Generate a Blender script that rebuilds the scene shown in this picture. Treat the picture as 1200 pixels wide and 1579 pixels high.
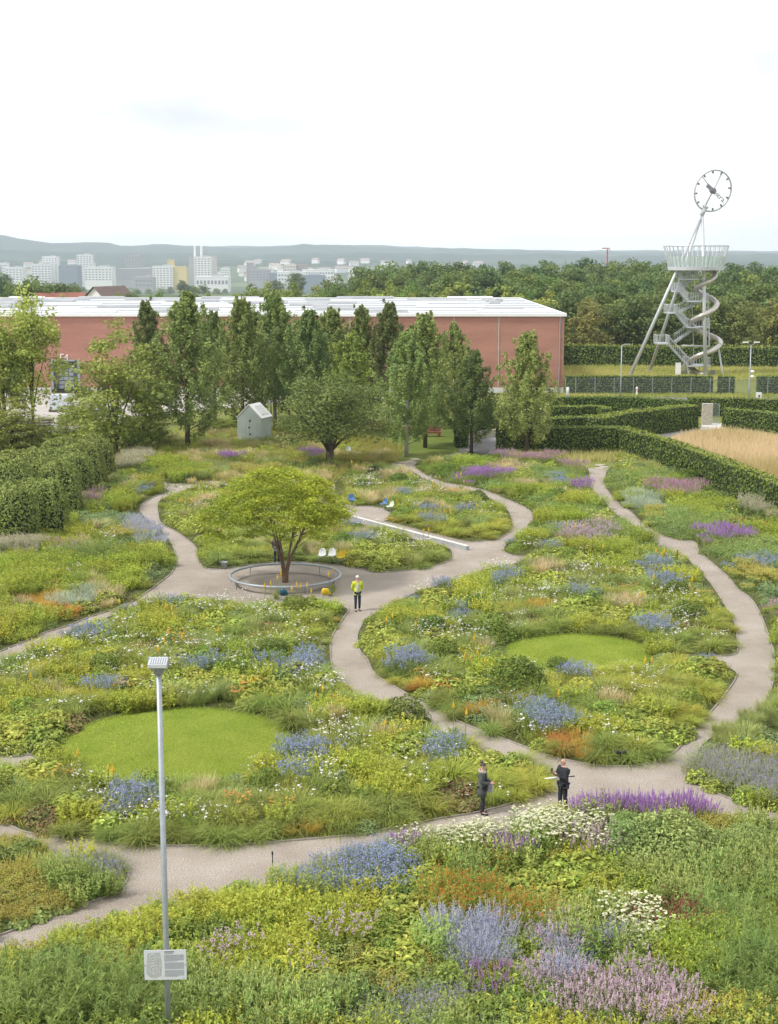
import bpy, bmesh, math, random
import numpy as np
from mathutils import Vector, Matrix
from mathutils.geometry import tessellate_polygon

for _o in list(bpy.data.objects):
    bpy.data.objects.remove(_o)
SC = bpy.context.scene
COL = SC.collection
R = math.radians

# ------------------------------------------------------------------ camera
CAM_H, FPX, HOR = 17.5, 2300.0, 389.5          # eye height (m), focal length and horizon row (photo pixels)
TILT = math.atan((789.5 - HOR) / FPX)
cam_d = bpy.data.cameras.new('camera')
cam = bpy.data.objects.new('camera', cam_d)
COL.objects.link(cam)
cam.location = (0, 0, CAM_H)
cam.rotation_euler = (math.pi / 2 - TILT, 0, 0)
cam_d.sensor_fit = 'HORIZONTAL'
cam_d.sensor_width = 36.0
cam_d.lens = 36.0 * FPX / 1200.0
cam_d.clip_start = 0.5
cam_d.clip_end = 60000
SC.camera = cam

# ------------------------------------------------------------------ world, sun, exposure
SUN_AZ, SUN_EL = R(-112), R(50)                  # azimuth from +Y towards +X
w = bpy.data.worlds.new('World')
SC.world = w
w.use_nodes = True
nt = w.node_tree
nt.nodes.clear()
def wn(t, **k):
    n = nt.nodes.new(t)
    for a, b in k.items():
        setattr(n, a, b)
    return n
out = wn('ShaderNodeOutputWorld')
sky = wn('ShaderNodeTexSky', sky_type='NISHITA', sun_disc=False, sun_elevation=SUN_EL, sun_rotation=SUN_AZ)
bg_sky = wn('ShaderNodeBackground')
bg_sky.inputs['Strength'].default_value = 0.10
bg_cl = wn('ShaderNodeBackground')
tc = wn('ShaderNodeTexCoord')
mp = wn('ShaderNodeMapping')
mp.inputs['Scale'].default_value = (1.0, 1.0, 3.2)
n1 = wn('ShaderNodeTexNoise')
n1.inputs['Scale'].default_value = 3.1
n1.inputs['Detail'].default_value = 7
n1.inputs['Roughness'].default_value = 0.55
n2 = wn('ShaderNodeTexNoise')
n2.inputs['Scale'].default_value = 9.0
n2.inputs['Detail'].default_value = 6
r1 = wn('ShaderNodeValToRGB')
r1.color_ramp.elements[0].position = 0.30
r1.color_ramp.elements[0].color = (0.57, 0.60, 0.645, 1)
r1.color_ramp.elements[1].position = 0.56
r1.color_ramp.elements[1].color = (0.98, 0.985, 0.99, 1)
r2 = wn('ShaderNodeMapRange')
r2.inputs['From Min'].default_value = 0.25
r2.inputs['From Max'].default_value = 0.55
r2.inputs['To Min'].default_value = 0.90
r2.inputs['To Max'].default_value = 1.0
mul = wn('ShaderNodeMixRGB', blend_type='MULTIPLY')
mul.inputs[0].default_value = 1.0
mixs = wn('ShaderNodeMixShader')
mixs.inputs[0].default_value = 0.93
L = nt.links.new
L(tc.outputs['Generated'], mp.inputs['Vector'])
L(mp.outputs[0], n1.inputs['Vector'])
L(mp.outputs[0], n2.inputs['Vector'])
L(n1.outputs['Fac'], r1.inputs[0])
L(n2.outputs['Fac'], r2.inputs['Value'])
L(r1.outputs[0], mul.inputs[1])
L(r2.outputs[0], mul.inputs[2])
L(mul.outputs[0], bg_cl.inputs['Color'])
bg_cl.inputs['Strength'].default_value = 0.66
L(sky.outputs[0], bg_sky.inputs['Color'])
L(bg_sky.outputs[0], mixs.inputs[1])
L(bg_cl.outputs[0], mixs.inputs[2])
L(mixs.outputs[0], out.inputs['Surface'])

sun_d = bpy.data.lights.new('sun', 'SUN')
sun = bpy.data.objects.new('sun', sun_d)
COL.objects.link(sun)
sun_d.energy = 1.5
sun_d.angle = R(10)
sun_d.color = (1.0, 0.965, 0.91)
_dir = Vector((math.sin(SUN_AZ) * math.cos(SUN_EL), math.cos(SUN_AZ) * math.cos(SUN_EL), math.sin(SUN_EL)))
sun.rotation_euler = _dir.to_track_quat('Z', 'Y').to_euler()

vs = SC.view_settings
vs.view_transform = 'Standard'
vs.look = 'None'
vs.exposure = 1.2
vs.gamma = 1.0
vs.use_curve_mapping = False
SC.display_settings.display_device = 'sRGB'
cy = SC.cycles
cy.max_bounces = 5
cy.diffuse_bounces = 3
cy.glossy_bounces = 2
cy.transmission_bounces = 4
cy.transparent_max_bounces = 6
cy.volume_bounces = 2
cy.use_denoising = True
cy.use_adaptive_sampling = True
cy.adaptive_threshold = 0.02
cy.adaptive_min_samples = 12
cy.sample_clamp_indirect = 4

# ------------------------------------------------------------------ survey helpers (photo pixel -> point of the place)
ST, CT = math.sin(TILT), math.cos(TILT)
def ray(px, py):
    a, b = (px - 600.0) / FPX, -(py - 789.5) / FPX
    return (a, CT + b * ST, -ST + b * CT)
def P(px, py, z=0.0):
    d = ray(px, py)
    t = (z - CAM_H) / d[2]
    return Vector((d[0] * t, d[1] * t, z))
def AT(px, py, Y):
    d = ray(px, py)
    t = Y / d[1]
    return Vector((d[0] * t, Y, CAM_H + d[2] * t))
def ppm(v):                                     # pixels per metre at a point
    dep = v[1] * CT + (CAM_H - v[2]) * ST
    return FPX / dep
def to_px(v):
    dep = v[1] * CT + (CAM_H - v[2]) * ST
    up = v[1] * ST - (CAM_H - v[2]) * CT
    return 600 + FPX * v[0] / dep, 789.5 - FPX * up / dep

# ------------------------------------------------------------------ materials
def newmat(name):
    m = bpy.data.materials.new(name)
    m.use_nodes = True
    t = m.node_tree
    t.nodes.clear()
    o = t.nodes.new('ShaderNodeOutputMaterial')
    return m, t, o
def nd(t, kind, **k):
    n = t.nodes.new(kind)
    for a, b in k.items():
        if a == 'inp':
            for i, v in b.items():
                n.inputs[i].default_value = v
        else:
            setattr(n, a, b)
    return n
def rgba(c):
    return (c[0], c[1], c[2], 1.0)

def mat(name, col, rough=0.6, metal=0.0, var=0.12, scale=3.0, bump=0.0, bscale=40.0, col2=None, spec=0.4):
    """painted / mineral surface: base colour broken by two noises, optional fine relief"""
    m, t, o = newmat(name)
    tcn = nd(t, 'ShaderNodeTexCoord')
    a = nd(t, 'ShaderNodeTexNoise', inp={'Scale': scale, 'Detail': 6.0, 'Roughness': 0.6})
    t.links.new(tcn.outputs['Object'], a.inputs['Vector'])
    rmp = nd(t, 'ShaderNodeMapRange', inp={'From Min': 0.3, 'From Max': 0.7})
    t.links.new(a.outputs['Fac'], rmp.inputs['Value'])
    mx = nd(t, 'ShaderNodeMixRGB')
    c2 = col2 or tuple(x * (1 + var) for x in col)
    c1 = col if col2 else tuple(x * (1 - var) for x in col)
    mx.inputs[1].default_value = rgba(c1)
    mx.inputs[2].default_value = rgba(c2)
    t.links.new(rmp.outputs[0], mx.inputs[0])
    b = nd(t, 'ShaderNodeBsdfPrincipled', inp={'Roughness': rough, 'Metallic': metal, 'Specular IOR Level': spec})
    t.links.new(mx.outputs[0], b.inputs['Base Color'])
    if bump:
        bn = nd(t, 'ShaderNodeTexNoise', inp={'Scale': bscale, 'Detail': 4.0})
        t.links.new(tcn.outputs['Object'], bn.inputs['Vector'])
        bp = nd(t, 'ShaderNodeBump', inp={'Strength': bump, 'Distance': 0.02})
        t.links.new(bn.outputs['Fac'], bp.inputs['Height'])
        t.links.new(bp.outputs[0], b.inputs['Normal'])
    t.links.new(b.outputs[0], o.inputs['Surface'])
    return m

def foliage_mat(name, rv=0.16, trans=0.28, hue=0.02, gain=1.0, tint=None):
    """leaf surface: vertex colour of the species, varied from plant to plant, thin enough to pass light"""
    m, t, o = newmat(name)
    at = nd(t, 'ShaderNodeAttribute', attribute_name='Col')
    oi = nd(t, 'ShaderNodeObjectInfo')
    mr = nd(t, 'ShaderNodeMapRange', inp={'To Min': (1 - rv) * gain, 'To Max': (1 + rv) * gain})
    t.links.new(oi.outputs['Random'], mr.inputs['Value'])
    h = nd(t, 'ShaderNodeMath', operation='MULTIPLY_ADD')
    fr = nd(t, 'ShaderNodeMath', operation='MULTIPLY')
    fr.inputs[1].default_value = 7.31
    t.links.new(oi.outputs['Random'], fr.inputs[0])
    fr2 = nd(t, 'ShaderNodeMath', operation='FRACT')
    t.links.new(fr.outputs[0], fr2.inputs[0])
    h.inputs[1].default_value = hue * 2
    h.inputs[2].default_value = 0.4955 - hue
    t.links.new(fr2.outputs[0], h.inputs[0])
    hs = nd(t, 'ShaderNodeHueSaturation')
    t.links.new(h.outputs[0], hs.inputs['Hue'])
    t.links.new(mr.outputs[0], hs.inputs['Value'])
    t.links.new(at.outputs['Color'], hs.inputs['Color'])
    b = nd(t, 'ShaderNodeBsdfPrincipled', inp={'Roughness': 0.6, 'Specular IOR Level': 0.25})
    t.links.new(hs.outputs[0], b.inputs['Base Color'])
    tr = nd(t, 'ShaderNodeBsdfTranslucent')
    t.links.new(hs.outputs[0], tr.inputs['Color'])
    mx = nd(t, 'ShaderNodeMixShader')
    mx.inputs[0].default_value = trans
    t.links.new(b.outputs[0], mx.inputs[1])
    t.links.new(tr.outputs[0], mx.inputs[2])
    t.links.new(mx.outputs[0], o.inputs['Surface'])
    return m

def ground_mat(name, stops, scale, fine, bump, rough=0.95, detail=8.0, fine_amt=0.35, bdist=0.03):
    """soil / gravel / turf: a broad noise through a colour ramp, times a fine grain, with relief"""
    m, t, o = newmat(name)
    tcn = nd(t, 'ShaderNodeTexCoord')
    a = nd(t, 'ShaderNodeTexNoise', inp={'Scale': scale, 'Detail': detail, 'Roughness': 0.62})
    t.links.new(tcn.outputs['Object'], a.inputs['Vector'])
    rp = nd(t, 'ShaderNodeValToRGB')
    e = rp.color_ramp.elements
    while len(e) < len(stops):
        e.new(0.5)
    for i, (p, c) in enumerate(stops):
        e[i].position = p
        e[i].color = rgba(c)
    t.links.new(a.outputs['Fac'], rp.inputs[0])
    f = nd(t, 'ShaderNodeTexNoise', inp={'Scale': fine, 'Detail': 3.0, 'Roughness': 0.7})
    t.links.new(tcn.outputs['Object'], f.inputs['Vector'])
    mr = nd(t, 'ShaderNodeMapRange', inp={'From Min': 0.3, 'From Max': 0.7, 'To Min': 1 - fine_amt, 'To Max': 1 + fine_amt})
    t.links.new(f.outputs['Fac'], mr.inputs['Value'])
    mx = nd(t, 'ShaderNodeMixRGB', blend_type='MULTIPLY')
    mx.inputs[0].default_value = 1.0
    t.links.new(rp.outputs[0], mx.inputs[1])
    t.links.new(mr.outputs[0], mx.inputs[2])
    b = nd(t, 'ShaderNodeBsdfPrincipled', inp={'Roughness': rough, 'Specular IOR Level': 0.2})
    t.links.new(mx.outputs[0], b.inputs['Base Color'])
    bp = nd(t, 'ShaderNodeBump', inp={'Strength': bump, 'Distance': bdist})
    t.links.new(f.outputs['Fac'], bp.inputs['Height'])
    t.links.new(bp.outputs[0], b.inputs['Normal'])
    t.links.new(b.outputs[0], o.inputs['Surface'])
    return m

def glass_mat(name, col, alpha):
    m, t, o = newmat(name)
    tr = nd(t, 'ShaderNodeBsdfTransparent')
    tr.inputs[0].default_value = rgba(col)
    g = nd(t, 'ShaderNodeBsdfPrincipled', inp={'Base Color': rgba(col), 'Roughness': 0.08, 'Specular IOR Level': 0.6})
    mx = nd(t, 'ShaderNodeMixShader')
    mx.inputs[0].default_value = alpha
    t.links.new(tr.outputs[0], mx.inputs[1])
    t.links.new(g.outputs[0], mx.inputs[2])
    t.links.new(mx.outputs[0], o.inputs['Surface'])
    return m

M = {}
M['leaf'] = foliage_mat('leaf', rv=0.18, trans=0.30, gain=1.72)
M['grassy'] = foliage_mat('grass_blade', rv=0.18, trans=0.38, hue=0.02, gain=1.72)
M['petal'] = foliage_mat('petal', rv=0.08, trans=0.25, hue=0.01)
M['treeleaf'] = foliage_mat('tree_leaf', rv=0.18, trans=0.33, hue=0.022, gain=2.15)
M['hedgeleaf'] = foliage_mat('hedge_leaf', rv=0.06, trans=0.22, hue=0.008, gain=1.7)
M['bark'] = mat('bark', (0.085, 0.062, 0.045), 0.9, var=0.4, scale=7, bump=0.5, bscale=22)
M['bark_pale'] = mat('bark_pale', (0.34, 0.32, 0.28), 0.85, var=0.3, scale=6, bump=0.3, bscale=20)
M['bark_maple'] = mat('bark_maple', (0.15, 0.095, 0.055), 0.8, var=0.35, scale=6, bump=0.3, bscale=18)
M['gravel'] = ground_mat('gravel', [(0.30, (0.265, 0.225, 0.185)), (0.5, (0.325, 0.28, 0.235)), (0.72, (0.385, 0.34, 0.295))], 0.38, 22.0, 0.8, fine_amt=0.48)
M['gravel_dark'] = ground_mat('gravel_dark', [(0.3, (0.265, 0.225, 0.19)), (0.7, (0.32, 0.275, 0.235))], 0.5, 24.0, 0.5)
M['soil'] = ground_mat('soil', [(0.3, (0.055, 0.060, 0.022)), (0.7, (0.10, 0.11, 0.035))], 1.2, 14.0, 0.6)
M['lawn'] = ground_mat('lawn', [(0.28, (0.155, 0.19, 0.022)), (0.5, (0.195, 0.23, 0.030)), (0.75, (0.24, 0.27, 0.042))], 0.9, 60.0, 0.35, fine_amt=0.22, bdist=0.02)
M['turf'] = ground_mat('turf', [(0.28, (0.12, 0.15, 0.03)), (0.5, (0.17, 0.19, 0.045)), (0.72, (0.25, 0.235, 0.085))], 0.07, 9.0, 0.6, fine_amt=0.4, bdist=0.08)
M['drygrass'] = ground_mat('dry_grass', [(0.3, (0.27, 0.225, 0.10)), (0.7, (0.40, 0.325, 0.18))], 0.15, 8.0, 0.6, bdist=0.08)
M['asphalt'] = ground_mat('asphalt', [(0.3, (0.15, 0.145, 0.14)), (0.7, (0.21, 0.205, 0.20))], 0.4, 30.0, 0.3)
M['concrete'] = mat('concrete', (0.46, 0.44, 0.41), 0.85, var=0.12, scale=1.3, bump=0.15)
M['concrete_yard'] = mat('concrete_yard', (0.40, 0.37, 0.34), 0.9, var=0.16, scale=0.35, bump=0.1)
M['white_conc'] = mat('white_concrete', (0.58, 0.57, 0.55), 0.7, var=0.07, scale=2.0)
M['grey_conc'] = mat('grey_concrete', (0.33, 0.335, 0.34), 0.8, var=0.15, scale=1.5)
M['stone'] = mat('stone', (0.42, 0.38, 0.30), 0.9, var=0.25, scale=4, bump=0.3)
M['edging'] = mat('edging_steel', (0.30, 0.265, 0.235), 0.8, metal=0.0, var=0.25, scale=3)
M['galv'] = mat('galvanised_steel', (0.33, 0.36, 0.39), 0.45, metal=0.35, var=0.10, scale=6)
M['galv_dark'] = mat('dull_steel', (0.20, 0.21, 0.22), 0.5, metal=0.4, var=0.1)
M['tower'] = mat('tower_paint', (0.50, 0.52, 0.54), 0.45, metal=0.15, var=0.07, scale=1.2)
M['slide'] = mat('slide_steel', (0.50, 0.475, 0.44), 0.32, metal=0.55, var=0.12, scale=1.5)
M['white'] = mat('white_paint', (0.78, 0.78, 0.77), 0.5, var=0.05, scale=2)
M['roofwhite'] = mat('roof_membrane', (0.74, 0.74, 0.735), 0.6, var=0.06, scale=0.12)
M['skylight'] = mat('skylight_pane', (0.40, 0.41, 0.42), 0.3, var=0.12, scale=0.3)
M['black'] = mat('black_metal', (0.025, 0.025, 0.026), 0.5, var=0.2)
M['blackcloth'] = mat('dark_cloth', (0.022, 0.024, 0.030), 0.85, var=0.35, scale=9)
M['darkgrey'] = mat('dark_grey_paint', (0.09, 0.10, 0.115), 0.55, var=0.1)
M['doorglass'] = mat('door_glass', (0.30, 0.33, 0.36), 0.15, var=0.1)
M['tglass'] = glass_mat('tower_glass', (0.78, 0.84, 0.82), 0.38)

# ------------------------------------------------------------------ object helpers
def tag(o, label=None, cat=None, group=None, kind=None):
    if label: o['label'] = label
    if cat: o['category'] = cat
    if group: o['group'] = group
    if kind: o['kind'] = kind
    return o
def empty(name, loc=(0, 0, 0), rz=0.0):
    o = bpy.data.objects.new(name, None)
    o.empty_display_size = 0.3
    COL.objects.link(o)
    o.location = loc
    o.rotation_euler = (0, 0, rz)
    return o
def link(name, me, parent=None, loc=(0, 0, 0)):
    o = bpy.data.objects.new(name, me)
    COL.objects.link(o)
    o.location = loc
    if parent is not None:
        o.parent = parent
    return o
def copy_tree(o, parent=None):
    c = o.copy()
    COL.objects.link(c)
    c.parent = parent
    for ch in o.children:
        copy_tree(ch, c)
    return c

class MB:
    """collects solids and links them as one mesh object; org is subtracted so parts sit in their thing's frame"""
    def __init__(s, org=(0, 0, 0)):
        s.v, s.f, s.org = [], [], Vector(org)
    def add(s, vs, fs):
        b = len(s.v)
        s.v += [tuple(Vector(x) - s.org) for x in vs]
        s.f += [tuple(b + i for i in f) for f in fs]
        return s
    def box(s, c, d, rz=0.0, rx=0.0, ry=0.0):
        m = Matrix.Rotation(rz, 3, 'Z') @ Matrix.Rotation(ry, 3, 'Y') @ Matrix.Rotation(rx, 3, 'X')
        c = Vector(c)
        vs = [c + m @ Vector((x * d[0] / 2, y * d[1] / 2, z * d[2] / 2)) for x in (-1, 1) for y in (-1, 1) for z in (-1, 1)]
        return s.add(vs, [(0, 1, 3, 2), (4, 6, 7, 5), (0, 4, 5, 1), (2, 3, 7, 6), (0, 2, 6, 4), (1, 5, 7, 3)])
    def tube(s, pts, rad, n=8, closed=False, cap=True):
        pts = [Vector(p) for p in pts]
        k = len(pts)
        rad = rad if isinstance(rad, (list, tuple)) else [rad] * k
        vs, prev = [], None
        for i, p in enumerate(pts):
            if closed:
                t = pts[(i + 1) % k] - pts[i - 1]
            else:
                t = pts[min(i + 1, k - 1)] - pts[max(i - 1, 0)]
            t.normalize()
            if prev is None:
                a = t.cross(Vector((0, 0, 1)))
                if a.length < 1e-3:
                    a = t.cross(Vector((1, 0, 0)))
            else:
                a = prev - t * prev.dot(t)
            a.normalize()
            prev = a
            b = t.cross(a)
            for j in range(n):
                q = 2 * math.pi * j / n
                vs.append(p + (a * math.cos(q) + b * math.sin(q)) * rad[i])
        fs = []
        for i in range(k if closed else k - 1):
            i2 = (i + 1) % k
            for j in range(n):
                j2 = (j + 1) % n
                fs.append((i * n + j, i * n + j2, i2 * n + j2, i2 * n + j))
        if cap and not closed:
            fs.append(tuple(range(n - 1, -1, -1)))
            fs.append(tuple((k - 1) * n + j for j in range(n)))
        return s.add(vs, fs)
    def lathe(s, c, prof, n=16):
        c = Vector(c)
        vs = [c + Vector((r * math.cos(2 * math.pi * j / n), r * math.sin(2 * math.pi * j / n), z)) for r, z in prof for j in range(n)]
        fs = []
        for i in range(len(prof) - 1):
            for j in range(n):
                j2 = (j + 1) % n
                fs.append((i * n + j, i * n + j2, (i + 1) * n + j2, (i + 1) * n + j))
        fs.append(tuple(range(n - 1, -1, -1)))
        fs.append(tuple((len(prof) - 1) * n + j for j in range(n)))
        return s.add(vs, fs)
    def prism(s, poly, z0, z1):
        n = len(poly)
        vs = [(p[0], p[1], z0) for p in poly] + [(p[0], p[1], z1) for p in poly]
        fs = [(i, (i + 1) % n, n + (i + 1) % n, n + i) for i in range(n)]
        fs += [tuple(range(n - 1, -1, -1)), tuple(range(n, 2 * n))]
        return s.add(vs, fs)
    def mesh(s, name, m, smooth=False):
        me = bpy.data.meshes.new(name)
        me.from_pydata(s.v, [], s.f)
        me.materials.append(m)
        if smooth:
            me.polygons.foreach_set('use_smooth', [True] * len(me.polygons))
        me.update()
        return me
    def build(s, name, m, parent=None, smooth=False, loc=None):
        o = link(name, s.mesh(name, m, smooth), parent)
        if parent is None:
            o.location = s.org
        return o

class NB:
    """numpy face soup with a vertex colour: leaves, blades, petals"""
    def __init__(s):
        s.q, s.qc, s.t, s.tc = [], [], [], []
    def quads(s, v, c):
        v = np.asarray(v, np.float32)
        c = np.asarray(c, np.float32)
        if c.ndim == 1: c = np.broadcast_to(c, (len(v), 3))
        if c.ndim == 2: c = np.repeat(c[:, None, :], 4, 1)
        s.q.append(v); s.qc.append(c)
    def tris(s, v, c):
        v = np.asarray(v, np.float32)
        c = np.asarray(c, np.float32)
        if c.ndim == 1: c = np.broadcast_to(c, (len(v), 3))
        if c.ndim == 2: c = np.repeat(c[:, None, :], 3, 1)
        s.t.append(v); s.tc.append(c)
    def mesh(s, name, m):
        nq = sum(len(x) for x in s.q); ntr = sum(len(x) for x in s.t)
        vs, cs = [], []
        if nq:
            vs.append(np.concatenate(s.q).reshape(-1, 3)); cs.append(np.concatenate(s.qc).reshape(-1, 3))
        if ntr:
            vs.append(np.concatenate(s.t).reshape(-1, 3)); cs.append(np.concatenate(s.tc).reshape(-1, 3))
        v = np.concatenate(vs); c = np.clip(np.concatenate(cs), 0.0, 1.0)
        me = bpy.data.meshes.new(name)
        me.vertices.add(len(v)); me.vertices.foreach_set('co', v.ravel())
        me.loops.add(len(v)); me.loops.foreach_set('vertex_index', np.arange(len(v), dtype=np.int32))
        me.polygons.add(nq + ntr)
        st = np.concatenate([np.arange(nq) * 4, nq * 4 + np.arange(ntr) * 3]).astype(np.int32)
        me.polygons.foreach_set('loop_start', st)
        try:
            me.polygons.foreach_set('loop_total', np.concatenate([np.full(nq, 4), np.full(ntr, 3)]).astype(np.int32))
        except Exception:
            pass
        at = me.attributes.new('Col', 'FLOAT_COLOR', 'POINT')
        at.data.foreach_set('color', np.concatenate([c, np.ones((len(c), 1), np.float32)], 1).astype(np.float32).ravel())
        me.materials.append(m)
        me.update(calc_edges=True)
        me.validate()
        return me

def catmull(pts, sub=6, closed=False):
    p = [Vector(x) for x in pts]
    n = len(p)
    outp = []
    for i in range(n if closed else n - 1):
        if closed:
            a, b, c, d = p[i - 1], p[i], p[(i + 1) % n], p[(i + 2) % n]
        else:
            a, b, c, d = p[max(i - 1, 0)], p[i], p[i + 1], p[min(i + 2, n - 1)]
        for k in range(sub):
            t = k / sub
            outp.append(0.5 * ((2 * b) + (c - a) * t + (2 * a - 5 * b + 4 * c - d) * t * t + (3 * b - a - 3 * c + d) * t ** 3))
    if not closed:
        outp.append(p[-1])
    return outp
def in_poly(x, y, poly):
    x = np.asarray(x); y = np.asarray(y)
    r = np.zeros(x.shape, bool)
    n = len(poly)
    for i in range(n):
        x1, y1 = poly[i][0], poly[i][1]
        x2, y2 = poly[i - 1][0], poly[i - 1][1]
        if y1 == y2: continue
        c = ((y1 > y) != (y2 > y)) & (x < (x2 - x1) * (y - y1) / (y2 - y1) + x1)
        r ^= c
    return r
def sheet(name, poly, z, m, parent=None):
    tri = tessellate_polygon([[Vector((p[0], p[1], 0)) for p in poly]])
    mb = MB()
    fs = []
    for t in tri:
        a, b, c = (poly[i] for i in t)
        up = (b[0] - a[0]) * (c[1] - a[1]) - (b[1] - a[1]) * (c[0] - a[0])
        fs.append(tuple(t) if up > 0 else tuple(reversed(t)))
    mb.add([(p[0], p[1], z) for p in poly], fs)
    return mb.build(name, m, parent)

# ================================================================== terrain
def wob(x, seed, f0, octv=4):
    r = np.random.RandomState(seed)
    s = np.zeros_like(np.asarray(x, float)); a = 1.0; f = f0
    for _ in range(octv):
        s = s + a * np.sin(np.asarray(x) * f + r.rand() * 6.28) * 0.6 + a * 0.4 * np.sin(np.asarray(x) * f * 1.73 + r.rand() * 6.28)
        a *= 0.5; f *= 2.1
    return s
def smooth(t):
    t = np.clip(t, 0, 1)
    return t * t * (3 - 2 * t)
def terrain_z(px, Y):
    px = np.asarray(px, float); Y = np.asarray(Y, float)
    z = -48.0 * smooth((Y - 420) / 2000.0)
    def ridge(yy, xs, ys, wn, seed, amp):
        row = np.interp(px, xs, ys) + amp * wob(px, seed, 0.012, 4)
        top = CAM_H + (HOR - row) * yy / FPX + 48.0
        g = np.exp(-((Y - yy) / wn) ** 2)
        return np.clip(top, 0, None) * g
    z1 = ridge(4600, [-600, 0, 200, 400, 600, 800, 1000, 1800], [399, 401, 404, 400, 403, 405, 404, 403], 600, 3, 1.2)
    z2 = ridge(5700, [-600, 0, 150, 330, 520, 660, 900, 1200, 1800], [384, 385, 388, 393, 389, 390, 394, 391, 392], 650, 7, 1.6)
    z3 = ridge(7200, [-600, -100, 0, 40, 95, 160, 190, 240, 300, 380, 440, 470, 560, 640, 680, 760, 860, 960, 1200, 1800],
               [366, 362, 361, 370, 375, 373, 380, 377, 380.5, 382, 380, 376.5, 379, 383, 382, 385, 388, 388, 389, 388], 750, 11, 0.7)
    z4 = ridge(9000, [-600, 0, 300, 420, 600, 700, 900, 1200, 1800], [380, 380, 379, 379.5, 378, 383, 386, 387, 388], 750, 13, 0.5)
    zz = np.maximum.reduce([z1, z2, z3, z4])
    fine = 3.0 * wob(px + Y * 0.013, 17, 0.09, 3) * smooth((Y - 3800) / 1200)
    return z + zz * smooth((Y - 3300) / 900) + fine * (zz > 3)
def fan(name, rows, m, zoff=0.0):
    cols = np.linspace(-1500, 2700, 240)
    vs = []
    for Y in rows:
        sc = max(Y, 40.0)
        for c in cols:
            vs.append(((c - 600) / FPX * (sc * CT + 17), Y, 0))
    v = np.array(vs)
    px = np.tile(cols, len(rows)); yy = np.repeat(rows, len(cols))
    v[:, 2] = np.where(yy > 330, terrain_z(px, yy), 0) + zoff
    n = len(cols)
    fs = [(i * n + j, i * n + j + 1, (i + 1) * n + j + 1, (i + 1) * n + j) for i in range(len(rows) - 1) for j in range(n - 1)]
    mb = MB(); mb.v = [tuple(x) for x in v]; mb.f = fs
    o = mb.build(name, m, smooth=True)
    tag(o, kind='structure')
    return o
M['land'] = ground_mat('land', [(0.30, (0.045, 0.075, 0.035)), (0.5, (0.075, 0.11, 0.05)), (0.62, (0.16, 0.19, 0.09)), (0.75, (0.22, 0.22, 0.13))], 0.0022, 0.02, 0.0, fine_amt=0.4)
M['hill'] = ground_mat('hill_forest', [(0.30, (0.022, 0.040, 0.030)), (0.55, (0.032, 0.052, 0.036)), (0.68, (0.075, 0.095, 0.06)), (0.78, (0.14, 0.15, 0.10))], 0.0022, 0.012, 0.0, fine_amt=0.45)
fan('ground', [-80, -20, 20, 60, 100, 140, 180, 230, 280, 330, 400, 480], M['turf'], -0.03)
fan('plain', [480, 560, 700, 900, 1200, 1600, 2100, 2600, 3100, 3400, 3600, 3800, 4000, 4200], M['land'], -0.03)
fan('hills', list(np.linspace(4200, 10200, 90)), M['hill'], -0.03)

# ================================================================== garden ground plan
def PX(lst, dy=0.0):
    return [P(x, y + dy) for x, y in lst]
# --- gravel of the garden: one sheet under all beds
gravel_px = [(-420, 1760), (-60, 1250), (-40, 985), (100, 925), (180, 800), (205, 765), (250, 742), (330, 735), (420, 760), (520, 770),
             (585, 760), (606, 712), (640, 711), (700, 735), (800, 760), (905, 745), (908, 722), (942, 722), (1000, 780), (1090, 810), (1210, 900), (1300, 1150), (1700, 1760)]
sheet('gravel_path', PX(gravel_px), 0.0, M['gravel'])['kind'] = 'structure'

BEDS = {}
def bed(key, pts_px, edge=True):
    poly = [Vector((p.x, p.y, 0)) for p in catmull(PX(pts_px), 5, closed=True)]
    BEDS[key] = poly
    o = sheet('planting_bed', poly, 0.035, M['soil'])
    o['kind'] = 'structure'
    if edge:
        mb = MB()
        n = len(poly)
        for i in range(n):
            a, b = poly[i], poly[(i + 1) % n]
            d = b - a
            if d.length < 1e-4: continue
            nrm = Vector((-d.y, d.x, 0)).normalized() * 0.022
            mb.add([(a - nrm) + Vector((0, 0, -.02)), (b - nrm) + Vector((0, 0, -.02)), (b + nrm) + Vector((0, 0, -.02)), (a + nrm) + Vector((0, 0, -.02)),
                    (a - nrm) + Vector((0, 0, .055)), (b - nrm) + Vector((0, 0, .055)), (b + nrm) + Vector((0, 0, .055)), (a + nrm) + Vector((0, 0, .055))],
                   [(4, 5, 6, 7), (0, 1, 5, 4), (2, 3, 7, 6)])
        mb.build('edging', M['edging'], o)
    return o
# A: round the left lawn
bed('A', [(-30, 1180), (0, 1182), (52, 1184), (95, 1170), (60, 1164), (0, 1168), (-90, 1160), (-120, 1060), (0, 1024), (32, 1012), (63, 1001), (104, 981), (152, 959), (203, 938), (232, 932), (262, 927), (318, 924), (358, 930), (400, 934),
          (460, 932), (510, 931), (536, 940), (531, 952), (513, 980), (509, 1002), (516, 1040), (545, 1068), (584, 1091), (625, 1107), (657, 1122), (700, 1146), (760, 1166), (815, 1182), (840, 1196),
          (846, 1206), (832, 1224), (795, 1238), (740, 1253), (680, 1263), (620, 1275), (565, 1286), (500, 1293), (430, 1299), (380, 1302), (317, 1305), (247, 1305), (206, 1303), (158, 1300), (127, 1296), (89, 1291),
          (41, 1285), (19, 1276), (0, 1270), (-60, 1258), (-120, 1225)])
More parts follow.
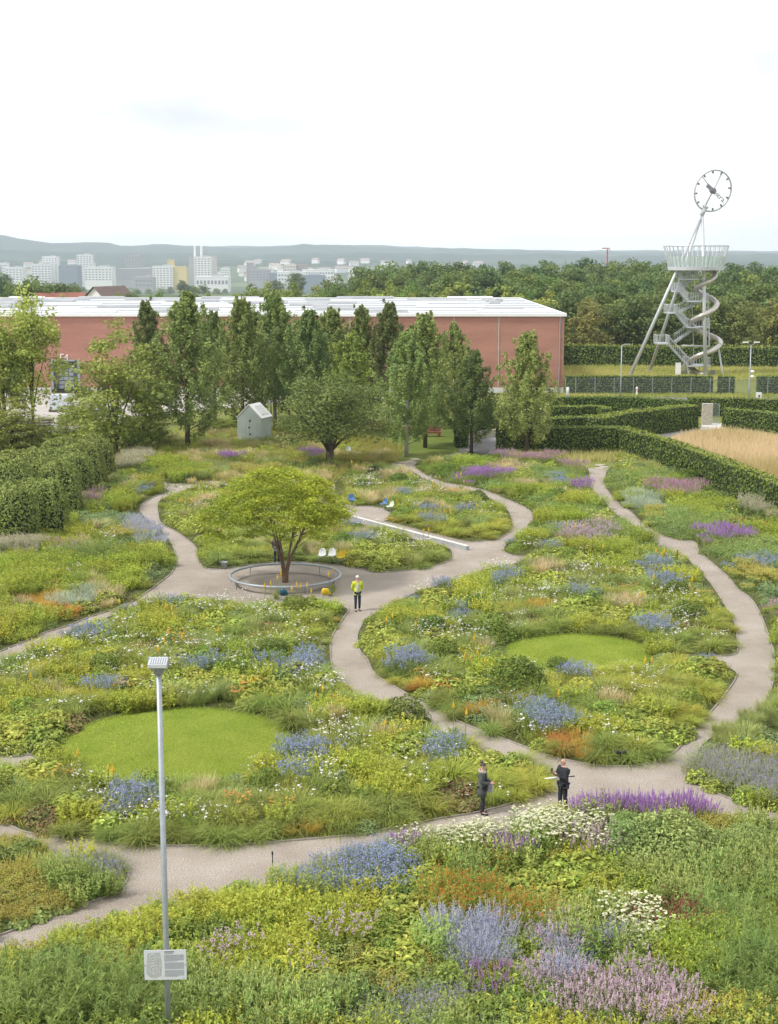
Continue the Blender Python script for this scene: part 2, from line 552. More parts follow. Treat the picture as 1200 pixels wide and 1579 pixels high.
# B: round the right lawn, runs back to the maze hedges
bed('B', [(592, 940), (566, 955), (552, 978), (554, 1002), (567, 1018), (578, 1040), (613, 1062), (650, 1084), (690, 1105), (725, 1121), (795, 1147), (840, 1164), (900, 1178), (950, 1183), (1000, 1178), (1040, 1161), (1062, 1135),
          (1100, 1094), (1122, 1066), (1134, 1048), (1134, 1036), (1100, 1022), (1050, 1019), (1050, 1012), (1098, 1012), (1134, 1009), (1137, 987), (1132, 958), (1121, 940), (1108, 918), (1094, 898), (1082, 884), (1066, 868), (1052, 858), (1024, 849), (1008, 836), (985, 817),
          (966, 804), (944, 788), (925, 769), (912, 752), (910, 736), (905, 722), (880, 712), (820, 708), (740, 706), (660, 710), (640, 718), (657, 733), (683, 744), (717, 750), (752, 758), (778, 769), (797, 777), (816, 787), (822, 799), (816, 812), (797, 826), (781, 839), (777, 850), (790, 857),
          (815, 860), (800, 868), (762, 876), (735, 884), (704, 896), (672, 905), (640, 915), (612, 928)])
# C: behind the long bench
bed('C', [(618, 722), (640, 730), (660, 742), (692, 757), (721, 761), (755, 769), (771, 778), (784, 789), (790, 803), (787, 818), (774, 829), (752, 834), (722, 836), (690, 829), (650, 819), (612, 809), (592, 803), (602, 793),
          (580, 783), (545, 780), (520, 772), (520, 740), (560, 722)])
# D: behind the ring bench, round to the left path
bed('D', [(698, 853), (694, 864), (670, 873), (640, 879), (584, 883), (555, 878), (527, 873), (480, 868), (429, 867), (397, 870), (352, 876), (318, 877), (305, 862), (302, 845), (287, 831), (271, 820), (249, 808), (244, 792), (244, 776), (256, 768),
          (285, 757), (330, 745), (420, 765), (500, 778), (528, 800), (600, 822), (660, 838), (690, 846)])
# F: along the left clipped hedges
bed('F', [(262, 758), (248, 762), (228, 772), (217, 781), (219, 793), (240, 812), (256, 828), (267, 844), (271, 862), (266, 882), (250, 896), (225, 915), (193, 934), (142, 951), (104, 966), (70, 976), (25, 995), (-15, 1010), (-130, 1040), (-200, 900), (-60, 800), (60, 755), (160, 735), (215, 738)])
# G: the front bed
bed('G', [(-60, 1502), (0, 1480), (90, 1452), (180, 1428), (260, 1408), (330, 1386), (410, 1368), (470, 1352), (540, 1330), (610, 1316), (680, 1302), (760, 1286), (840, 1268), (930, 1252), (1020, 1248), (1110, 1258), (1210, 1288), (1330, 1320), (1600, 1420), (1700, 1740), (600, 1790), (-420, 1740)])
# H: lower left corner
bed('H', [(-20, 1291), (35, 1300), (60, 1318), (110, 1326), (150, 1328), (186, 1336), (198, 1350), (190, 1367), (171, 1381), (122, 1397), (60, 1420), (0, 1443), (-70, 1460), (-160, 1390), (-110, 1300)])
# I: right of the right path
bed('I', [(939, 724), (932, 741), (936, 755), (954, 777), (973, 790), (992, 809), (1017, 823), (1042, 833), (1072, 836), (1078, 850), (1095, 866), (1124, 891), (1137, 908), (1156, 922), (1168, 938), (1178, 960), (1187, 985), (1194, 1010), (1194, 1037), (1189, 1064), (1171, 1094),
          (1125, 1122), (1085, 1148), (1071, 1175), (1074, 1204), (1110, 1226), (1200, 1258), (1330, 1290), (1500, 1200), (1400, 1000), (1330, 860), (1260, 826), (1178, 790), (1105, 758), (1023, 724), (960, 706)])
# rough meadow between garden and trees (part of the ground, planted)
BEDS['M'] = [Vector((p.x, p.y, 0)) for p in PX([(165, 735), (175, 700), (260, 668), (380, 668), (520, 690), (610, 702), (612, 716), (560, 722), (515, 742), (515, 770), (420, 762), (330, 742), (262, 754), (215, 738)])]

# --- the two round lawns, gently domed
def lawn(name, c, r, dome):
    prof = [(r, 0.02), (r * 0.985, 0.05)] + [(r * (1 - k / 10), 0.05 + dome * math.sin(math.pi / 2 * k / 10)) for k in range(1, 10)] + [(0.02, 0.05 + dome)]
    o = MB((c.x, c.y, 0)).lathe((c.x, c.y, 0), prof, 64).build(name, M['lawn'], smooth=True)
    o['kind'] = 'structure'
    return o
LAWN1, LAWN2 = P(272, 1148), P(893, 1008)
LR1, LR2 = 178 / ppm(LAWN1), 113 / ppm(LAWN2)
lawn('round_lawn', LAWN1, LR1, 0.32)
lawn('round_lawn', LAWN2, LR2, 0.26)

# --- gravel disc under the ring tree
RINGC = P(440, 899)
RINGR = 85 / ppm(RINGC)
o = MB((RINGC.x, RINGC.y, 0)).lathe((RINGC.x, RINGC.y, 0), [(RINGR * 0.9, 0.006), (RINGR * .6, 0.02), (0.02, 0.05)], 48).build('tree_pit', M['gravel_dark'], smooth=True)
o['kind'] = 'structure'

# --- mown lawn under the trees, dry field, road, yard
def patch(name, px, z, m):
    o = sheet(name, PX(px), z, m)
    o['kind'] = 'structure'
    return o
M['mown'] = ground_mat('mown_grass', [(0.3, (0.10, 0.15, 0.025)), (0.55, (0.14, 0.18, 0.035)), (0.75, (0.20, 0.21, 0.06))], 0.12, 12.0, 0.5, bdist=0.05)
patch('mown_lawn', [(505, 690), (560, 668), (600, 652), (660, 640), (705, 640), (715, 690), (690, 704), (640, 712), (560, 700)], -0.022, M['mown'])
patch('dry_field', [(1012, 690), (985, 690), (1035, 672), (1075, 664), (1116, 664), (1200, 676), (1420, 690), (1520, 800), (1290, 800), (1180, 760), (1100, 728)], -0.018, M['drygrass'])
patch('footpath', [(930, 690), (1000, 672), (1070, 661), (1080, 664), (1036, 673), (1000, 690)], -0.012, M['asphalt'])
patch('footpath', [(706, 696), (722, 676), (768, 672), (800, 690), (760, 700)], -0.012, M['asphalt'])
patch('road', [(868, 611), (960, 610), (1060, 612), (1300, 612), (1500, 622), (1300, 621), (1055, 620), (955, 621), (868, 623)], -0.012, M['asphalt'])
patch('paved_yard', [(-300, 672), (-200, 606), (340, 606), (640, 607), (640, 616), (430, 622), (240, 640), (150, 664), (0, 674)], -0.012, M['concrete_yard'])
patch('tower_meadow', [(868, 588), (868, 563), (1000, 561), (1300, 563), (1300, 586), (1000, 586)], -0.012,
      ground_mat('rough_grass', [(0.3, (0.16, 0.17, 0.04)), (0.6, (0.27, 0.25, 0.085)), (0.8, (0.33, 0.29, 0.12))], 0.12, 7.0, 0.6, bdist=0.1))

# ================================================================== brick hall
M['brick'] = None
def brick_mat():
    m, t, o = newmat('brick_wall')
    tcn = nd(t, 'ShaderNodeTexCoord')
    mp = nd(t, 'ShaderNodeMapping')
    mp.inputs['Rotation'].default_value = (math.pi / 2, 0, 0)
    t.links.new(tcn.outputs['Object'], mp.inputs['Vector'])
    bk = nd(t, 'ShaderNodeTexBrick', inp={'Scale': 1.0, 'Color1': rgba((0.385, 0.175, 0.132)), 'Color2': rgba((0.44, 0.208, 0.16)), 'Mortar': rgba((0.38, 0.22, 0.175)),
                                         'Mortar Size': 0.012, 'Brick Width': 0.26, 'Row Height': 0.08, 'Bias': -0.1})
    t.links.new(mp.outputs[0], bk.inputs['Vector'])
    n = nd(t, 'ShaderNodeTexNoise', inp={'Scale': 0.35, 'Detail': 6.0})
    mp2 = nd(t, 'ShaderNodeMapping')
    mp2.inputs['Scale'].default_value = (0.4, 0.4, 2.2)
    t.links.new(tcn.outputs['Object'], mp2.inputs['Vector'])
    t.links.new(mp2.outputs[0], n.inputs['Vector'])
    mr = nd(t, 'ShaderNodeMapRange', inp={'From Min': 0.3, 'From Max': 0.7, 'To Min': 0.86, 'To Max': 1.12})
    t.links.new(n.outputs['Fac'], mr.inputs['Value'])
    mx = nd(t, 'ShaderNodeMixRGB', blend_type='MULTIPLY')
    mx.inputs[0].default_value = 1.0
    t.links.new(bk.outputs['Color'], mx.inputs[1])
    t.links.new(mr.outputs[0], mx.inputs[2])
    b = nd(t, 'ShaderNodeBsdfPrincipled', inp={'Roughness': 0.85, 'Specular IOR Level': 0.2})
    t.links.new(mx.outputs[0], b.inputs['Base Color'])
    t.links.new(b.outputs[0], o.inputs['Surface'])
    return m
M['brick'] = brick_mat()
HY0 = P(870, 605).y                                  # facade plane
HX1 = AT(869.5, 545, HY0).x
HZ = AT(600, 487, HY0).z                             # underside of the white roof edge
HX0, HY1 = -105.0, HY0 + 67.0
hall = empty('brick_hall', (HX1, HY0, 0))
tag(hall, 'long red brick hall with a flat white roof behind the row of trees', 'building')
H0 = Vector((HX1, HY0, 0))
b = MB(H0)
ox = [AT(82, 580, HY0).x, AT(121, 580, HY0).x, AT(0, 580, HY0).x - 1.2, AT(33, 580, HY0).x]
dz0, dz1 = AT(100, 600, HY0).z, AT(100, 557, HY0).z
# front wall pieces round the two dock openings
def wall(x0, x1, z0, z1):
    b.box(((x0 + x1) / 2, HY0 + 0.2, (z0 + z1) / 2), (x1 - x0, 0.4, z1 - z0))
PL = 0.62
wall(HX0, ox[2], PL, HZ); wall(ox[3], ox[0], PL, HZ); wall(ox[1], HX1, PL, HZ)
wall(ox[2], ox[3], dz1, HZ); wall(ox[0], ox[1], dz1, HZ)
b.box((HX1 - 0.2, (HY0 + 0.4 + HY1) / 2, (PL + HZ) / 2), (0.4, HY1 - HY0 - 0.4, HZ - PL))
b.box(((HX0 + HX1) / 2, HY1 + 0.2, (PL + HZ) / 2), (HX1 - HX0, 0.4, HZ - PL))
b.box((HX0 + 0.2, (HY0 + 0.4 + HY1) / 2, (PL + HZ) / 2), (0.4, HY1 - HY0 - 0.4, HZ - PL))
b.build('wall', M['brick'], hall)
b = MB(H0)
for x0, x1 in ((HX0, ox[2]), (ox[3], ox[0]), (ox[1], HX1 + 0.06)):
    b.box(((x0 + x1) / 2, HY0 + 0.17, PL / 2 - 0.05), (x1 - x0, 0.46, PL + 0.09))
b.box((HX1 - 0.17, (HY0 + 0.41 + HY1) / 2, PL / 2 - .05), (0.46, HY1 - HY0 - 0.41, PL + 0.09))
b.build('plinth', M['white_conc'], hall)
# roof slab with fascia, gutter line and ribs
rf = MB(H0).box(((HX0 + HX1) / 2, (HY0 + HY1) / 2, HZ + 0.17), (HX1 - HX0 + 0.3, HY1 - HY0 + 0.5, 0.30)).build('roof', M['roofwhite'], hall)
MB(H0).box(((HX0 + HX1) / 2, HY0 - 0.22, HZ + 0.12), (HX1 - HX0 + 0.5, 0.14, 0.36)).box((HX1 + 0.22, (HY0 + HY1) / 2, HZ + 0.12), (0.14, HY1 - HY0 + 0.3, 0.36)).build('fascia', M['white'], rf)
rr = random.Random(4)
zt = HZ + 0.32
b = MB(H0)
for k in range(1, 8):
    yy = HY0 + 0.6 + k * 8.2
    b.box(((HX0 + HX1) / 2, yy, zt + 0.06), (HX1 - HX0 - 1.0, 0.5, 0.16))
b.box(((HX0 + HX1) / 2, HY0 + 1.1, zt + 0.03), (HX1 - HX0 - 0.6, 0.35, 0.09))
b.build('roof_rib', M['galv'], rf)
for k in range(8):
    yy = HY0 + 4.7 + k * 8.2
    if yy > HY1 - 2: break
    x = HX0 + 3 + rr.random() * 6
    while x < HX1 - 7:
        wlen = rr.choice([5.5, 7.5, 9.5])
        mb = MB(H0).box((x + wlen / 2, yy, zt + 0.16), (wlen, 2.2, 0.34))
        sk = mb.build('skylight', M['skylight'] if rr.random() < 0.5 else M['roofwhite'], rf)
        x += wlen + rr.choice([3, 6, 9, 13])
for (px_, py_) in ((751, 462), (757, 464.5), (763, 466.5), (767, 464)):
    q = P(px_, py_, HZ + 0.5)
    MB(H0).box((q.x, q.y, HZ + 0.55), (1.6, 1.5, 0.5)).build('roof_vent', M['skylight'], rf)
# expansion joints / downpipes on the brick
for px_ in (769, 700, 540, 610, 320):
    x = AT(px_, 540, HY0).x
    MB(H0).box((x, HY0 - 0.03, (PL + HZ) / 2), (0.10, 0.07, HZ - PL - 0.05)).build('joint_strip', M['concrete'], hall)
MB(H0).tube([(HX1 - 0.55, HY0 - 0.09, 0.3), (HX1 - 0.55, HY0 - 0.09, HZ)], 0.07, 8).build('downpipe', M['galv'], hall)
# dock doors
for x0, x1 in ((ox[0], ox[1]), (ox[2], ox[3])):
    d = MB(H0).box(((x0 + x1) / 2, HY0 + 0.34, (dz0 + dz1) / 2), (x1 - x0, 0.06, dz1 - dz0)).build('dock_door', M['darkgrey'], hall)
    fr = MB(H0)
    fr.box((x0 - 0.09, HY0 - 0.04, (dz0 + dz1) / 2), (0.3, 0.3, dz1 - dz0))
    fr.box((x1 + 0.09, HY0 - 0.04, (dz0 + dz1) / 2), (0.3, 0.3, dz1 - dz0))
    fr.box(((x0 + x1) / 2, HY0 - 0.04, dz1 + 0.10), (x1 - x0 + 0.5, 0.3, 0.2))
    fr.build('door_frame', M['galv'], d)
    cx, ww = (x0 + x1) / 2, (x1 - x0)
    for i in range(3):
        for j in range(5):
            MB(H0).box((cx + (i - 1) * ww * 0.2, HY0 + 0.30, dz0 + 0.25 + j * (dz1 - dz0) * 0.155), (ww * 0.17, 0.05, (dz1 - dz0) * 0.12)).build('pane', M['doorglass'], d)
    MB(H0).box((cx, HY0 - 0.1, dz0 - 0.3), (ww + 0.4, 0.5, 0.5)).build('dock_bumper', M['black'], hall)

def text_obj(name, body, size, m, parent=None, mw=None, ext=0.01, align='CENTER'):
    cu = bpy.data.curves.new(name, 'FONT')
    cu.body = body; cu.size = size; cu.extrude = ext; cu.align_x = align; cu.align_y = 'CENTER'; cu.resolution_u = 2
    tmp = bpy.data.objects.new(name + '_tmp', cu)
    COL.objects.link(tmp)
    dg = bpy.context.evaluated_depsgraph_get()
    me = bpy.data.meshes.new_from_object(tmp.evaluated_get(dg))
    bpy.data.objects.remove(tmp)
    me.materials.clear(); me.materials.append(m)
    if mw is not None: me.transform(mw)
    return link(name, me, parent)
q = AT(99, 551, HY0)
text_obj('lettering', 'E4', 1.15, M['white'], hall, Matrix.Translation(Vector((q.x, HY0 - 0.05, q.z)) - H0) @ Matrix.Rotation(math.pi / 2, 4, 'X'), 0.03)
# stored goods in the yard, glimpsed between the trunks
for i, (px_, py_, wd, n_, col) in enumerate(((20, 664, 2.4, 6, 'stone'), (62, 662, 2.6, 5, 'bark_pale'), (108, 656, 2.2, 4, 'bark_pale'))):
    q = P(px_, py_)
    t = empty('pallet_stack', (q.x, q.y, 0))
    tag(t, ['tall stack of weathered pallets in the yard at the far left edge', 'stack of boards on bearers behind the multi-stemmed left tree', 'low stack of boards in the yard left of the broad green tree'][i], 'pallets', 'stored timber in the yard')
    for k in range(n_):
        MB().box((0, 0, 0.1 + k * 0.26), (wd + 0.1 * math.sin(k * 2.1), 1.3, 0.09)).build('board', M[col], t)
        for s in (-1, 0, 1):
            MB().box((s * wd * 0.4, 0, 0.02 + k * 0.26 + (0.20 if k else 0.0) * 0), (0.12, 1.2, 0.08)).build('bearer', M['bark'], t)
M['tarp'] = mat('pale_tarp', (0.55, 0.60, 0.66), 0.5, var=0.1, scale=1.5)
for i, px_ in enumerate((94, 146)):
    q = P(px_, 634)
    t = empty('covered_crate', (q.x, q.y, 0))
    tag(t, ['large crate wrapped in pale blue film in front of the dock door', 'pale wrapped crate half hidden behind the broad green tree'][i], 'crate', 'wrapped crates in the yard')
    MB().box((0, 0, 0.12), (2.4, 1.6, 0.18)).build('pallet', M['bark'], t)
    mb = MB()
    mb.prism([(-1.15, -0.75), (1.15, -0.75), (1.22, 0.7), (-1.1, 0.78)], 0.21, 1.7)
    mb.prism([(-1.0, -0.6), (0.9, -0.6), (0.9, 0.6), (-1.0, 0.5)], 1.7, 1.85)
    mb.build('cover', M['tarp'], t)

# ================================================================== small gabled cabin
q = P(393, 683)
cab = empty('gabled_cabin', (q.x, q.y, 0), R(-20))
tag(cab, 'small pale grey-green metal cabin with a steep gable roof on the meadow', 'cabin')
M['cabin'] = mat('cabin_metal', (0.40, 0.455, 0.42), 0.5, metal=0.1, var=0.06, scale=1.0)
W2, LN, EH, RH = 1.22, 2.3, 2.45, 3.65
prof = [(-W2, 0.25), (W2, 0.25), (W2, EH), (0, RH), (-W2, EH)]
mb = MB()
mb.add([(x, -LN / 2, z) for x, z in prof] + [(x, LN / 2, z) for x, z in prof],
       [(0, 1, 2, 3, 4), (9, 8, 7, 6, 5), (1, 6, 7, 2), (0, 4, 9, 5), (0, 5, 6, 1), (2, 7, 8, 3), (4, 3, 8, 9)])
mb.build('wall', M['cabin'], cab)
for s, nm in ((1, 'white'), (-1, 'white')):
    mb = MB()
    e = Vector((W2 * s, 0, EH)); r_ = Vector((0, 0, RH)); n_ = Vector((RH - EH, 0, W2)).normalized(); n_.x *= s
    a0, a1 = e + (e - r_) * 0.03, r_
    pts = [a0 + n_ * 0.01, a1 + n_ * 0.01, a1 + n_ * 0.07, a0 + n_ * 0.07]
    mb.add([(p.x, -LN / 2 - 0.05, p.z) for p in pts] + [(p.x, LN / 2 + 0.05, p.z) for p in pts],
           [(0, 1, 2, 3), (7, 6, 5, 4), (0, 4, 5, 1), (1, 5, 6, 2), (2, 6, 7, 3), (3, 7, 4, 0)])
    rp = mb.build('roof', M['white'], cab)
    if s == 1:
        c_ = (e + r_) / 2
        ang = math.atan2(RH - EH, W2)
        MB().box((c_.x + n_.x * 0.09, 0.1, c_.z + n_.z * 0.09), (1.1, 1.5, 0.05), 0, 0, ang).build('solar_panel', M['white_conc'], rp)
for k in range(3):
    o = MB().lathe((0, 0, 0), [(0.09, -0.02), (0.09, 0.03)], 12).build('porthole', M['black'], cab)
    o.rotation_euler = (math.pi / 2, 0, 0); o.location = (0.08 - 0.08 * (k % 2), -LN / 2, 0.95 + 0.62 * k)
for k in range(-3, 4):
    MB().box((k * 0.38, -LN / 2 - 0.008, 1.2), (0.025, 0.02, 1.8)).build('seam', M['cabin'], cab)
MB().box((0, 0, 0.13), (W2 * 1.5, LN * 0.8, 0.26)).build('base', M['darkgrey'], cab)
MB().box((-0.3, -LN / 2 - 0.35, 0.10), (1.0, 0.5, 0.16)).build('step', M['concrete'], cab)

# ================================================================== lookout tower with clock and slide
TY = P(1080, 579).y + 0.5
TB = AT(1080, 579, TY); TB.z = 0
tw = empty('slide_tower', TB)
tag(tw, 'tall pale grey tripod lookout tower with spiral slide, zigzag stairs and clock', 'tower')
APX = AT(1083.5, 329, TY)
dm = 1.0 / ppm(AT(1080, 500, TY))                     # metres per photo pixel at the tower
def T(px, py, dy=0.0): return AT(px, py, TY + dy)
legs = [(P(970, 579), 0.235), (P(1001, 577.5), 0.235), (P(1088.5, 581.5), 0.27)]
legs[0][0].y = TY - 4.0; legs[0][0].x = AT(970, 579, TY - 4).x
legs[1][0].y = TY + 6.0; legs[1][0].x = AT(1001, 577, TY + 6).x
legs[2][0].y = TY - 3.0; legs[2][0].x = AT(1088.5, 580, TY - 3).x
for v, r_ in legs:
    v.z = -0.1
    MB(TB).tube([v, APX], [r_ * 1.05, r_ * 0.8], 12).build('leg', M['tower'], tw, True)
    MB(TB).box((v.x, v.y, 0.1), (1.0, 1.0, 0.3)).build('footing', M['concrete'], tw)
NK = T(1089, 317)
CC = T(1099.5, 294)
MB(TB).tube([APX - (NK - APX) * 0.3, NK], [0.33, 0.33], 12).tube([NK - (NK - APX) * 0.25, NK - (NK - APX) * 0.05], [0.46, 0.46], 12).build('neck', M['tower'], tw, True)
# clock ring: plane faces the garden, turned a little
CR = 31.2 * dm
cn = Vector((0.30, -0.92, -0.22)).normalized()        # clock normal
cup = (CC - NK); cup = (cup - cn * cup.dot(cn)).normalized()
crt = cup.cross(cn).normalized() * -1
ring = [CC + (cup * math.cos(a) + crt * math.sin(a)) * CR for a in [2 * math.pi * k / 48 for k in range(48)]]
clk = MB(TB).tube(ring, 0.135, 8, closed=True).build('clock_ring', M['tower'], tw, True)
MB(TB).tube([CC - cup * CR, CC + cup * CR], 0.13, 8).build('clock_spoke', M['tower'], clk, True)
for k in range(12):
    a = 2 * math.pi * k / 12 + 0.02
    d_ = cup * math.cos(a) + crt * math.sin(a)
    MB(TB).tube([CC + d_ * (CR - 0.45), CC + d_ * (CR - 0.1)], 0.14, 6).build('hour_marker', M['galv_dark'], clk)
hd1 = (T(1086, 276) - CC).normalized()
hd2 = (T(1116, 309) - CC).normalized()
MB(TB).tube([CC + hd1 * 0.0, CC + hd1 * CR * 0.93], [0.10, 0.05], 6).build('minute_hand', M['galv_dark'], clk)
hh = MB(TB)
pr = hd2.cross(cn).normalized()
p0, p1 = CC - hd2 * 1.25, CC + hd2 * 0.35
hh.add([p0 + pr * .28 + cn * .12, p1 + pr * .28 + cn * .12, p1 - pr * .28 + cn * .12, p0 - pr * .28 + cn * .12, p0 + pr * .28 + cn * .24, p1 + pr * .28 + cn * .24, p1 - pr * .28 + cn * .24, p0 - pr * .28 + cn * .24],
       [(0, 1, 2, 3), (7, 6, 5, 4), (0, 4, 5, 1), (1, 5, 6, 2), (2, 6, 7, 3), (3, 7, 4, 0)])
hh.build('hour_hand', M['galv_dark'], clk)
MB(TB).tube([CC + cn * .3, CC - cn * .3], 0.42, 14).build('hub', M['galv_dark'], clk, True)
mw = Matrix((( *[hd2.x], (-pr).x if (-pr).z > 0 else pr.x, cn.x, 0), (hd2.y, (-pr).y if (-pr).z > 0 else pr.y, cn.y, 0), (hd2.z, (-pr).z if (-pr).z > 0 else pr.z, cn.z, 0), (0, 0, 0, 1)))
mw.translation = CC + hd2 * 1.25 + cn * 0.18 - TB
text_obj('hand_lettering', 'vitra.', 1.05, M['galv_dark'], clk, mw, 0.05)
# platform: floor drum, flaring rail
PC = T(1072.5, 413)
PC.y = TY
rb, rt = 41.5 * dm, 49 * dm
zf, ztp = T(1072, 414, 0).z, T(1072, 379, 0).z
pf = MB(TB).lathe((PC.x, PC.y, 0), [(rb, zf - 0.22), (rb + 0.05, zf + 0.25)], 36).build('platform', M['tower'], tw)
rail = [(PC.x + rt * math.cos(2 * math.pi * k / 36), PC.y + rt * math.sin(2 * math.pi * k / 36), ztp) for k in range(36)]
MB(TB).tube(rail, 0.085, 6, closed=True).build('handrail', M['tower'], pf)
for k in range(36):
    a = 2 * math.pi * (k + .5) / 36
    c_, s_ = math.cos(a), math.sin(a)
    MB(TB).tube([(PC.x + (rb - .05) * c_, PC.y + (rb - .05) * s_, zf + .2), (PC.x + (rt) * c_, PC.y + (rt) * s_, ztp)], 0.065, 4).build('baluster', M['tower'], pf)
for k in range(18):
    a0, a1 = 2 * math.pi * (k + .03) / 18, 2 * math.pi * (k + .97) / 18
    fr_ = 0.46
    r1 = rb + (rt - rb) * fr_ - 0.1
    z1_ = zf + .26 + (ztp - zf) * fr_
    mb = MB(TB)
    v = []
    for rr_, zz_ in ((rb - 0.12, zf + .26), (r1, z1_), (r1 - .03, z1_), (rb - .15, zf + .26)):
        for a in (a0, a1):
            v.append((PC.x + rr_ * math.cos(a), PC.y + rr_ * math.sin(a), zz_))
    mb.add(v, [(0, 1, 3, 2), (2, 3, 5, 4), (4, 5, 7, 6), (6, 7, 1, 0)])
    mb.build('pane', M['tglass'], pf)
# zigzag stairs: flights given by their ends (px, py, depth offset)
def flight(a, b, wid, name='stair_flight'):
    a, b = Vector(a), Vector(b)
    if a.z < b.z: a, b = b, a
    n = max(6, int((a.z - b.z) / 0.24))
    st = MB(TB)
    for k in range(n):
        t_ = (k + .5) / n
        p = a.lerp(b, t_)
        st.box((p.x, p.y, p.z), (abs(a.x - b.x) / n * 1.15, wid, 0.05))
    fl = st.build(name, M['tower'], tw)
    for s in (-1, 1):
        off = Vector((0, s * wid / 2, 0))
        mb = MB(TB)
        d = (b - a)
        up = Vector((0, 0, 0.34))
        mb.add([a + off - up * .5, b + off - up * .5, b + off + up * .5, a + off + up * .5] , [(0, 1, 2, 3)])
        th = Vector((0, 0.06, 0))
        mb.add([a + off - up * .5 + th, b + off - up * .5 + th, b + off + up * .5 + th, a + off + up * .5 + th], [(3, 2, 1, 0)])
        mb.build('stringer', M['tower'], fl)
        hb = MB(TB)
        for h_ in (1.15,):
            hb.tube([a + off + Vector((0, 0, h_)), b + off + Vector((0, 0, h_))], 0.045, 5)
        for k in range(12):
            p = a.lerp(b, k / 11.0) + off
            hb.tube([p, p + Vector((0, 0, 1.15))], 0.022, 4)
        hb.build('railing', M['tower'], fl)
def landing(x0, x1, py, d0, d1):
    a, c = T(x0, py), T(x1, py)
    z = a.z
    ld = MB(TB).box(((a.x + c.x) / 2, TY + (d0 + d1) / 2, z - .05), (c.x - a.x, d1 - d0, 0.16)).build('landing', M['tower'], tw)
    hb = MB(TB)
    cs = [(a.x, TY + d0), (c.x, TY + d0), (c.x, TY + d1), (a.x, TY + d1)]
    hb.tube([(x, y, z + 1.15) for x, y in cs], 0.045, 5, closed=True)
    for i in range(4):
        p, q_ = cs[i], cs[(i + 1) % 4]
        for k in range(8):
            x, y = p[0] + (q_[0] - p[0]) * k / 8, p[1] + (q_[1] - p[1]) * k / 8
            hb.tube([(x, y, z), (x, y, z + 1.15)], 0.022, 4)
    hb.build('railing', M['tower'], ld)
landing(1012, 1030, 529, -1.2, 2.2); landing(1058, 1092, 563, -1.6, 2.4)
landing(1058, 1092, 504, -1.2, 2.2); landing(1028, 1042, 482, -1.2, 2.2)
landing(1058, 1090, 464, -1.2, 2.2); landing(1039, 1048, 449, -1.2, 2.2); landing(1050, 1075, 430, -1.2, 2.2)
flight(T(1029, 529, -0.6), T(1060, 563, -0.6), 1.3)
flight(T(1041, 527, 1.4), T(1072, 505, 1.4), 1.3)
flight(T(1041, 482, -0.6), T(1059, 504, -0.6), 1.3)
flight(T(1046, 482, 1.4), T(1077, 465, 1.4), 1.3)
flight(T(1047, 449, -0.6), T(1060, 464, -0.6), 1.3)
flight(T(1049, 448, 1.4), T(1066, 431, 1.4), 1.3)
flight(T(1044, 416, -0.6), T(1052, 430, -0.6), 1.3)
flight(T(1066, 563, 1.2), T(1052, 579, 1.2), 1.3)
# slide
hx = [(1090, 415, 1.6), (1103, 422, 0.0), (1098, 431, -1.2), (1084, 438, -1.4), (1074, 445, 0.0), (1082, 453, 1.8), (1097, 460, 1.6), (1106, 469, 0.0), (1098, 479, -1.6), (1080, 488, -1.9), (1067, 497, -0.2),
      (1073, 507, 1.9), (1090, 515, 2.1), (1107, 523, 1.0), (1111, 531, -0.3), (1098, 541, -1.9), (1078, 548, -2.1), (1064, 558, -0.4), (1068, 568, 0.9), (1076, 575, -0.5), (1085, 578, -1.8)]
pts = catmull([T(*h_) for h_ in hx], 6)
sl = MB(TB).tube(pts, 0.375, 12).build('slide', M['slide'], tw, True)
for k in range(4, len(pts) - 2, 9):
    d_ = (pts[k + 1] - pts[k - 1]).normalized()
    MB(TB).tube([pts[k] - d_ * 0.05, pts[k] + d_ * 0.05], 0.405, 12).build('flange', M['slide'], sl, True)
MB(TB).tube([T(1108, 534), (T(1115, 581).x, TY, 0)], 0.14, 8).build('strut', M['tower'], tw)
MB(TB).tube([T(1092, 464, 1), T(1094, 534, 1)], 0.13, 8).build('strut', M['tower'], tw)
MB(TB).tube([T(1051, 533, 0.5), T(1094, 533.5, 0.5)], 0.12, 8).build('cross_beam', M['tower'], tw)
MB(TB).tube([T(1066, 432, 0.8), T(1071, 575, 0.8)], 0.05, 6).build('strut', M['tower'], tw)
MB(TB).tube([T(1060, 564, -1.2), (T(1060, 580).x, TY - 1.2, 0)], 0.10, 6).build('strut', M['tower'], tw)
MB(TB).tube([T(1080, 564, 1.8), (T(1080, 580).x, TY + 1.8, 0)], 0.08, 6).build('strut', M['tower'], tw)
q = T(1046, 568, -2)
g = MB((q.x, q.y, 0)).box((q.x, q.y, 0.95), (0.75, 0.2, 1.9)).box((q.x, q.y, 1.93), (0.8, 0.26, 0.06)).build('info_stele', M['white'])
tag(g, 'white upright info panel at the foot of the slide tower stairs', 'panel')
q = T(1099, 575, -2)
g = MB((q.x, q.y, 0)).box((q.x, q.y, 0.42), (0.6, 0.45, 0.85)).box((q.x, q.y, 0.87), (0.66, 0.5, 0.06)).build('litter_bin', M['galv_dark'])
tag(g, 'small grey metal box under the spiral slide of the tower', 'bin')

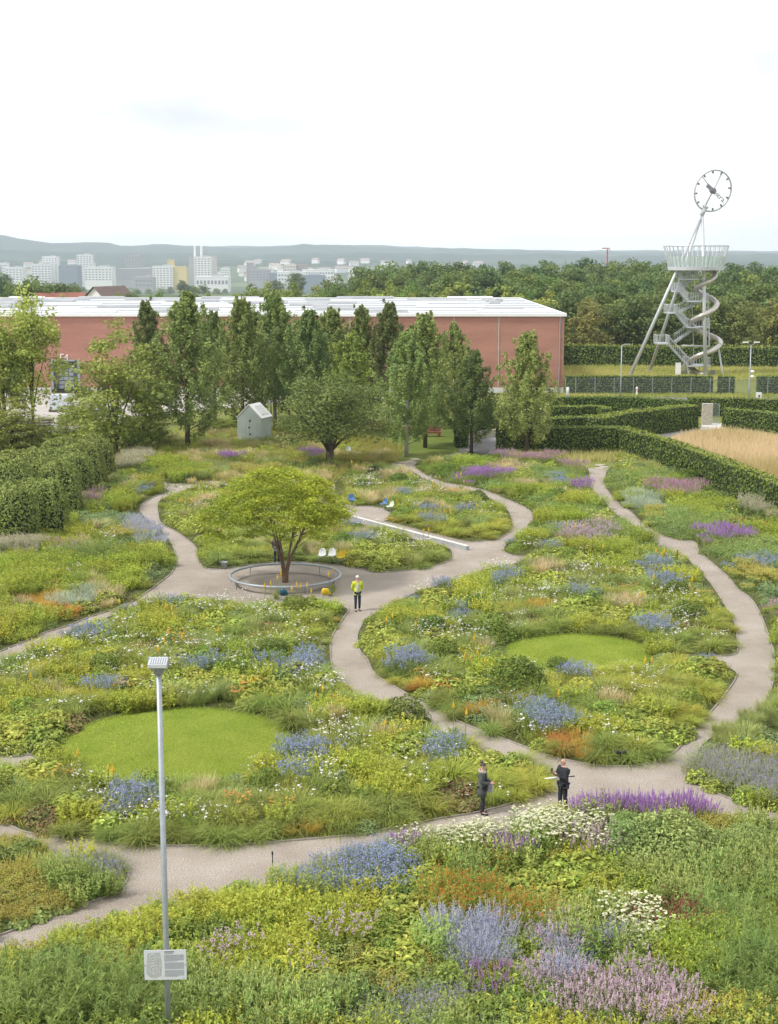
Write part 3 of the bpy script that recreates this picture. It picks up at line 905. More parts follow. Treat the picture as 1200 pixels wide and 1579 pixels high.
# ================================================================== fence, posts, lamps, bollards at the road
fy = P(960, 608.5).y
fx0, fx1 = AT(872, 608, fy).x, AT(1225, 608, fy).x
fn = empty('wire_fence', ((fx0 + fx1) / 2, fy, 0))
tag(fn, 'grey wire mesh fence with thin steel posts in front of the trimmed hedge', 'fence')
FO = Vector(fn.location)
fx = AT(888, 600, fy).x
sp = AT(917.6, 600, fy).x - fx
k = -1
while fx + k * sp < fx1:
    x = max(fx0, fx + k * sp)
    MB(FO).tube([(x, fy, 0), (x, fy, 2.15)], 0.045, 6).build('post', M['galv'], fn)
    pm = MB(FO)
    for j in range(10):
        pm.box((x + sp / 2, fy, 0.12 + j * 0.215), (sp, 0.012, 0.014))
    for j in range(1, 14):
        pm.box((x + sp * j / 14, fy + 0.012, 1.06), (0.010, 0.010, 2.0))
    pm.build('mesh_panel', M['galv'], fn)
    k += 1
def lamp(px, base, top, label, arms=1, spots=0):
    q = P(px, base)
    h_ = AT(px, top, q.y).z
    t = empty('street_lamp', (q.x, q.y, 0))
    tag(t, label, 'lamp', 'slim lamp posts round the garden')
    MB().tube([(0, 0, 0), (0, 0, h_ * 0.25), (0, 0, h_)], [0.10, 0.075, 0.055], 10).build('post', M['galv'], t, True)
    for s in ((1,) if arms == 1 else (-1, 1)):
        hd = MB().tube([(0, 0, h_ - .05), (s * 0.55, 0, h_ + (0.28 if arms == 2 else 0.06))], 0.035, 6)
        a_ = hd.build('arm', M['galv'], t)
        zz = h_ + (0.33 if arms == 2 else 0.08)
        mb = MB().prism([(s * 0.35, -0.14), (s * 1.0, -0.10), (s * 1.05, 0.10), (s * 0.35, 0.14)] if s > 0 else [(s * 0.35, 0.14), (s * 1.0, 0.10), (s * 1.05, -0.10), (s * 0.35, -0.14)], zz - .06, zz + .07)
        mb.build('lamp_head', M['white'] if arms == 2 else M['galv'], a_)
    for j in range(spots):
        z = h_ * (0.52 - 0.09 * j)
        MB().lathe((0.28, -0.05, z), [(0.10, -0.10), (0.26, 0.0), (0.22, 0.14), (0.05, 0.2)], 10).build('spotlight', M['white'], t, True)
lamp(957, 612, 532, 'slim grey lamp post by the road left of the slide tower')
lamp(1155, 618, 532, 'grey lamp post with two angled heads right of the slide tower', 2, 2)
lamp(418, 640, 556, 'slim grey lamp post rising behind the cabin roof')
lamp(1119, 566, 540, 'small distant lamp post in front of the tall back hedge')
def bollard(px, y0, y1, label, wd=0.36):
    q = P(px, y0)
    h_ = AT(px, y1, q.y).z
    o = MB((q.x, q.y, 0)).lathe((q.x, q.y, 0), [(wd / 2, 0), (wd / 2, h_ * .93), (wd / 2 - .04, h_)], 14).build('bollard', M['white'], None, True)
    tag(o, label, 'bollard')
bollard(875.5, 612, 597, 'thick white bollard beside the corner of the brick hall')
bollard(897, 563, 546, 'white post standing in the rough grass before the back hedge', 0.3)
q = P(982, 610)
t = empty('hydrant', (q.x, q.y, 0)); tag(t, 'small white and red hydrant in front of the wire fence', 'hydrant')
MB().lathe((0, 0, 0), [(0.16, 0), (0.11, 0.1), (0.11, 0.85), (0.15, 0.9), (0.13, 1.02), (0.03, 1.1)], 12).build('body', M['white'], t, True)
M['red'] = mat('red_paint', (0.42, 0.06, 0.045), 0.5, var=0.1)
M['rustred'] = mat('rust_red', (0.23, 0.07, 0.055), 0.7, var=0.2)
for s in (-1, 1):
    MB().tube([(s * 0.1, 0, 0.7), (s * 0.24, 0, 0.7)], 0.07, 8).build('outlet', M['red'], t)
q = P(1169, 640)
t = empty('sign_board', (q.x, q.y, 0)); tag(t, 'white upright sign board behind the hedge at the right', 'sign')
MB().box((0, 0, 1.85), (0.62, 0.06, 1.3)).build('panel', M['white'], t)
for s in (-1, 1):
    MB().box((s * 0.26, 0.05, 1.2), (0.06, 0.05, 2.4)).build('post', M['galv'], t)
MB().box((0.05, -0.036, 2.1), (0.2, 0.012, 0.22)).build('pictogram', M['darkgrey'], t)
# gate pillars
q = P(1091, 656)
t = empty('gate_pillar', (q.x, q.y, 0)); tag(t, 'tall plain concrete gate pillar at the gap in the hedges', 'pillar')
MB().box((0, 0.3, 1.1), (1.05, 0.5, 2.2)).build('shaft', M['stone'], t)
MB().box((0, 0.3, 2.22), (1.09, 0.54, 0.04)).build('cap', M['concrete'], t)
q = P(1105, 655)
t = empty('steel_gate', (q.x, q.y, 0)); tag(t, 'narrow grey steel bar gate next to the concrete pillar', 'gate')
fr = MB()
for x in (-0.3, 0.45): fr.box((x, 0.9, 1.05), (0.06, 0.06, 2.1))
fr.box((0.075, 0.9, 2.07), (0.69, 0.05, 0.05)).box((0.075, 0.9, 0.15), (0.69, 0.05, 0.05))
fr.build('frame', M['galv'], t)
for j in range(5):
    MB().box((-0.17 + j * 0.12, 0.9, 1.1), (0.025, 0.025, 1.85)).build('bar', M['galv'], t)
o = sheet('threshold_slab', PX([(1079, 663), (1116, 663), (1114, 653), (1084, 653)]), 0.03, M['white_conc']); o['kind'] = 'structure'
# curved stone wall and red benches on the mown lawn
cv = catmull([P(719, 686), P(726, 679), P(745, 674), P(768, 671)], 5)
t = empty('low_stone_wall', cv[0]); tag(t, 'low curved wall of pale stone blocks beside the dark footpath', 'wall')
for i in range(len(cv) - 1):
    a, c = cv[i], cv[i + 1]
    d = c - a
    MB(cv[0]).box(((a + c) / 2) + Vector((0, 0, 0.3)), (d.length * 0.96, 0.45, 0.6 + 0.03 * (i % 3)), math.atan2(d.y, d.x)).build('stone_block', M['stone'], t)
for i, (x, y, lab) in enumerate(((668, 673, 'rust red block bench on the mown lawn, rightmost of the red ones'), (641, 669, 'rust red block bench behind two pale tree trunks'), (583, 664, 'low rust red bench beside the old fruit tree crown'))):
    q = P(x, y)
    t = empty('red_bench', (q.x, q.y, 0), 0.05 * i); tag(t, lab, 'bench', 'rust red benches on the lawn')
    MB().box((0, 0, 0.42), (1.5, 0.62, 0.16)).build('seat', M['rustred'], t)
    for s in (-1, 1):
        MB().box((s * 0.6, 0, 0.17), (0.2, 0.55, 0.34)).build('leg', M['rustred'], t)
    MB().box((0, 0.28, 0.7), (1.5, 0.08, 0.4)).build('backrest', M['rustred'], t)
rr = random.Random(8)
for i, (x, y) in enumerate([(624, 714), (632, 712), (618, 718), (640, 709), (692, 704), (700, 702), (708, 700), (716, 698), (723, 695), (926, 718), (931, 721), (924, 723)]):
    q = P(x, y)
    n_ = 6
    poly = [(0.42 * math.cos(2 * math.pi * k / n_ + .3) * rr.uniform(.8, 1.2), 0.42 * math.sin(2 * math.pi * k / n_ + .3) * rr.uniform(.8, 1.2)) for k in range(n_)]
    o = MB().prism(poly, 0.0, 0.07).build('stepping_stone', M['stone']); o.location = (q.x, q.y, 0)
    lab = 'pale stepping stone where the middle path meets the lawn' if i < 4 else ('pale stepping stone leading to the dark footpath' if i < 9 else 'pale stepping stone at the far end of the right path')
    tag(o, lab, 'stone', lab.replace('pale stepping stone', 'stepping stones'))

# ================================================================== far town
M['w_pane'] = mat('far_window', (0.20, 0.22, 0.25), 0.3, var=0.1)
def tmat(c): 
    k = 'town_%02d%02d%02d' % tuple(int(x * 99) for x in c)
    if k not in M: M[k] = mat('town_plaster', c, 0.8, var=0.05, scale=0.02)
    return M[k]
WH, GR, YE, BR, BL, BE = (0.72, 0.72, 0.71), (0.34, 0.34, 0.35), (0.62, 0.50, 0.22), (0.27, 0.22, 0.19), (0.20, 0.24, 0.29), (0.60, 0.53, 0.45)
TOWN = [  # px x0, x1, roof row, distance, depth, colour, floors, label
    (65, 88, 396, 2900, 22, WH, 14, 'white slab tower with a grid of windows, left part of the skyline'),
    (48, 78, 408, 2860, 26, WH, 9, 'lower white block joined in front of the leftmost tower'),
    (118, 141, 393, 2950, 22, WH, 15, 'tall white tower right of the leftmost pair in the skyline'),
    (130, 172, 412.5, 2700, 40, WH, 5, 'broad plain white hall block in front of the second tower'),
    (90, 119, 410, 2800, 40, BL, 4, 'dark blue-grey office block between two white towers'),
    (193, 217, 394.5, 3000, 24, GR, 13, 'dark slab tower with a white right edge in the skyline'),
    (178, 242, 415, 2850, 60, GR, 5, 'long grey works building below the dark slab tower'),
    (235, 266, 411, 2600, 30, WH, 10, 'white block with rows of small windows beside the yellow one'),
    (266, 287, 411.5, 2604, 30, YE, 0, 'plain yellow block joined to the white windowed block'),
    (258, 268, 401, 2900, 14, YE, 0, 'small yellow tower rising behind the yellow block'),
    (291, 304, 396, 3050, 30, GR, 0, 'dark grey shaft left of the white office slab under the chimneys'),
    (299, 324, 396.5, 3020, 28, WH, 12, 'white office slab below the twin chimneys'),
    (320, 332, 396, 3060, 30, (0.50, 0.47, 0.46), 0, 'pale brown shaft right of the white office slab'),
    (302, 352, 427, 2500, 40, WH, 1, 'low white warehouse below the white office slab'),
    (340, 353, 414, 2900, 24, WH, 5, 'small white block right of the chimney group'),
    (380, 390.5, 406, 2800, 14, (0.30, 0.26, 0.28), 0, 'narrow dark brown tower standing alone in the middle skyline'),
    (384, 415, 416, 2780, 40, GR, 4, 'grey block with a blue roof band beside the brown tower'),
    (415, 425, 421, 2760, 30, BL, 3, 'small blue-grey block right of the blue roofed one'),
    (424, 470, 420, 2900, 50, WH, 2, 'long low white hall left of the dark glass building'),
    (452, 500, 425, 2600, 50, BL, 3, 'low dark glass building in front of long white roofs'),
    (466, 514, 416.5, 3000, 40, WH, 2, 'white roofed works hall at the right end of the town'),
    (438, 456, 408, 3500, 40, BE, 3, 'beige block on the slope behind the town'),
    (455, 474, 408, 3520, 40, BR, 0, 'brown block on the slope beside the beige one'),
    (0, 10, 406, 2900, 22, WH, 8, 'white block at the far left end of the skyline'),
    (8, 34, 413, 2750, 30, WH, 5, 'low white block second from the left end of the skyline'),
    (-40, -4, 412, 2800, 30, GR, 5, 'grey block just beyond the left end of the skyline'),
    (208, 236, 428, 2450, 30, GR, 2, 'low grey roofed shed left of the white windowed block'),
]
def town_block(x0, x1, top, Y, dep, col, floors, lab):
    a, c = AT(x0, top, Y), AT(x1, top, Y)
    zb = float(terrain_z((x0 + x1) / 2, Y)) - 0.5
    org = Vector(((a.x + c.x) / 2, Y, zb))
    wd, h_ = c.x - a.x, a.z - zb
    t = empty('town_building', org)
    tag(t, lab, 'building')
    MB().box((0, dep / 2, h_ / 2), (wd, dep, h_)).build('wall', tmat(col), t)
    rf_ = MB().box((0, dep / 2, h_ + 0.5), (wd + 0.8, dep + 0.8, 0.9)).build('roof', tmat(tuple(min(0.75, x * 1.05) for x in col)), t)
    if floors and wd > 12:
        MB().box((wd * 0.15, dep / 2, h_ + 2.2), (wd * 0.35, dep * 0.4, 2.6)).build('plant_room', tmat(GR), rf_)
    if floors:
        mb = MB()
        fh = h_ * 0.92 / floors if floors > 5 else h_ * 0.55 / floors
        nc = max(4, int(wd / 5.5))
        for k in range(floors):
            z = h_ - 1.5 - (k + .5) * fh
            if z < 1.5: break
            for j in range(nc):
                x = -wd / 2 + wd * (j + .5) / nc
                mb.box((x, -0.06, z), (wd / nc * 0.62, 0.2, fh * 0.42))
        if mb.v:
            w_ = mb.build('windows', M['w_pane'], t); w_['kind'] = 'stuff'
    return t
for r_ in TOWN:
    tb = town_block(*r_)
for i, (px_, lab) in enumerate(((300.5, 'left of two slim white chimneys above the office slab'), (310.5, 'right of two slim white chimneys above the office slab'))):
    a = AT(px_, 379, 3075); zb = float(terrain_z(px_, 3075)) - 0.5
    o = MB((a.x, a.y, zb)).lathe((a.x, a.y, zb), [(4.2, 0), (2.6, (a.z - zb) * .6), (2.3, a.z - zb - 2), (2.5, a.z - zb)], 14).build('chimney', M['white'], None, True)
    tag(o, 'slim white factory chimney, ' + lab, 'chimney', 'twin chimneys of the town')
# small houses up the slopes behind the town (each a few pixels)
hm = MB().box((0, 0, 4), (14, 11, 8)).mesh('wall', tmat(WH))
rm = MB().add([(-7.6, -6, 8), (7.6, -6, 8), (7.6, 6, 8), (-7.6, 6, 8), (-7.6, 0, 12.5), (7.6, 0, 12.5)], [(0, 1, 5, 4), (2, 3, 4, 5), (0, 4, 3), (1, 2, 5), (3, 2, 1, 0)]).mesh('roof', mat('far_tile', (0.33, 0.27, 0.24), 0.8))
rr = random.Random(21)
for i in range(110):
    px_ = rr.uniform(20, 760) if i < 70 else rr.gauss(420, 60)
    Y = rr.uniform(3200, 4400)
    z = float(terrain_z(px_, Y))
    x = (px_ - 600) / FPX * (Y * CT + 17)
    t = empty('slope_house', (x, Y, z - 0.5), rr.uniform(-0.6, 0.6))
    t.scale = (rr.uniform(.8, 2.2), rr.uniform(.8, 1.6), rr.uniform(.8, 1.5))
    tag(t, 'tiny pale house among many on the hazy slope behind the town', 'house', 'tiny houses on the slope behind the town')
    link('wall', hm, t); link('roof', rm, t)
# near gabled houses behind the hall roof
M['tile_brown'] = mat('brown_tile', (0.16, 0.115, 0.10), 0.8, var=0.15, scale=0.8)
M['tile_red'] = mat('red_tile', (0.30, 0.12, 0.085), 0.8, var=0.15, scale=0.8)
for (px_, ridge, Y, wd, dep, m_, rz, lab) in ((168, 441, 300, 5.0, 7, 'tile_brown', 1.15, 'house with brown gable roof and white gable behind the hall'),
                                        (92, 451, 315, 5, 6, 'tile_red', 0.5, 'house with a red tiled roof left of the brown gable'),
                                        (66, 452, 330, 5, 6, 'tile_red', 0.2, 'low red roofed house at the left behind the hall')):
    a = AT(px_, ridge, Y)
    t = empty('gable_house', (a.x, Y, 0), rz)
    tag(t, lab, 'house')
    h_ = a.z; e_ = h_ - 3.4
    MB().add([(-wd, -dep / 2, 0), (wd, -dep / 2, 0), (wd, dep / 2, 0), (-wd, dep / 2, 0), (-wd, -dep / 2, e_), (wd, -dep / 2, e_), (wd, dep / 2, e_), (-wd, dep / 2, e_), (-wd, 0, h_ - .15), (wd, 0, h_ - .15)],
             [(0, 1, 5, 4), (2, 3, 7, 6), (0, 4, 8, 7, 3), (1, 2, 6, 9, 5)]).build('wall', M['white'], t)
    o_ = 0.5
    MB().add([(-wd - o_, -dep / 2 - o_, e_ - .35), (wd + o_, -dep / 2 - o_, e_ - .35), (wd + o_, 0, h_), (-wd - o_, 0, h_), (wd + o_, dep / 2 + o_, e_ - .35), (-wd - o_, dep / 2 + o_, e_ - .35)],
             [(0, 1, 2, 3), (3, 2, 4, 5)]).build('roof', M[m_], t)
    for s in (-1, 1):
        MB().box((wd + 0.03, s * 1.6, e_ * 0.6), (0.08, 1.0, 1.3)).build('window', M['w_pane'], t)
# far crane above the wood
a = AT(937, 384, 900)
t = empty('tower_crane', (a.x, 900, -20)); tag(t, 'tiny red tower crane rising above the distant wood', 'crane')
h_ = a.z + 20
MB().box((0, 0, h_ / 2), (0.7, 0.7, h_)).build('mast', M['red'], t)
MB().box((-1.0, 0, h_ + .5), (4.5, .6, .6)).build('jib', M['red'], t)
MB().box((1.3, 0, h_ - .3), (.8, .8, .8)).build('counterweight', M['concrete'], t)

# ================================================================== leaves
def unit(v):
    return v / np.maximum(np.linalg.norm(v, axis=1, keepdims=True), 1e-6)
def leaf_quads(nb, rs, pos, nrm, size, cols, aspect=0.55, jit=0.7):
    """one pointed leaf per position, roughly facing nrm"""
    n = len(pos)
    nn = unit(nrm + rs.normal(0, jit, (n, 3)))
    r = rs.normal(0, 1, (n, 3))
    t = unit(r - nn * (r * nn).sum(1, keepdims=True))
    b = np.cross(nn, t)
    s = (size * rs.uniform(0.7, 1.3, (n, 1)))
    a = pos - t * s * 0.5
    c = pos + t * s * 0.5
    k = s * aspect * 0.5
    m = pos - t * s * 0.06
    up = nn * s * 0.10
    v = np.stack([a, m - b * k + up, c, m + b * k + up], 1)
    nb.quads(v, cols)
def vary(rs, n, c1, c2=None, v=0.22):
    c1 = np.array(c1)
    f = rs.rand(n, 1)
    c = c1 if c2 is None else c1 * (1 - f) + np.array(c2) * f
    return c * rs.uniform(1 - v, 1 + v, (n, 1))
def blob_points(rs, cen, rad, n, shell=0.45):
    """n points in each ellipsoid (cen k,3; rad k,3), thicker towards the outside"""
    k = len(cen)
    d = unit(rs.normal(0, 1, (k * n, 3)))
    rr_ = rs.rand(k * n, 1) ** shell
    cc = np.repeat(cen, n, 0); rd = np.repeat(rad, n, 0)
    return cc + d * rr_ * rd, d

def make_upright(seed, h=11.0, wmax=2.3, c1=(0.075, 0.118, 0.034), c2=(0.125, 0.165, 0.045), clear=0.10, leaf=0.17, nper=40, nbr=92):
    rs = np.random.RandomState(seed)
    nb = NB(); tr = MB()
    lean = rs.normal(0, 0.12, 2)
    tp = [(lean[0] * t * t, lean[1] * t * t, h * t * 0.93) for t in np.linspace(0, 1, 7)]
    tr.tube(tp, [0.15 * (1 - 0.85 * t) + 0.015 for t in np.linspace(0, 1, 7)], 7)
    cen, rad = [], []
    for i in range(nbr):
        t = clear + (0.98 - clear) * (i / nbr) ** 0.92
        z0 = h * t * 0.88
        az = i * 2.399 + rs.uniform(-.4, .4)
        prof = np.interp(t, [0, clear, clear + 0.10, 0.30, 0.5, 0.75, 1.0], [0.5, 0.78, 1.06, 1.0, 0.70, 0.33, 0.05])
        ln = wmax * prof * rs.uniform(0.72, 1.18)
        rise = ln * np.interp(t, [0, 0.3, 1], [0.45, 1.15, 3.2]) * rs.uniform(.85, 1.2)
        rise = min(rise, (h * 1.03 - z0) * rs.uniform(.35, 1.0))
        p0 = np.array([lean[0] * t * t, lean[1] * t * t, z0])
        p1 = p0 + np.array([math.cos(az) * ln, math.sin(az) * ln, rise])
        pm = p0 * 0.5 + p1 * 0.5 + np.array([math.cos(az) * ln * .12, math.sin(az) * ln * .12, -rise * .08])
        if i % 3 == 0:
            tr.tube([p0, pm, p1], [0.035, 0.025, 0.01], 4)
        nseg = 6
        for k in range(nseg):
            u = 0.28 + 0.74 * (k + 0.5) / nseg
            p = (1 - u) ** 2 * p0 + 2 * u * (1 - u) * pm + u * u * p1
            r0 = (0.14 + 0.26 * prof) * rs.uniform(.75, 1.25) * (1.12 - 0.45 * u)
            cen.append(p + rs.normal(0, .12, 3)); rad.append([r0, r0, r0 * 1.7])
    cen, rad = np.array(cen), np.array(rad)
    pos, d = blob_points(rs, cen, rad, nper, 0.6)
    tint = np.repeat(rs.uniform(0.0, 1.0, len(cen)), nper)[:, None]
    cols = (np.array(c1) * (1 - tint) + np.array(c2) * tint) * rs.uniform(.78, 1.25, (len(pos), 1))
    leaf_quads(nb, rs, pos, d * 0.6 + np.array([0, 0, .5]), leaf, cols, 0.7)
    return tr.mesh('trunk', M['bark_pale' if seed % 3 == 0 else 'bark'], True), nb.mesh('crown', M['treeleaf'])

def make_round(seed, h=13.0, w=5.0, base=0.2, ncl=46, nper=60, leaf=0.5, c1=(0.055, 0.088, 0.028), c2=(0.10, 0.135, 0.04), trunk=0.3, flat=1.0, bark='bark', rcl=0.30, forks=7, cb=None, flip=-.55):
    rs = np.random.RandomState(seed)
    nb = NB(); tr = MB()
    cb = base if cb is None else cb
    cz, rz_ = h * (cb + (1 - cb) * 0.52), h * (1 - cb) * 0.5 * flat
    zb = h * base
    tr.tube([(0, 0, 0), (0.05 * trunk, 0.1 * trunk, zb * .6), (0, 0, zb * 1.2), (0.1, 0, cz)], [trunk * 1.15, trunk * .9, trunk * .8, trunk * .4], 8)
    cen, rad = [], []
    for i in range(ncl):
        d = unit(rs.normal(0, 1, (1, 3)))[0]
        if d[2] < flip: d[2] *= -0.6
        u = rs.uniform(0.45, 0.86) if i % 4 else rs.uniform(0.1, 0.5)
        irr = 1 + 0.16 * math.sin(3 * math.atan2(d[1], d[0]) + seed) + rs.uniform(-.1, .1)
        c = np.array([d[0] * w * u * irr, d[1] * w * u * irr, cz + d[2] * rz_ * u])
        r = w * rcl * rs.uniform(.7, 1.25)
        cen.append(c); rad.append([r, r, r * 0.72])
        if i < forks * 3 and i % 3 == 0:
            m_ = np.array([c[0] * .35, c[1] * .35, zb + (c[2] - zb) * .45])
            tr.tube([(0, 0, zb * 0.95), m_, c], [trunk * .5, trunk * .3, trunk * .1], 6)
    cen, rad = np.array(cen), np.array(rad)
    pos, d = blob_points(rs, cen, rad, nper, 0.33)
    tint = np.repeat(rs.uniform(0, 1, len(cen)), nper)[:, None]
    cols = (np.array(c1) * (1 - tint) + np.array(c2) * tint) * rs.uniform(.78, 1.25, (len(pos), 1))
    leaf_quads(nb, rs, pos, d + np.array([0, 0, .55]), leaf, cols, 0.72)
    return tr.mesh('trunk', M[bark], True), nb.mesh('crown', M['treeleaf'])

def place_tree(name, meshes, loc, sc, rz, label, cat='tree', group=None):
    t = empty(name, loc, rz)
    t.scale = sc
    tag(t, label, cat, group)
    link('trunk', meshes[0], t); link('crown', meshes[1], t)
    return t

# ---- row of slender trees in front of the hall: px, top row, base row, half width px, variant, label
UP = [make_upright(s, c1=a, c2=b_) for s, a, b_ in ((1, (0.088, 0.118, 0.036), (0.140, 0.170, 0.052)), (2, (0.096, 0.125, 0.038), (0.150, 0.180, 0.054)),
      (3, (0.104, 0.134, 0.040), (0.160, 0.188, 0.056)), (4, (0.072, 0.102, 0.034), (0.118, 0.148, 0.048)), (5, (0.105, 0.155, 0.035), (0.17, 0.215, 0.05)))]
ROW = [
    (290, 436, 696, 58, 0, 'tall slender dark green tree with a bare stem on the meadow left of the cabin'),
    (232, 452, 655, 34, 3, 'thin topped dark tree behind the broad yellow-green left tree'),
    (375, 446, 668, 46, 1, 'slender tree directly behind the left edge of the cabin'),
    (332, 470, 650, 36, 0, 'slender tree between the dark front tree and the cabin'),
    (424, 438, 660, 44, 2, 'slender tree behind the cabin with wispy top above the roof'),
    (400, 470, 645, 34, 3, 'dark slender tree in the second row behind the cabin'),
    (476, 466, 668, 44, 3, 'slender tree behind the left half of the old fruit tree'),
    (512, 464, 655, 42, 1, 'slender tree behind the middle of the old fruit tree'),
    (541, 505, 672, 44, 4, 'shorter lime green slender tree behind the old fruit tree'),
    (560, 462, 652, 36, 2, 'slender tree with a thin top right of the lime green one'),
    (598, 455, 655, 36, 3, 'tall dark narrow tree above the red benches'),
    (627, 500, 704, 46, 2, 'slender tree with a pale trunk on the mown lawn, left of the pair'),
    (656, 470, 690, 48, 1, 'slender tree with a pale trunk on the mown lawn, right of the pair'),
    (702, 488, 668, 34, 0, 'narrow tree behind the dark hedge end, in front of bare brick'),
    (727, 530, 698, 40, 3, 'small slender tree standing by the dark footpath'),
    (812, 500, 704, 48, 1, 'lone conical tree with a pale trunk before the maze hedge'),
    (446, 490, 650, 30, 1, 'second row slender tree right of the cabin lamp post'),
    (640, 492, 660, 36, 0, 'second row slender tree behind the pale trunked pair'),
]
for i, (px_, top, base, hw, v, lab) in enumerate(ROW):
    q = P(px_, base)
    h_ = AT(px_, top, q.y).z
    wm = hw / ppm(q)
    place_tree('slender_tree', UP[v], (q.x, q.y, 0), (wm / 2.2, wm / 2.2, h_ / 10.7), i * 1.7, lab, 'tree', 'slender trees in front of the hall')

# ---- broad trees at the left
LT = [make_round(31, 10, 3.3, 0.04, 84, 80, 0.22, (0.105, 0.135, 0.030), (0.19, 0.22, 0.05), 0.16, 1.04, rcl=0.25, cb=-.10, flip=-.9), make_round(32, 10, 3.0, 0.16, 90, 70, 0.22, (0.115, 0.15, 0.032), (0.20, 0.235, 0.05), 0.13, 1.03, rcl=0.27, forks=9, cb=.06, flip=-.85)]
for px_, top, base, hw, v, lab in ((178, 492, 702, 66, 0, 'broad yellow-green tree behind the clipped hedges at the left'),
                              (52, 440, 672, 50, 1, 'tall airy lime green tree with thin stems at the left'),
                              (8, 480, 676, 42, 1, 'airy lime green tree cut by the left edge of the view'),
                              (-60, 470, 680, 60, 0, 'broad tree just outside the left edge of the view'),
                              (128, 596, 690, 40, 0, 'bushy low tree in front of the yard crates'),
                              (222, 560, 690, 34, 0, 'smaller yellow-green tree beside the dark slender tree'),
                              (20, 612, 694, 44, 0, 'low dark bushy tree behind the clipped hedges at the left edge')):
    q = P(px_, base)
    h_ = AT(px_, top, q.y).z
    wm = hw / ppm(q)
    place_tree('broad_tree', LT[v], (q.x, q.y, 0), (wm / 2.35, wm / 2.35, h_ / 9.8), px_ * .37, lab, 'tree', 'trees by the yard')
for i, (px_, top, base, hw) in enumerate(((88, 652, 694, 26), (150, 648, 698, 30), (200, 655, 700, 26), (246, 652, 690, 24), (330, 640, 668, 24), (360, 640, 664, 22), (-20, 640, 694, 34), (50, 645, 690, 26), (455, 640, 668, 26), (520, 640, 666, 24))):
    q = P(px_, base)
    h_ = AT(px_, top, q.y).z
    wm = hw / ppm(q)
    place_tree('undergrowth_bush', LT[0], (q.x, q.y, -.2), (wm / 2.35, wm / 2.35, (h_ + .2) / 9.8), px_ * .61, ['bush under the trees in front of the yard, ' , 'bush below the row of slender trees, '][px_ > 300] + ['second from the left', 'in the middle', 'left of the dark front tree', 'next to the dark front tree', 'left of the cabin', 'touching the cabin', 'at the left edge', 'below the airy lime tree', 'left behind the fruit tree', 'right behind the fruit tree'][i], 'bush', 'bushes under the trees')
# ---- old fruit tree
q = P(509, 719)
h_ = AT(509, 578, q.y).z
apple = make_round(41, 10, 5.2, 0.16, 96, 150, 0.21, (0.060, 0.080, 0.024), (0.118, 0.132, 0.038), 0.36, 1.0, rcl=0.25, forks=11, cb=.06, flip=-.75)
place_tree('old_fruit_tree', apple, (q.x, q.y, 0), (90 / ppm(q) / 4.5, 90 / ppm(q) / 4.5, h_ / 9.5), 0.6, 'old spreading fruit tree with a thick dark trunk on the meadow')
# ---- multi-stemmed tree inside the ring bench
def ring_tree():
    rs = np.random.RandomState(77)
    nb = NB(); tr = MB()
    H = 6.45; Wd = 3.95
    cen, rad = [], []
    for i in range(9):
        az = i * 2.399 + rs.uniform(-.2, .2)
        b0 = np.array([math.cos(az) * .11, math.sin(az) * .11, 0.0])
        rr_ = rs.uniform(.35, 1.0)
        e = np.array([math.cos(az) * Wd * .62 * rr_, math.sin(az) * Wd * .62 * rr_, rs.uniform(3.0, 4.3) + (1 - rr_) * .9])
        m1 = b0 + np.array([math.cos(az) * .22 * rr_, math.sin(az) * .22 * rr_, 1.05])
        m2 = (m1 + e) / 2 + np.array([math.cos(az) * .15, math.sin(az) * .15, .25])
        pts_ = catmull([b0, m1, m2, e], 4)
        tr.tube(pts_, list(np.linspace(0.070, 0.020, len(pts_))), 7)
        for j in range(4):
            s0 = pts_[len(pts_) // 2 + j]
            d = np.array([math.cos(az + rs.normal(0, .7)), math.sin(az + rs.normal(0, .7)), rs.uniform(.3, .9)])
            tr.tube([s0, Vector(np.array(s0) + d * rs.uniform(.7, 1.4))], [0.028, 0.008], 5)
    # layered flat pads of foliage under an umbrella surface
    for i in range(400):
        az = rs.uniform(0, 6.28); u = math.sqrt(rs.rand())
        asym = 1 + 0.12 * math.cos(az - 2.6)
        x, y = math.cos(az) * u * Wd * asym, math.sin(az) * u * Wd * asym
        ztop = H - 2.35 * u ** 2.1 - 0.15
        zlow = 3.15 - 0.35 * u - 1.25 * u * u * max(0.0, math.cos(az - 2.6)) ** 2
        f = rs.rand()
        z = ztop - (ztop - zlow) * (f ** 1.7) * (1 if i % 3 else .35)
        r = rs.uniform(.42, .85)
        cen.append([x, y, z]); rad.append([r, r, r * .24])
    cen, rad = np.array(cen), np.array(rad)
    n = 90
    pos, d = blob_points(rs, cen, rad, n, .5)
    pos[:, 2] -= 0.22 * (((pos[:, :2] - np.repeat(cen, n, 0)[:, :2]) ** 2).sum(1)) / 0.4   # pads droop at the rim
    tint = np.repeat(rs.rand(len(cen)), n)[:, None]
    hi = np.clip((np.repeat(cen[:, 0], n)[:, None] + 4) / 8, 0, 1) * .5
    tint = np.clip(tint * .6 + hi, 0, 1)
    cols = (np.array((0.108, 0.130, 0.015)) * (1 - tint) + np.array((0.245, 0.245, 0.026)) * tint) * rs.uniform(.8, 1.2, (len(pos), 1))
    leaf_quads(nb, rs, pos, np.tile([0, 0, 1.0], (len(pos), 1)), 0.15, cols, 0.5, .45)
    return tr.mesh('trunk', M['bark_maple'], True), nb.mesh('crown', M['treeleaf'])
place_tree('ring_tree', ring_tree(), (RINGC.x, RINGC.y, 0.02), (1, 1, 1), 0.4, 'multi-stemmed lime green spreading tree inside the steel ring bench')

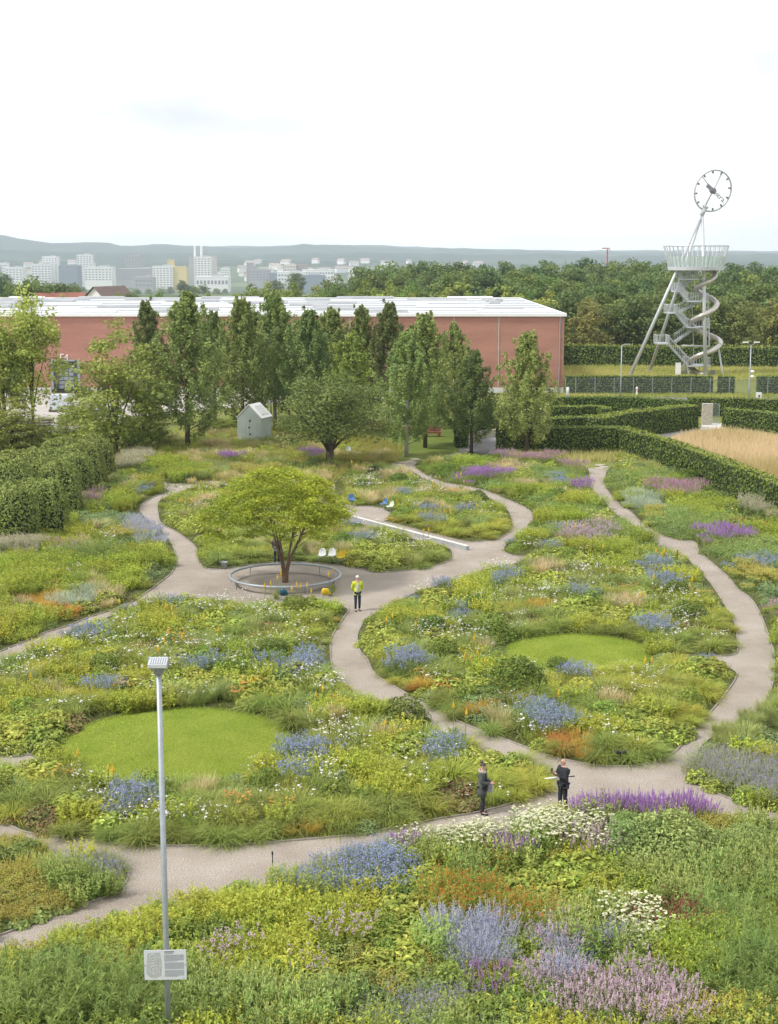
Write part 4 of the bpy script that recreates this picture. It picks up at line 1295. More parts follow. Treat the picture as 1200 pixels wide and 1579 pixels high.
# ---- wood behind the hall and the tower: every tree its own thing
FT = [make_round(50 + i, 13, 5.4, 0.06, 54, 64, 0.58, a, b_, 0.32, 1.06, rcl=0.29, cb=-.03, flip=-.8) for i, (a, b_) in enumerate((
      ((0.042, 0.072, 0.022), (0.082, 0.115, 0.032)), ((0.052, 0.080, 0.024), (0.095, 0.125, 0.035)), ((0.036, 0.064, 0.024), (0.070, 0.102, 0.034)),
      ((0.064, 0.098, 0.024), (0.115, 0.152, 0.036)), ((0.080, 0.090, 0.026), (0.135, 0.140, 0.040)), ((0.088, 0.118, 0.026), (0.145, 0.175, 0.038))))]
rr = random.Random(5)
WLAB = {0: 'dark green', 1: 'mid green', 2: 'deep green', 3: 'fresh green', 4: 'brownish green', 5: 'yellow-green'}
WOOD = []
def wood_tree(px_, Y, top, v, zone, wsc=1.0):
    x = (px_ - 600) / FPX * (Y * CT + 17)
    h_ = AT(px_, top, Y).z
    if h_ < 4: return
    s = h_ / 13.2
    wv = wsc * rr.uniform(.85, 1.2) * max(0.75, min(s, 1.3))
    bd_ = next(n_ for lim, n_ in ((160, 'far left'), (330, 'left of the chimneys'), (480, 'below the town'), (620, 'centre of the view'), (760, 'above the fruit tree side'), (880, 'near the hall corner'), (1010, 'left of the tower'), (1130, 'behind the tower'), (9999, 'right of the tower')) if px_ < lim)
    lb = f'{WLAB[v]} tree {zone}, {bd_}'
    WOOD.append((place_tree('wood_tree', FT[v], (x, Y, 0), (wv, wv, s), rr.uniform(0, 6.28), lb, 'tree', lb), lb, px_))
# right of the hall, rows from front to back
for Y, x0, x1, top, dx, vs_, zone in ((247, 880, 1290, 452, 42, (0, 1, 2, 3, 4), 'in the front rank of the wood'),
                                (258, 868, 1300, 444, 40, (0, 1, 1, 3), 'in the front rank of the wood'),
                                (274, 850, 1300, 434, 38, (0, 2, 1, 3), 'in the middle of the wood'),
                                (296, 800, 1300, 425, 36, (0, 1, 2), 'in the middle of the wood'),
                                (325, 690, 1300, 416, 34, (0, 2, 1, 3), 'in the middle of the wood'),
                                (362, 590, 1300, 409, 33, (2, 0, 1), 'in the back rank of the wood'),
                                (405, 560, 1300, 404, 32, (2, 0, 2, 1), 'in the back rank of the wood'),
                                (455, 740, 1300, 399, 32, (2, 0, 2), 'along the top skyline of the wood')):
    x = x0 + rr.uniform(0, 14)
    while x < x1:
        t_ = top + rr.uniform(-7, 9)
        v = rr.choice(vs_)
        if 1120 < x < 1190 and Y < 260: v = 4; t_ = top + 14
        wood_tree(x, Y + rr.uniform(-6, 6), t_, v, zone)
        x += dx * rr.uniform(.75, 1.2)
# lighter trees straight behind the hall roof
for Y, x0, x1, top, dx, vs_ in ((272, 505, 860, 436, 30, (5, 3, 5, 3)), (300, -60, 520, 449, 26, (3, 5, 1)), (285, 400, 640, 430, 30, (5, 5, 3)), (330, 520, 720, 418, 30, (3, 1, 0)), (340, -60, 130, 432, 26, (0, 1, 2))):
    x = x0 + rr.uniform(0, 10)
    while x < x1:
        if not (140 < x < 190 and Y < 310):
            wood_tree(x, Y + rr.uniform(-5, 5), top + rr.uniform(-5, 9), rr.choice(vs_), 'behind the white roof', 0.85)
        x += dx * rr.uniform(.75, 1.3)
for px_, top, Y, v in ((78, 421, 318, 0), (108, 430, 322, 1), (28, 428, 345, 2), (660, 399, 420, 0), (630, 404, 430, 2), (715, 405, 470, 2), (612, 408, 400, 1), (575, 418, 380, 3)):
    wood_tree(px_, Y, top, v, 'standing tall behind the roof', 1.15)

def number_off(items):
    """items: (object, label, px). Few of one label are told apart by their order from the left."""
    by = {}
    for it in items: by.setdefault(it[1], []).append(it)
    for lb, its in by.items():
        its.sort(key=lambda i: i[2])
        n_ = len(its)
        if 1 < n_ <= 6:
            names = {2: ['left', 'right'], 3: ['left', 'middle', 'right']}.get(n_) or (['leftmost', 'second', 'third', 'fourth', 'fifth', 'sixth'][:n_ - 1] + ['rightmost'])
            for nm_, it in zip(names, its): it[0]['label'] = f'{nm_} {lb}'
number_off(WOOD)
# scattered tree groups between the hall and the town
for i in range(40):
    px_ = rr.uniform(-20, 560); Y = rr.uniform(900, 2500)
    z_ = float(terrain_z(px_, Y)) - .5
    sc_ = rr.uniform(.7, 1.2)
    o = place_tree('town_tree', FT[rr.choice((0, 1, 2, 3))], ((px_ - 600) / FPX * (Y * CT + 17), Y, z_), (sc_ * 1.5, sc_ * 1.2, sc_), rr.uniform(0, 6), 'distant tree among the pale blocks of the town', 'tree', 'distant trees among the town blocks')

# ================================================================== hedges
HEDGE1, HEDGE2 = (0.056, 0.092, 0.018), (0.100, 0.138, 0.028)
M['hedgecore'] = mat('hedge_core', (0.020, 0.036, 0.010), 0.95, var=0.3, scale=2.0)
def hedge(line, width, height, label, dens=46, leaf=0.20, c1=HEDGE1, c2=HEDGE2, top2=None, seed=0, name='clipped_hedge', group='clipped maze hedges', wild=0.03):
    rs = np.random.RandomState(seed + 100)
    pts_ = [Vector((p.x, p.y, 0)) for p in line]
    org = pts_[len(pts_) // 2].copy()
    t = empty(name, org)
    tag(t, label, 'hedge', group)
    core = MB(org); nb = NB()
    n = len(pts_)
    nrm = []
    for i in range(n):
        d = pts_[min(i + 1, n - 1)] - pts_[max(i - 1, 0)]
        nrm.append(Vector((-d.y, d.x, 0)).normalized())
    ci = width / 2 - 0.06
    rows = []
    for i in range(n):
        a, c = pts_[i] - nrm[i] * ci, pts_[i] + nrm[i] * ci
        rows += [a, c, Vector((c.x, c.y, height - .07)), Vector((a.x, a.y, height - .07))]
    fs = []
    for i in range(n - 1):
        for j in range(4):
            fs.append((i * 4 + j, i * 4 + (j + 1) % 4, (i + 1) * 4 + (j + 1) % 4, (i + 1) * 4 + j))
    fs += [(3, 2, 1, 0), tuple((n - 1) * 4 + j for j in range(4))]
    core.add(rows, fs)
    core.build('hedge_core', M['hedgecore'], t)
    P_, N_, C_ = [], [], []
    def spray(a, b, h0, h1, nv, kind):
        pass
    segs = []
    for i in range(n - 1):
        for s in (-1, 1):
            segs.append((pts_[i] + nrm[i] * s * width / 2, pts_[i + 1] + nrm[i + 1] * s * width / 2, nrm[i] * s))
    segs.append((pts_[0] - nrm[0] * width / 2, pts_[0] + nrm[0] * width / 2, (pts_[0] - pts_[1]).normalized()))
    segs.append((pts_[-1] - nrm[-1] * width / 2, pts_[-1] + nrm[-1] * width / 2, (pts_[-1] - pts_[-2]).normalized()))
    for a, b, nv in segs:
        k = int((b - a).length * height * dens)
        if k < 1: continue
        u = rs.rand(k, 1); zz = rs.rand(k, 1) * height
        p = np.array(a) * (1 - u) + np.array(b) * u
        p[:, 2:3] = zz
        bulge = 0.05 * np.sin(p[:, 0:1] * 2.3 + p[:, 1:2] * 1.7) + 0.04 * np.sin(zz * 3.1 + p[:, 0:1])
        p += np.array(nv) * (rs.normal(0, wild, (k, 1)) + bulge * .7)
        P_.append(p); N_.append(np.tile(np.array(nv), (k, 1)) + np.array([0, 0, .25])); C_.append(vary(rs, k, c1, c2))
    t2 = top2 or (tuple(x * 1.25 for x in c2))  # tops get lighter leaves than sides: light from above put into the colour
    for i in range(n - 1):
        a0, a1 = pts_[i] - nrm[i] * width / 2, pts_[i] + nrm[i] * width / 2
        b0, b1 = pts_[i + 1] - nrm[i + 1] * width / 2, pts_[i + 1] + nrm[i + 1] * width / 2
        k = int((pts_[i + 1] - pts_[i]).length * width * dens * 1.1)
        if k < 1: continue
        u, v = rs.rand(k, 1), rs.rand(k, 1)
        p = (np.array(a0) * (1 - u) + np.array(b0) * u) * (1 - v) + (np.array(a1) * (1 - u) + np.array(b1) * u) * v
        p[:, 2] = height + rs.normal(0, wild * 1.4, k) + 0.03 * np.sin(p[:, 0] * 1.9 + p[:, 1])
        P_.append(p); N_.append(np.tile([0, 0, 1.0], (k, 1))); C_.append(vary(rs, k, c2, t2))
    pos = np.concatenate(P_) - np.array(org)
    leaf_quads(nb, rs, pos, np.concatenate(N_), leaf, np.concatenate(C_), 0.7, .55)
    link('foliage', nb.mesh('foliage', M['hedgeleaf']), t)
    return t
LIT_LIME = (0.17, 0.20, 0.035)  # yellower leaf colour for hedge tops, top light painted in
def HL(pts_, sub=5): return catmull([P(*p) for p in pts_], sub)
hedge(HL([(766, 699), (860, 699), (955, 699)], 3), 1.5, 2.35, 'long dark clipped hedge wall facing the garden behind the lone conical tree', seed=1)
hedge(HL([(957, 698), (1024, 719), (1105, 752), (1180, 786), (1290, 836)], 5), 1.3, 2.3, 'clipped hedge running diagonally from the corner to the right edge', seed=2, top2=LIT_LIME)
hedge(HL([(711, 690), (716, 668), (724, 648)], 3), 1.15, 2.75, 'narrow dark hedge end standing alone left of the dark footpath', seed=3)
hedge(HL([(742, 668), (770, 664), (830, 660)], 3), 1.0, 2.4, 'dark clipped hedge behind the curved stone wall', seed=4)
hedge(HL([(845, 637), (930, 636), (1000, 638), (1066, 643)], 4), 1.2, 1.75, 'rear clipped hedge closest to the road, left of the gate pillar', seed=5)
hedge(HL([(845, 651), (900, 650), (926, 650), (936, 655)], 4), 1.1, 1.65, 'clipped hedge ending in a rounded tip inside the maze', seed=6, top2=LIT_LIME)
hedge(HL([(845, 672), (890, 670), (925, 668)], 4), 1.4, 1.75, 'low hedge with a lit yellow top between two dark hedge walls', seed=7, top2=LIT_LIME)
hedge(HL([(918, 684), (945, 676), (990, 669), (1040, 663), (1066, 660)], 5), 1.9, 2.35, 'sunlit broad curved hedge leading up to the concrete pillar', seed=8, top2=LIT_LIME)
hedge(HL([(1118, 658), (1160, 662), (1210, 668), (1300, 678)], 4), 1.3, 1.9, 'clipped hedge bordering the dry grass field at the right', seed=9)
hedge(HL([(1060, 640), (1110, 641), (1160, 642), (1300, 648)], 4), 1.3, 1.95, 'clipped hedge behind the gate pillar at the right', seed=10, top2=LIT_LIME)
fyb = fy + 1.1
hedge([Vector((AT(872, 600, fyb).x, fyb, 0)), Vector((AT(980, 600, fyb).x, fyb, 0)), Vector((AT(1098, 600, fyb).x, fyb, 0))], 1.0, 2.25, 'dark hedge directly behind the wire fence', seed=11, group='hedges by the road')
for i, (x0, x1, lab) in enumerate(((1108, 1131, 'short hedge block behind the wire fence left of the double lamp'), (1168, 1230, 'hedge block behind the wire fence at the right edge'))):
    hedge([Vector((AT(x0, 600, fyb).x, fyb, 0)), Vector((AT(x1, 600, fyb).x, fyb, 0))], 1.2, 2.2, lab, seed=12 + i, group='hedges by the road', wild=.08)
yb = P(1000, 566).y
hedge([Vector((AT(x, 560, yb).x, yb + dy_, 0)) for x, dy_ in ((866, 6), (960, 2), (1080, 0), (1300, -3))], 2.2, 3.1, 'tall loose hedge along the foot of the wood behind the tower', seed=15, group='hedges by the road', dens=26, leaf=0.32, c1=(0.06, 0.095, 0.02), c2=(0.11, 0.145, 0.03), top2=(0.20, 0.21, 0.045), wild=.12)

# rounded clipped masses at the left
def topiary(c, dims, label, seed, rz=0.0, p=3.4, dens=110, leaf=0.17):
    rs = np.random.RandomState(seed)
    t = empty('rounded_hedge', c, rz)
    tag(t, label, 'hedge', 'rounded clipped hedges at the left')
    hx_, hy_, hz_ = dims
    n = int(dens * (4 * hx_ * hy_ + 4 * hz_ * (hx_ + hy_) ))
    d = unit(rs.normal(0, 1, (n, 3)) * np.array([1, 1, 1]))
    d[:, 2] = np.abs(d[:, 2]) * 1.0
    k = (np.abs(d) ** p).sum(1, keepdims=True) ** (-1 / p)
    q_ = d * k
    lump = 1 + 0.05 * np.sin(q_[:, 0:1] * 5 + seed) * np.cos(q_[:, 1:2] * 4) + 0.03 * np.sin(q_[:, 2:3] * 7 + seed) + 0.03 * np.sin(q_[:, 0:1] * 13 + q_[:, 1:2] * 9)
    pos = q_ * lump * np.array([hx_, hy_, hz_]) + rs.normal(0, .05, (n, 3))
    nr = np.sign(q_) * np.abs(q_) ** (p - 1) / np.array([hx_, hy_, hz_])
    nb = NB()
    f = np.clip(unit(nr)[:, 2:3], 0, 1) * 0
    cols = vary(rs, n, (0.090, 0.125, 0.032), (0.195, 0.220, 0.056), .3) * (1 + f)
    leaf_quads(nb, rs, pos, unit(nr), leaf, cols, .65, .6)
    link('foliage', nb.mesh('foliage', M['hedgeleaf']), t)
    mb = MB()
    rows, m_ = 8, 20
    vs_ = []
    for i in range(rows + 1):
        ph = math.pi / 2 * i / rows
        for j in range(m_):
            th = 2 * math.pi * j / m_
            dd = np.array([math.cos(ph) * math.cos(th), math.cos(ph) * math.sin(th), math.sin(ph) + 1e-4])
            kk = (np.abs(dd) ** p).sum() ** (-1 / p) * 0.90
            vs_.append(tuple(dd * kk * np.array([hx_, hy_, hz_])))
    mb.add(vs_, [(i * m_ + j, i * m_ + (j + 1) % m_, (i + 1) * m_ + (j + 1) % m_, (i + 1) * m_ + j) for i in range(rows) for j in range(m_)])
    mb.build('hedge_core', M['hedgecore'], t, True)
for i, (px_, base, hw, top, dy_, lab) in enumerate((
        (8, 852, 36, 744, 1.9, 'nearest rounded hedge mound, at the left edge'), (58, 836, 34, 738, 1.9, 'second rounded hedge mound from the left edge, by the lime plants'), (-50, 850, 44, 738, 2.2, 'rounded hedge mound just outside the left edge'),
        (12, 812, 40, 716, 2.0, 'rounded hedge mound behind the nearest one at the left edge'), (84, 800, 30, 716, 1.8, 'rounded hedge mound next to the pink spires at the left'), (46, 786, 34, 702, 1.9, 'middle rounded hedge mound of the left row'),
        (100, 776, 32, 696, 1.9, 'rounded hedge mound right of the middle one in the left row'), (62, 762, 34, 690, 1.9, 'rounded hedge mound behind the middle one of the left row'), (20, 772, 34, 694, 1.9, 'rounded hedge mound at the left edge, third back'),
        (122, 756, 30, 684, 1.8, 'rounded hedge mound second from the far end of the left row'), (90, 744, 32, 678, 1.8, 'rounded hedge mound left of the farthest one'), (140, 742, 28, 674, 1.7, 'farthest rounded hedge mound, below the broad tree'))):
    q = P(px_, base)
    s_ = ppm(q)
    q2 = Vector((q.x, q.y + dy_ * .8, -0.02))
    h_ = AT(px_, top, q2.y + dy_ * .1).z
    topiary(q2, (hw * 1.12 / s_, dy_, h_), lab, 60 + i, 0.12 * (i % 3) - .1, 3.2, 120, .15)

# ================================================================== perennials
def blades(nb, rs, n, r0, h, spread, droop, wid, cb, ct, v=.2, hv=.3):
    az = rs.uniform(0, 2 * math.pi, n)
    rr_ = r0 * np.sqrt(rs.rand(n))
    a2 = az + rs.normal(0, .9, n)
    root = np.stack([np.cos(a2) * rr_, np.sin(a2) * rr_, np.zeros(n)], 1)
    Ln = h * rs.uniform(1 - hv, 1 + hv, n)
    th = np.abs(rs.normal(0, spread, n)) + spread * .25
    dh = np.stack([np.cos(az), np.sin(az), np.zeros(n)], 1)
    sd = np.stack([-np.sin(az + rs.normal(0, .5, n)), np.cos(az), rs.normal(0, .3, n)], 1)
    st = []
    dr = droop * rs.uniform(.6, 1.4, n)
    for t in (0, .35, .7, 1.0):
        x = Ln * (np.sin(th) * t + dr * .55 * t * t)
        z = Ln * (np.cos(th) * t - dr * .62 * t * t * t)
        st.append(root + dh * x[:, None] + np.array([0, 0, 1.0]) * np.maximum(z, .01)[:, None])
    w_ = wid * rs.uniform(.7, 1.3, (n, 1))
    k = [1.0, .95, .65]
    Lf = [st[i] - sd * w_ * k[i] for i in range(3)]
    Rt = [st[i] + sd * w_ * k[i] for i in range(3)]
    tone = rs.uniform(1 - v, 1 + v, (n, 1))
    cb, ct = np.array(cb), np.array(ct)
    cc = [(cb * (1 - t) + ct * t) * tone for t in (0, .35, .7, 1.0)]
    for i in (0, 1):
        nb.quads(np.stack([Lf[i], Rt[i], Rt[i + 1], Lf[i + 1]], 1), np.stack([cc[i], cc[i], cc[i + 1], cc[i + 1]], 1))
    nb.tris(np.stack([Lf[2], Rt[2], st[3]], 1), np.stack([cc[2], cc[2], cc[3]], 1))
    return st[3]
def dome(nb, rs, n, rx, rz, leaf, c1, c2, aspect=.5, jit=.6, z0=0.0, shell=.25, v=.22):
    d = unit(rs.normal(0, 1, (n, 3)))
    d[:, 2] = np.abs(d[:, 2])
    f = rs.rand(n, 1) ** shell
    lump = 1 + .10 * np.sin(d[:, 0:1] * 6 + rs.rand() * 6) * np.cos(d[:, 1:2] * 5) + .06 * np.sin(d[:, 2:3] * 9)
    pos = d * f * lump * np.array([rx, rx, rz]) + np.array([0, 0, z0])
    leaf_quads(nb, rs, pos, d + np.array([0, 0, .6]), leaf, vary(rs, n, c1, c2, v), aspect, jit)
def stems(nb, rs, n, R_, h, c1, c2, nleaf=8, leaf=.10, aspect=.22, lean=.16, hv=.15, wid=.006, low=.05):
    """upright leafy stems; returns tops and directions"""
    az = rs.uniform(0, 6.283, n); r = R_ * np.sqrt(rs.rand(n))
    root = np.stack([np.cos(az) * r, np.sin(az) * r, np.zeros(n)], 1)
    d = unit(np.stack([np.cos(az) * r / max(R_, .01) * lean * 1.5, np.sin(az) * r / max(R_, .01) * lean * 1.5, np.ones(n)], 1) + rs.normal(0, lean * .45, (n, 3)))
    hh = h * rs.uniform(1 - hv, 1 + hv, (n, 1))
    top = root + d * hh
    s = unit(np.cross(d, rs.normal(0, 1, (n, 3)))) * wid
    c = vary(rs, n, c1, c2, .15)
    nb.quads(np.stack([root - s, root + s, top + s * .7, top - s * .7], 1), c)
    if nleaf:
        t = rs.uniform(low, 1.0, (n * nleaf, 1))
        pos = np.repeat(root, nleaf, 0) + np.repeat(d * hh, nleaf, 0) * t
        la = rs.uniform(0, 6.283, n * nleaf)
        out_ = np.stack([np.cos(la), np.sin(la), rs.uniform(.1, .9, n * nleaf)], 1)
        ls = leaf * rs.uniform(.7, 1.3, (n * nleaf, 1)) * (1.15 - .5 * t)
        b = unit(np.cross(out_, np.array([0, 0, 1.0]) + rs.normal(0, .3, (n * nleaf, 3))))
        tip = pos + unit(out_) * ls
        mid = pos + unit(out_) * ls * .5 + np.array([0, 0, 1]) * ls * .08
        k = ls * aspect * .5
        nb.quads(np.stack([pos, mid - b * k, tip, mid + b * k], 1), vary(rs, n * nleaf, c1, c2, .2))
    return top, d
def spindles(nb, base, d, ln, rad, cols, sides=4):
    n = len(base)
    ln = np.broadcast_to(np.asarray(ln, float).reshape(-1, 1), (n, 1)); rad = np.broadcast_to(np.asarray(rad, float).reshape(-1, 1), (n, 1))
    a = unit(np.cross(d, np.array([.31, .87, .2]))); b = np.cross(d, a)
    tp = base + d * ln
    ring = [base + d * ln * .35 + (a * math.cos(2 * math.pi * k / sides) + b * math.sin(2 * math.pi * k / sides)) * rad for k in range(sides)]
    for k in range(sides):
        q, q2 = ring[k], ring[(k + 1) % sides]
        nb.tris(np.stack([base, q2, q], 1), cols)
        nb.tris(np.stack([q, q2, tp], 1), cols)
def discs(nb, rs, cen, rad, cols, dome_=.3, sides=6):
    n = len(cen)
    nn = unit(np.array([0, 0, 1.0]) + rs.normal(0, .18, (n, 3)))
    a = unit(np.cross(nn, np.array([.3, .9, .1]))); b = np.cross(nn, a)
    rad = np.broadcast_to(np.asarray(rad, float).reshape(-1, 1), (n, 1))
    top = cen + nn * rad * dome_
    ring = [cen + (a * math.cos(2 * math.pi * k / sides) + b * math.sin(2 * math.pi * k / sides)) * rad for k in range(sides)]
    for k in range(sides):
        nb.tris(np.stack([top, ring[k], ring[(k + 1) % sides]], 1), cols)
    for k in range(1, sides - 1):
        nb.tris(np.stack([ring[0], ring[k + 1], ring[k]], 1), cols * .8)
def florets(nb, rs, top, d, k, ln, spread, rad, c1, c2, v=.15):
    n = len(top)
    t = rs.uniform(-1, .1, (n * k, 1)) * ln
    p = np.repeat(top, k, 0) + np.repeat(d, k, 0) * t + rs.normal(0, spread, (n * k, 3))
    dd = unit(rs.normal(0, 1, (n * k, 3)) + np.array([0, 0, .8]))
    spindles(nb, p, dd, rad * 2 * rs.uniform(.7, 1.3, n * k), rad * rs.uniform(.8, 1.2, n * k), vary(rs, n * k, c1, c2, v), 4)

G1, G2 = (0.150, 0.185, 0.038), (0.215, 0.245, 0.055)     # common meadow greens
LM1, LM2 = (0.195, 0.230, 0.030), (0.285, 0.305, 0.045)
DG1, DG2 = (0.075, 0.115, 0.028), (0.125, 0.165, 0.042)
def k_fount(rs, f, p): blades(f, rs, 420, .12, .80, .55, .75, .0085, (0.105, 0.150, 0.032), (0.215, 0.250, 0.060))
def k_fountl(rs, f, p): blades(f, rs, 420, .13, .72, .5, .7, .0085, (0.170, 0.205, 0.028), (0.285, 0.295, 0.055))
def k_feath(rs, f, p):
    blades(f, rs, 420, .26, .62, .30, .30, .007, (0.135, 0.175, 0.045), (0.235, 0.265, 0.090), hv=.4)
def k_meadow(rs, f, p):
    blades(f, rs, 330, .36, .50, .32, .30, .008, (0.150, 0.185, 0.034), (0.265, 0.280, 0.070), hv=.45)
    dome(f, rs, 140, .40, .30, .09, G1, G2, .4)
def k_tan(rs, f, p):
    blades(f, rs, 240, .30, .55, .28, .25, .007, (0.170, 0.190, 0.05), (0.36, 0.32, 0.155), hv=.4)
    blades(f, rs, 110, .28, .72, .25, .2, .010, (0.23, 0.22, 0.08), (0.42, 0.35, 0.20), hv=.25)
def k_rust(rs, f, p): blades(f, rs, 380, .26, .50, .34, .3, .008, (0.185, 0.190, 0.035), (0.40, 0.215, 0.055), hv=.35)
def k_lime(rs, f, p): stems(f, rs, 62, .44, .60, LM1, LM2, 13, .13, .42, lean=.22, hv=.25)
def k_bigl(rs, f, p): stems(f, rs, 110, .55, .82, (0.150, 0.195, 0.028), (0.255, 0.285, 0.042), 13, .14, .30, lean=.12, hv=.12)
def k_leafy(rs, f, p): dome(f, rs, 560, .56, .52, .17, (0.125, 0.172, 0.026), (0.285, 0.310, 0.065), .46, .5, v=.3)
def k_shrub(rs, f, p): dome(f, rs, 900, .52, .62, .105, (0.088, 0.138, 0.024), (0.195, 0.240, 0.045), .42, .65, v=.3)
def k_dark(rs, f, p): dome(f, rs, 700, .55, .55, .12, DG1, DG2, .5, .6)
def k_bluegr(rs, f, p): dome(f, rs, 640, .52, .45, .10, (0.120, 0.175, 0.070), (0.205, 0.255, 0.105), .35, .7)
def k_brown(rs, f, p): dome(f, rs, 520, .46, .32, .11, (0.115, 0.075, 0.040), (0.200, 0.165, 0.060), .6, .7); dome(f, rs, 140, .46, .34, .10, DG1, DG2, .5)
def k_silver(rs, f, p): stems(f, rs, 130, .36, .60, (0.22, 0.26, 0.18), (0.33, 0.37, 0.28), 7, .10, .16, lean=.28)
def k_yleaf(rs, f, p):
    dome(f, rs, 360, .52, .34, .17, (0.130, 0.180, 0.05), (0.21, 0.25, 0.08), .75, .5)
    t, d = stems(f, rs, 50, .42, .44, LM1, LM2, 0)
    florets(p, rs, t, d, 9, .10, .05, .020, (0.40, 0.37, 0.07), (0.50, 0.44, 0.12))
def k_amso(rs, f, p):
    stems(f, rs, 58, .36, .74, (0.10, 0.155, 0.035), (0.20, 0.26, 0.075), 34, .13, .13, lean=.62, hv=.25)
def k_ball(rs, f, p): dome(f, rs, 3000, 1.0, 1.12, .13, (0.055, 0.098, 0.018), (0.145, 0.192, 0.034), .42, .6, shell=.14, v=.28)
def k_mound(rs, f, p): dome(f, rs, 5200, 1.0, .95, .085, (0.100, 0.152, 0.042), (0.200, 0.248, 0.082), .45, .7, shell=.10, v=.28)
def k_fern(rs, f, p):
    dome(f, rs, 620, .55, .52, .085, (0.110, 0.165, 0.040), (0.215, 0.265, 0.080), .42, .7, v=.28)
    stems(f, rs, 34, .50, .66, (0.125, 0.185, 0.05), (0.225, 0.275, 0.09), 12, .10, .34, lean=.3)
def k_gspike(rs, f, p):
    t, d = stems(f, rs, 48, .46, .74, (0.130, 0.185, 0.042), (0.225, 0.272, 0.072), 16, .13, .46, lean=.14, hv=.22)
    spindles(f, t, d, .10, .014, vary(rs, len(t), (0.26, 0.30, 0.10), (0.36, 0.38, 0.16)))
def k_blue(rs, f, p):
    stems(f, rs, 50, .44, .55, (0.12, 0.165, 0.055), (0.18, 0.22, 0.08), 8, .12, .25, lean=.2)
    t, d = stems(f, rs, 46, .42, .60, (0.12, 0.165, 0.055), (0.18, 0.22, 0.08), 5, .11, .25, lean=.22, hv=.25)
    florets(p, rs, t, d, 7, .15, .034, .019, (0.25, 0.29, 0.50), (0.42, 0.46, 0.66), .2)
def k_white(rs, f, p):
    blades(f, rs, 170, .30, .45, .32, .3, .008, (0.15, 0.19, 0.04), (0.24, 0.27, 0.07))
    t, d = stems(f, rs, 12, .46, .68, G1, G2, 5, .10, .25, lean=.3, hv=.3)
    discs(p, rs, t, rs.uniform(.024, .048, len(t)), vary(rs, len(t), (0.76, 0.73, 0.68), (0.85, 0.83, 0.80), .05))
    florets(p, rs, t, d, 2, .02, .05, .018, (0.72, 0.68, 0.66), (0.84, 0.82, 0.80), .05)
def k_yarrow(rs, f, p):
    stems(f, rs, 20, .46, .66, (0.12, 0.17, 0.04), (0.2, 0.24, 0.06), 12, .13, .35, lean=.2)
    t, d = stems(f, rs, 30, .46, .80, (0.14, 0.185, 0.045), (0.21, 0.25, 0.065), 10, .12, .3, lean=.16, hv=.18)
    k = len(t)
    for j in range(3):
        discs(p, rs, t + rs.normal(0, .028, (k, 3)) * np.array([1, 1, .3]), rs.uniform(.022, .042, k), vary(rs, k, (0.60, 0.60, 0.36), (0.74, 0.73, 0.52), .08), .25)
def k_orange(rs, f, p):
    stems(f, rs, 40, .34, .42, G1, G2, 8, .11, .25, lean=.2)
    t, d = stems(f, rs, 24, .30, .52, G1, G2, 3, .09, .25, lean=.22)
    for j in range(2):
        discs(p, rs, t + rs.normal(0, .025, t.shape) * np.array([1, 1, .3]), rs.uniform(.025, .045, len(t)), vary(rs, len(t), (0.60, 0.27, 0.05), (0.68, 0.40, 0.09), .12), .3)
def k_ospike(rs, f, p):
    t, d = stems(f, rs, 80, .42, .78, (0.15, 0.19, 0.035), (0.23, 0.25, 0.05), 9, .13, .2, lean=.16)
    t = t[::3]; d = d[::3]
    florets(p, rs, t, d, 4, .10, .022, .017, (0.50, 0.15, 0.03), (0.64, 0.30, 0.05))
def k_spk(c1, c2, h=.85, fo=((0.13, 0.175, 0.045), (0.20, 0.24, 0.06)), n=80, ln=.26, rad=.016, fl=0):
    def g(rs, f, p):
        t, d = stems(f, rs, n, .44, h * .82, fo[0], fo[1], 9, .12, .2, lean=.14)
        k = len(t)
        spindles(p, t - d * .04, d, ln * rs.uniform(.6, 1.3, k), rad * rs.uniform(.8, 1.3, k), vary(rs, k, c1, c2, .15), 5)
        florets(p, rs, t + d * ln * .5, d, 5, ln * .6, .014, .013, c1, c2, .2)
    return g
k_pink = k_spk((0.48, 0.26, 0.36), (0.62, 0.40, 0.48), n=48, rad=.013)
k_purple = k_spk((0.36, 0.17, 0.46), (0.52, 0.30, 0.60), ln=.28, n=62, rad=.013)
k_magenta = k_spk((0.40, 0.19, 0.40), (0.52, 0.30, 0.50), h=.6, n=36)
k_red = k_spk((0.34, 0.10, 0.08), (0.44, 0.18, 0.13), h=.75, ln=.17, n=50, rad=.012)
def k_rose(rs, f, p):
    stems(f, rs, 30, .44, .52, (0.13, 0.175, 0.05), (0.21, 0.24, 0.08), 11, .11, .35, lean=.22)
    t, d = stems(f, rs, 48, .44, .62, (0.15, 0.19, 0.06), (0.22, 0.25, 0.09), 8, .11, .3, lean=.2, hv=.22)
    spindles(p, t - d * .05, d, .15, .020, vary(rs, len(t), (0.50, 0.36, 0.42), (0.64, 0.50, 0.55), .14), 5)
    florets(p, rs, t + d * .07, d, 6, .13, .018, .013, (0.52, 0.38, 0.44), (0.68, 0.55, 0.60))
def k_lav(rs, f, p):
    blades(f, rs, 110, .26, .60, .34, .12, .006, (0.22, 0.26, 0.18), (0.33, 0.36, 0.30))
    t, d = stems(f, rs, 70, .24, .80, (0.26, 0.30, 0.24), (0.36, 0.38, 0.34), 3, .08, .2, lean=.36)
    florets(p, rs, t, d, 10, .42, .020, .012, (0.38, 0.38, 0.54), (0.55, 0.55, 0.67))
    spindles(p, t - d * .3, d, .34, .008, vary(rs, len(t), (0.42, 0.42, 0.56), (0.54, 0.54, 0.65)))
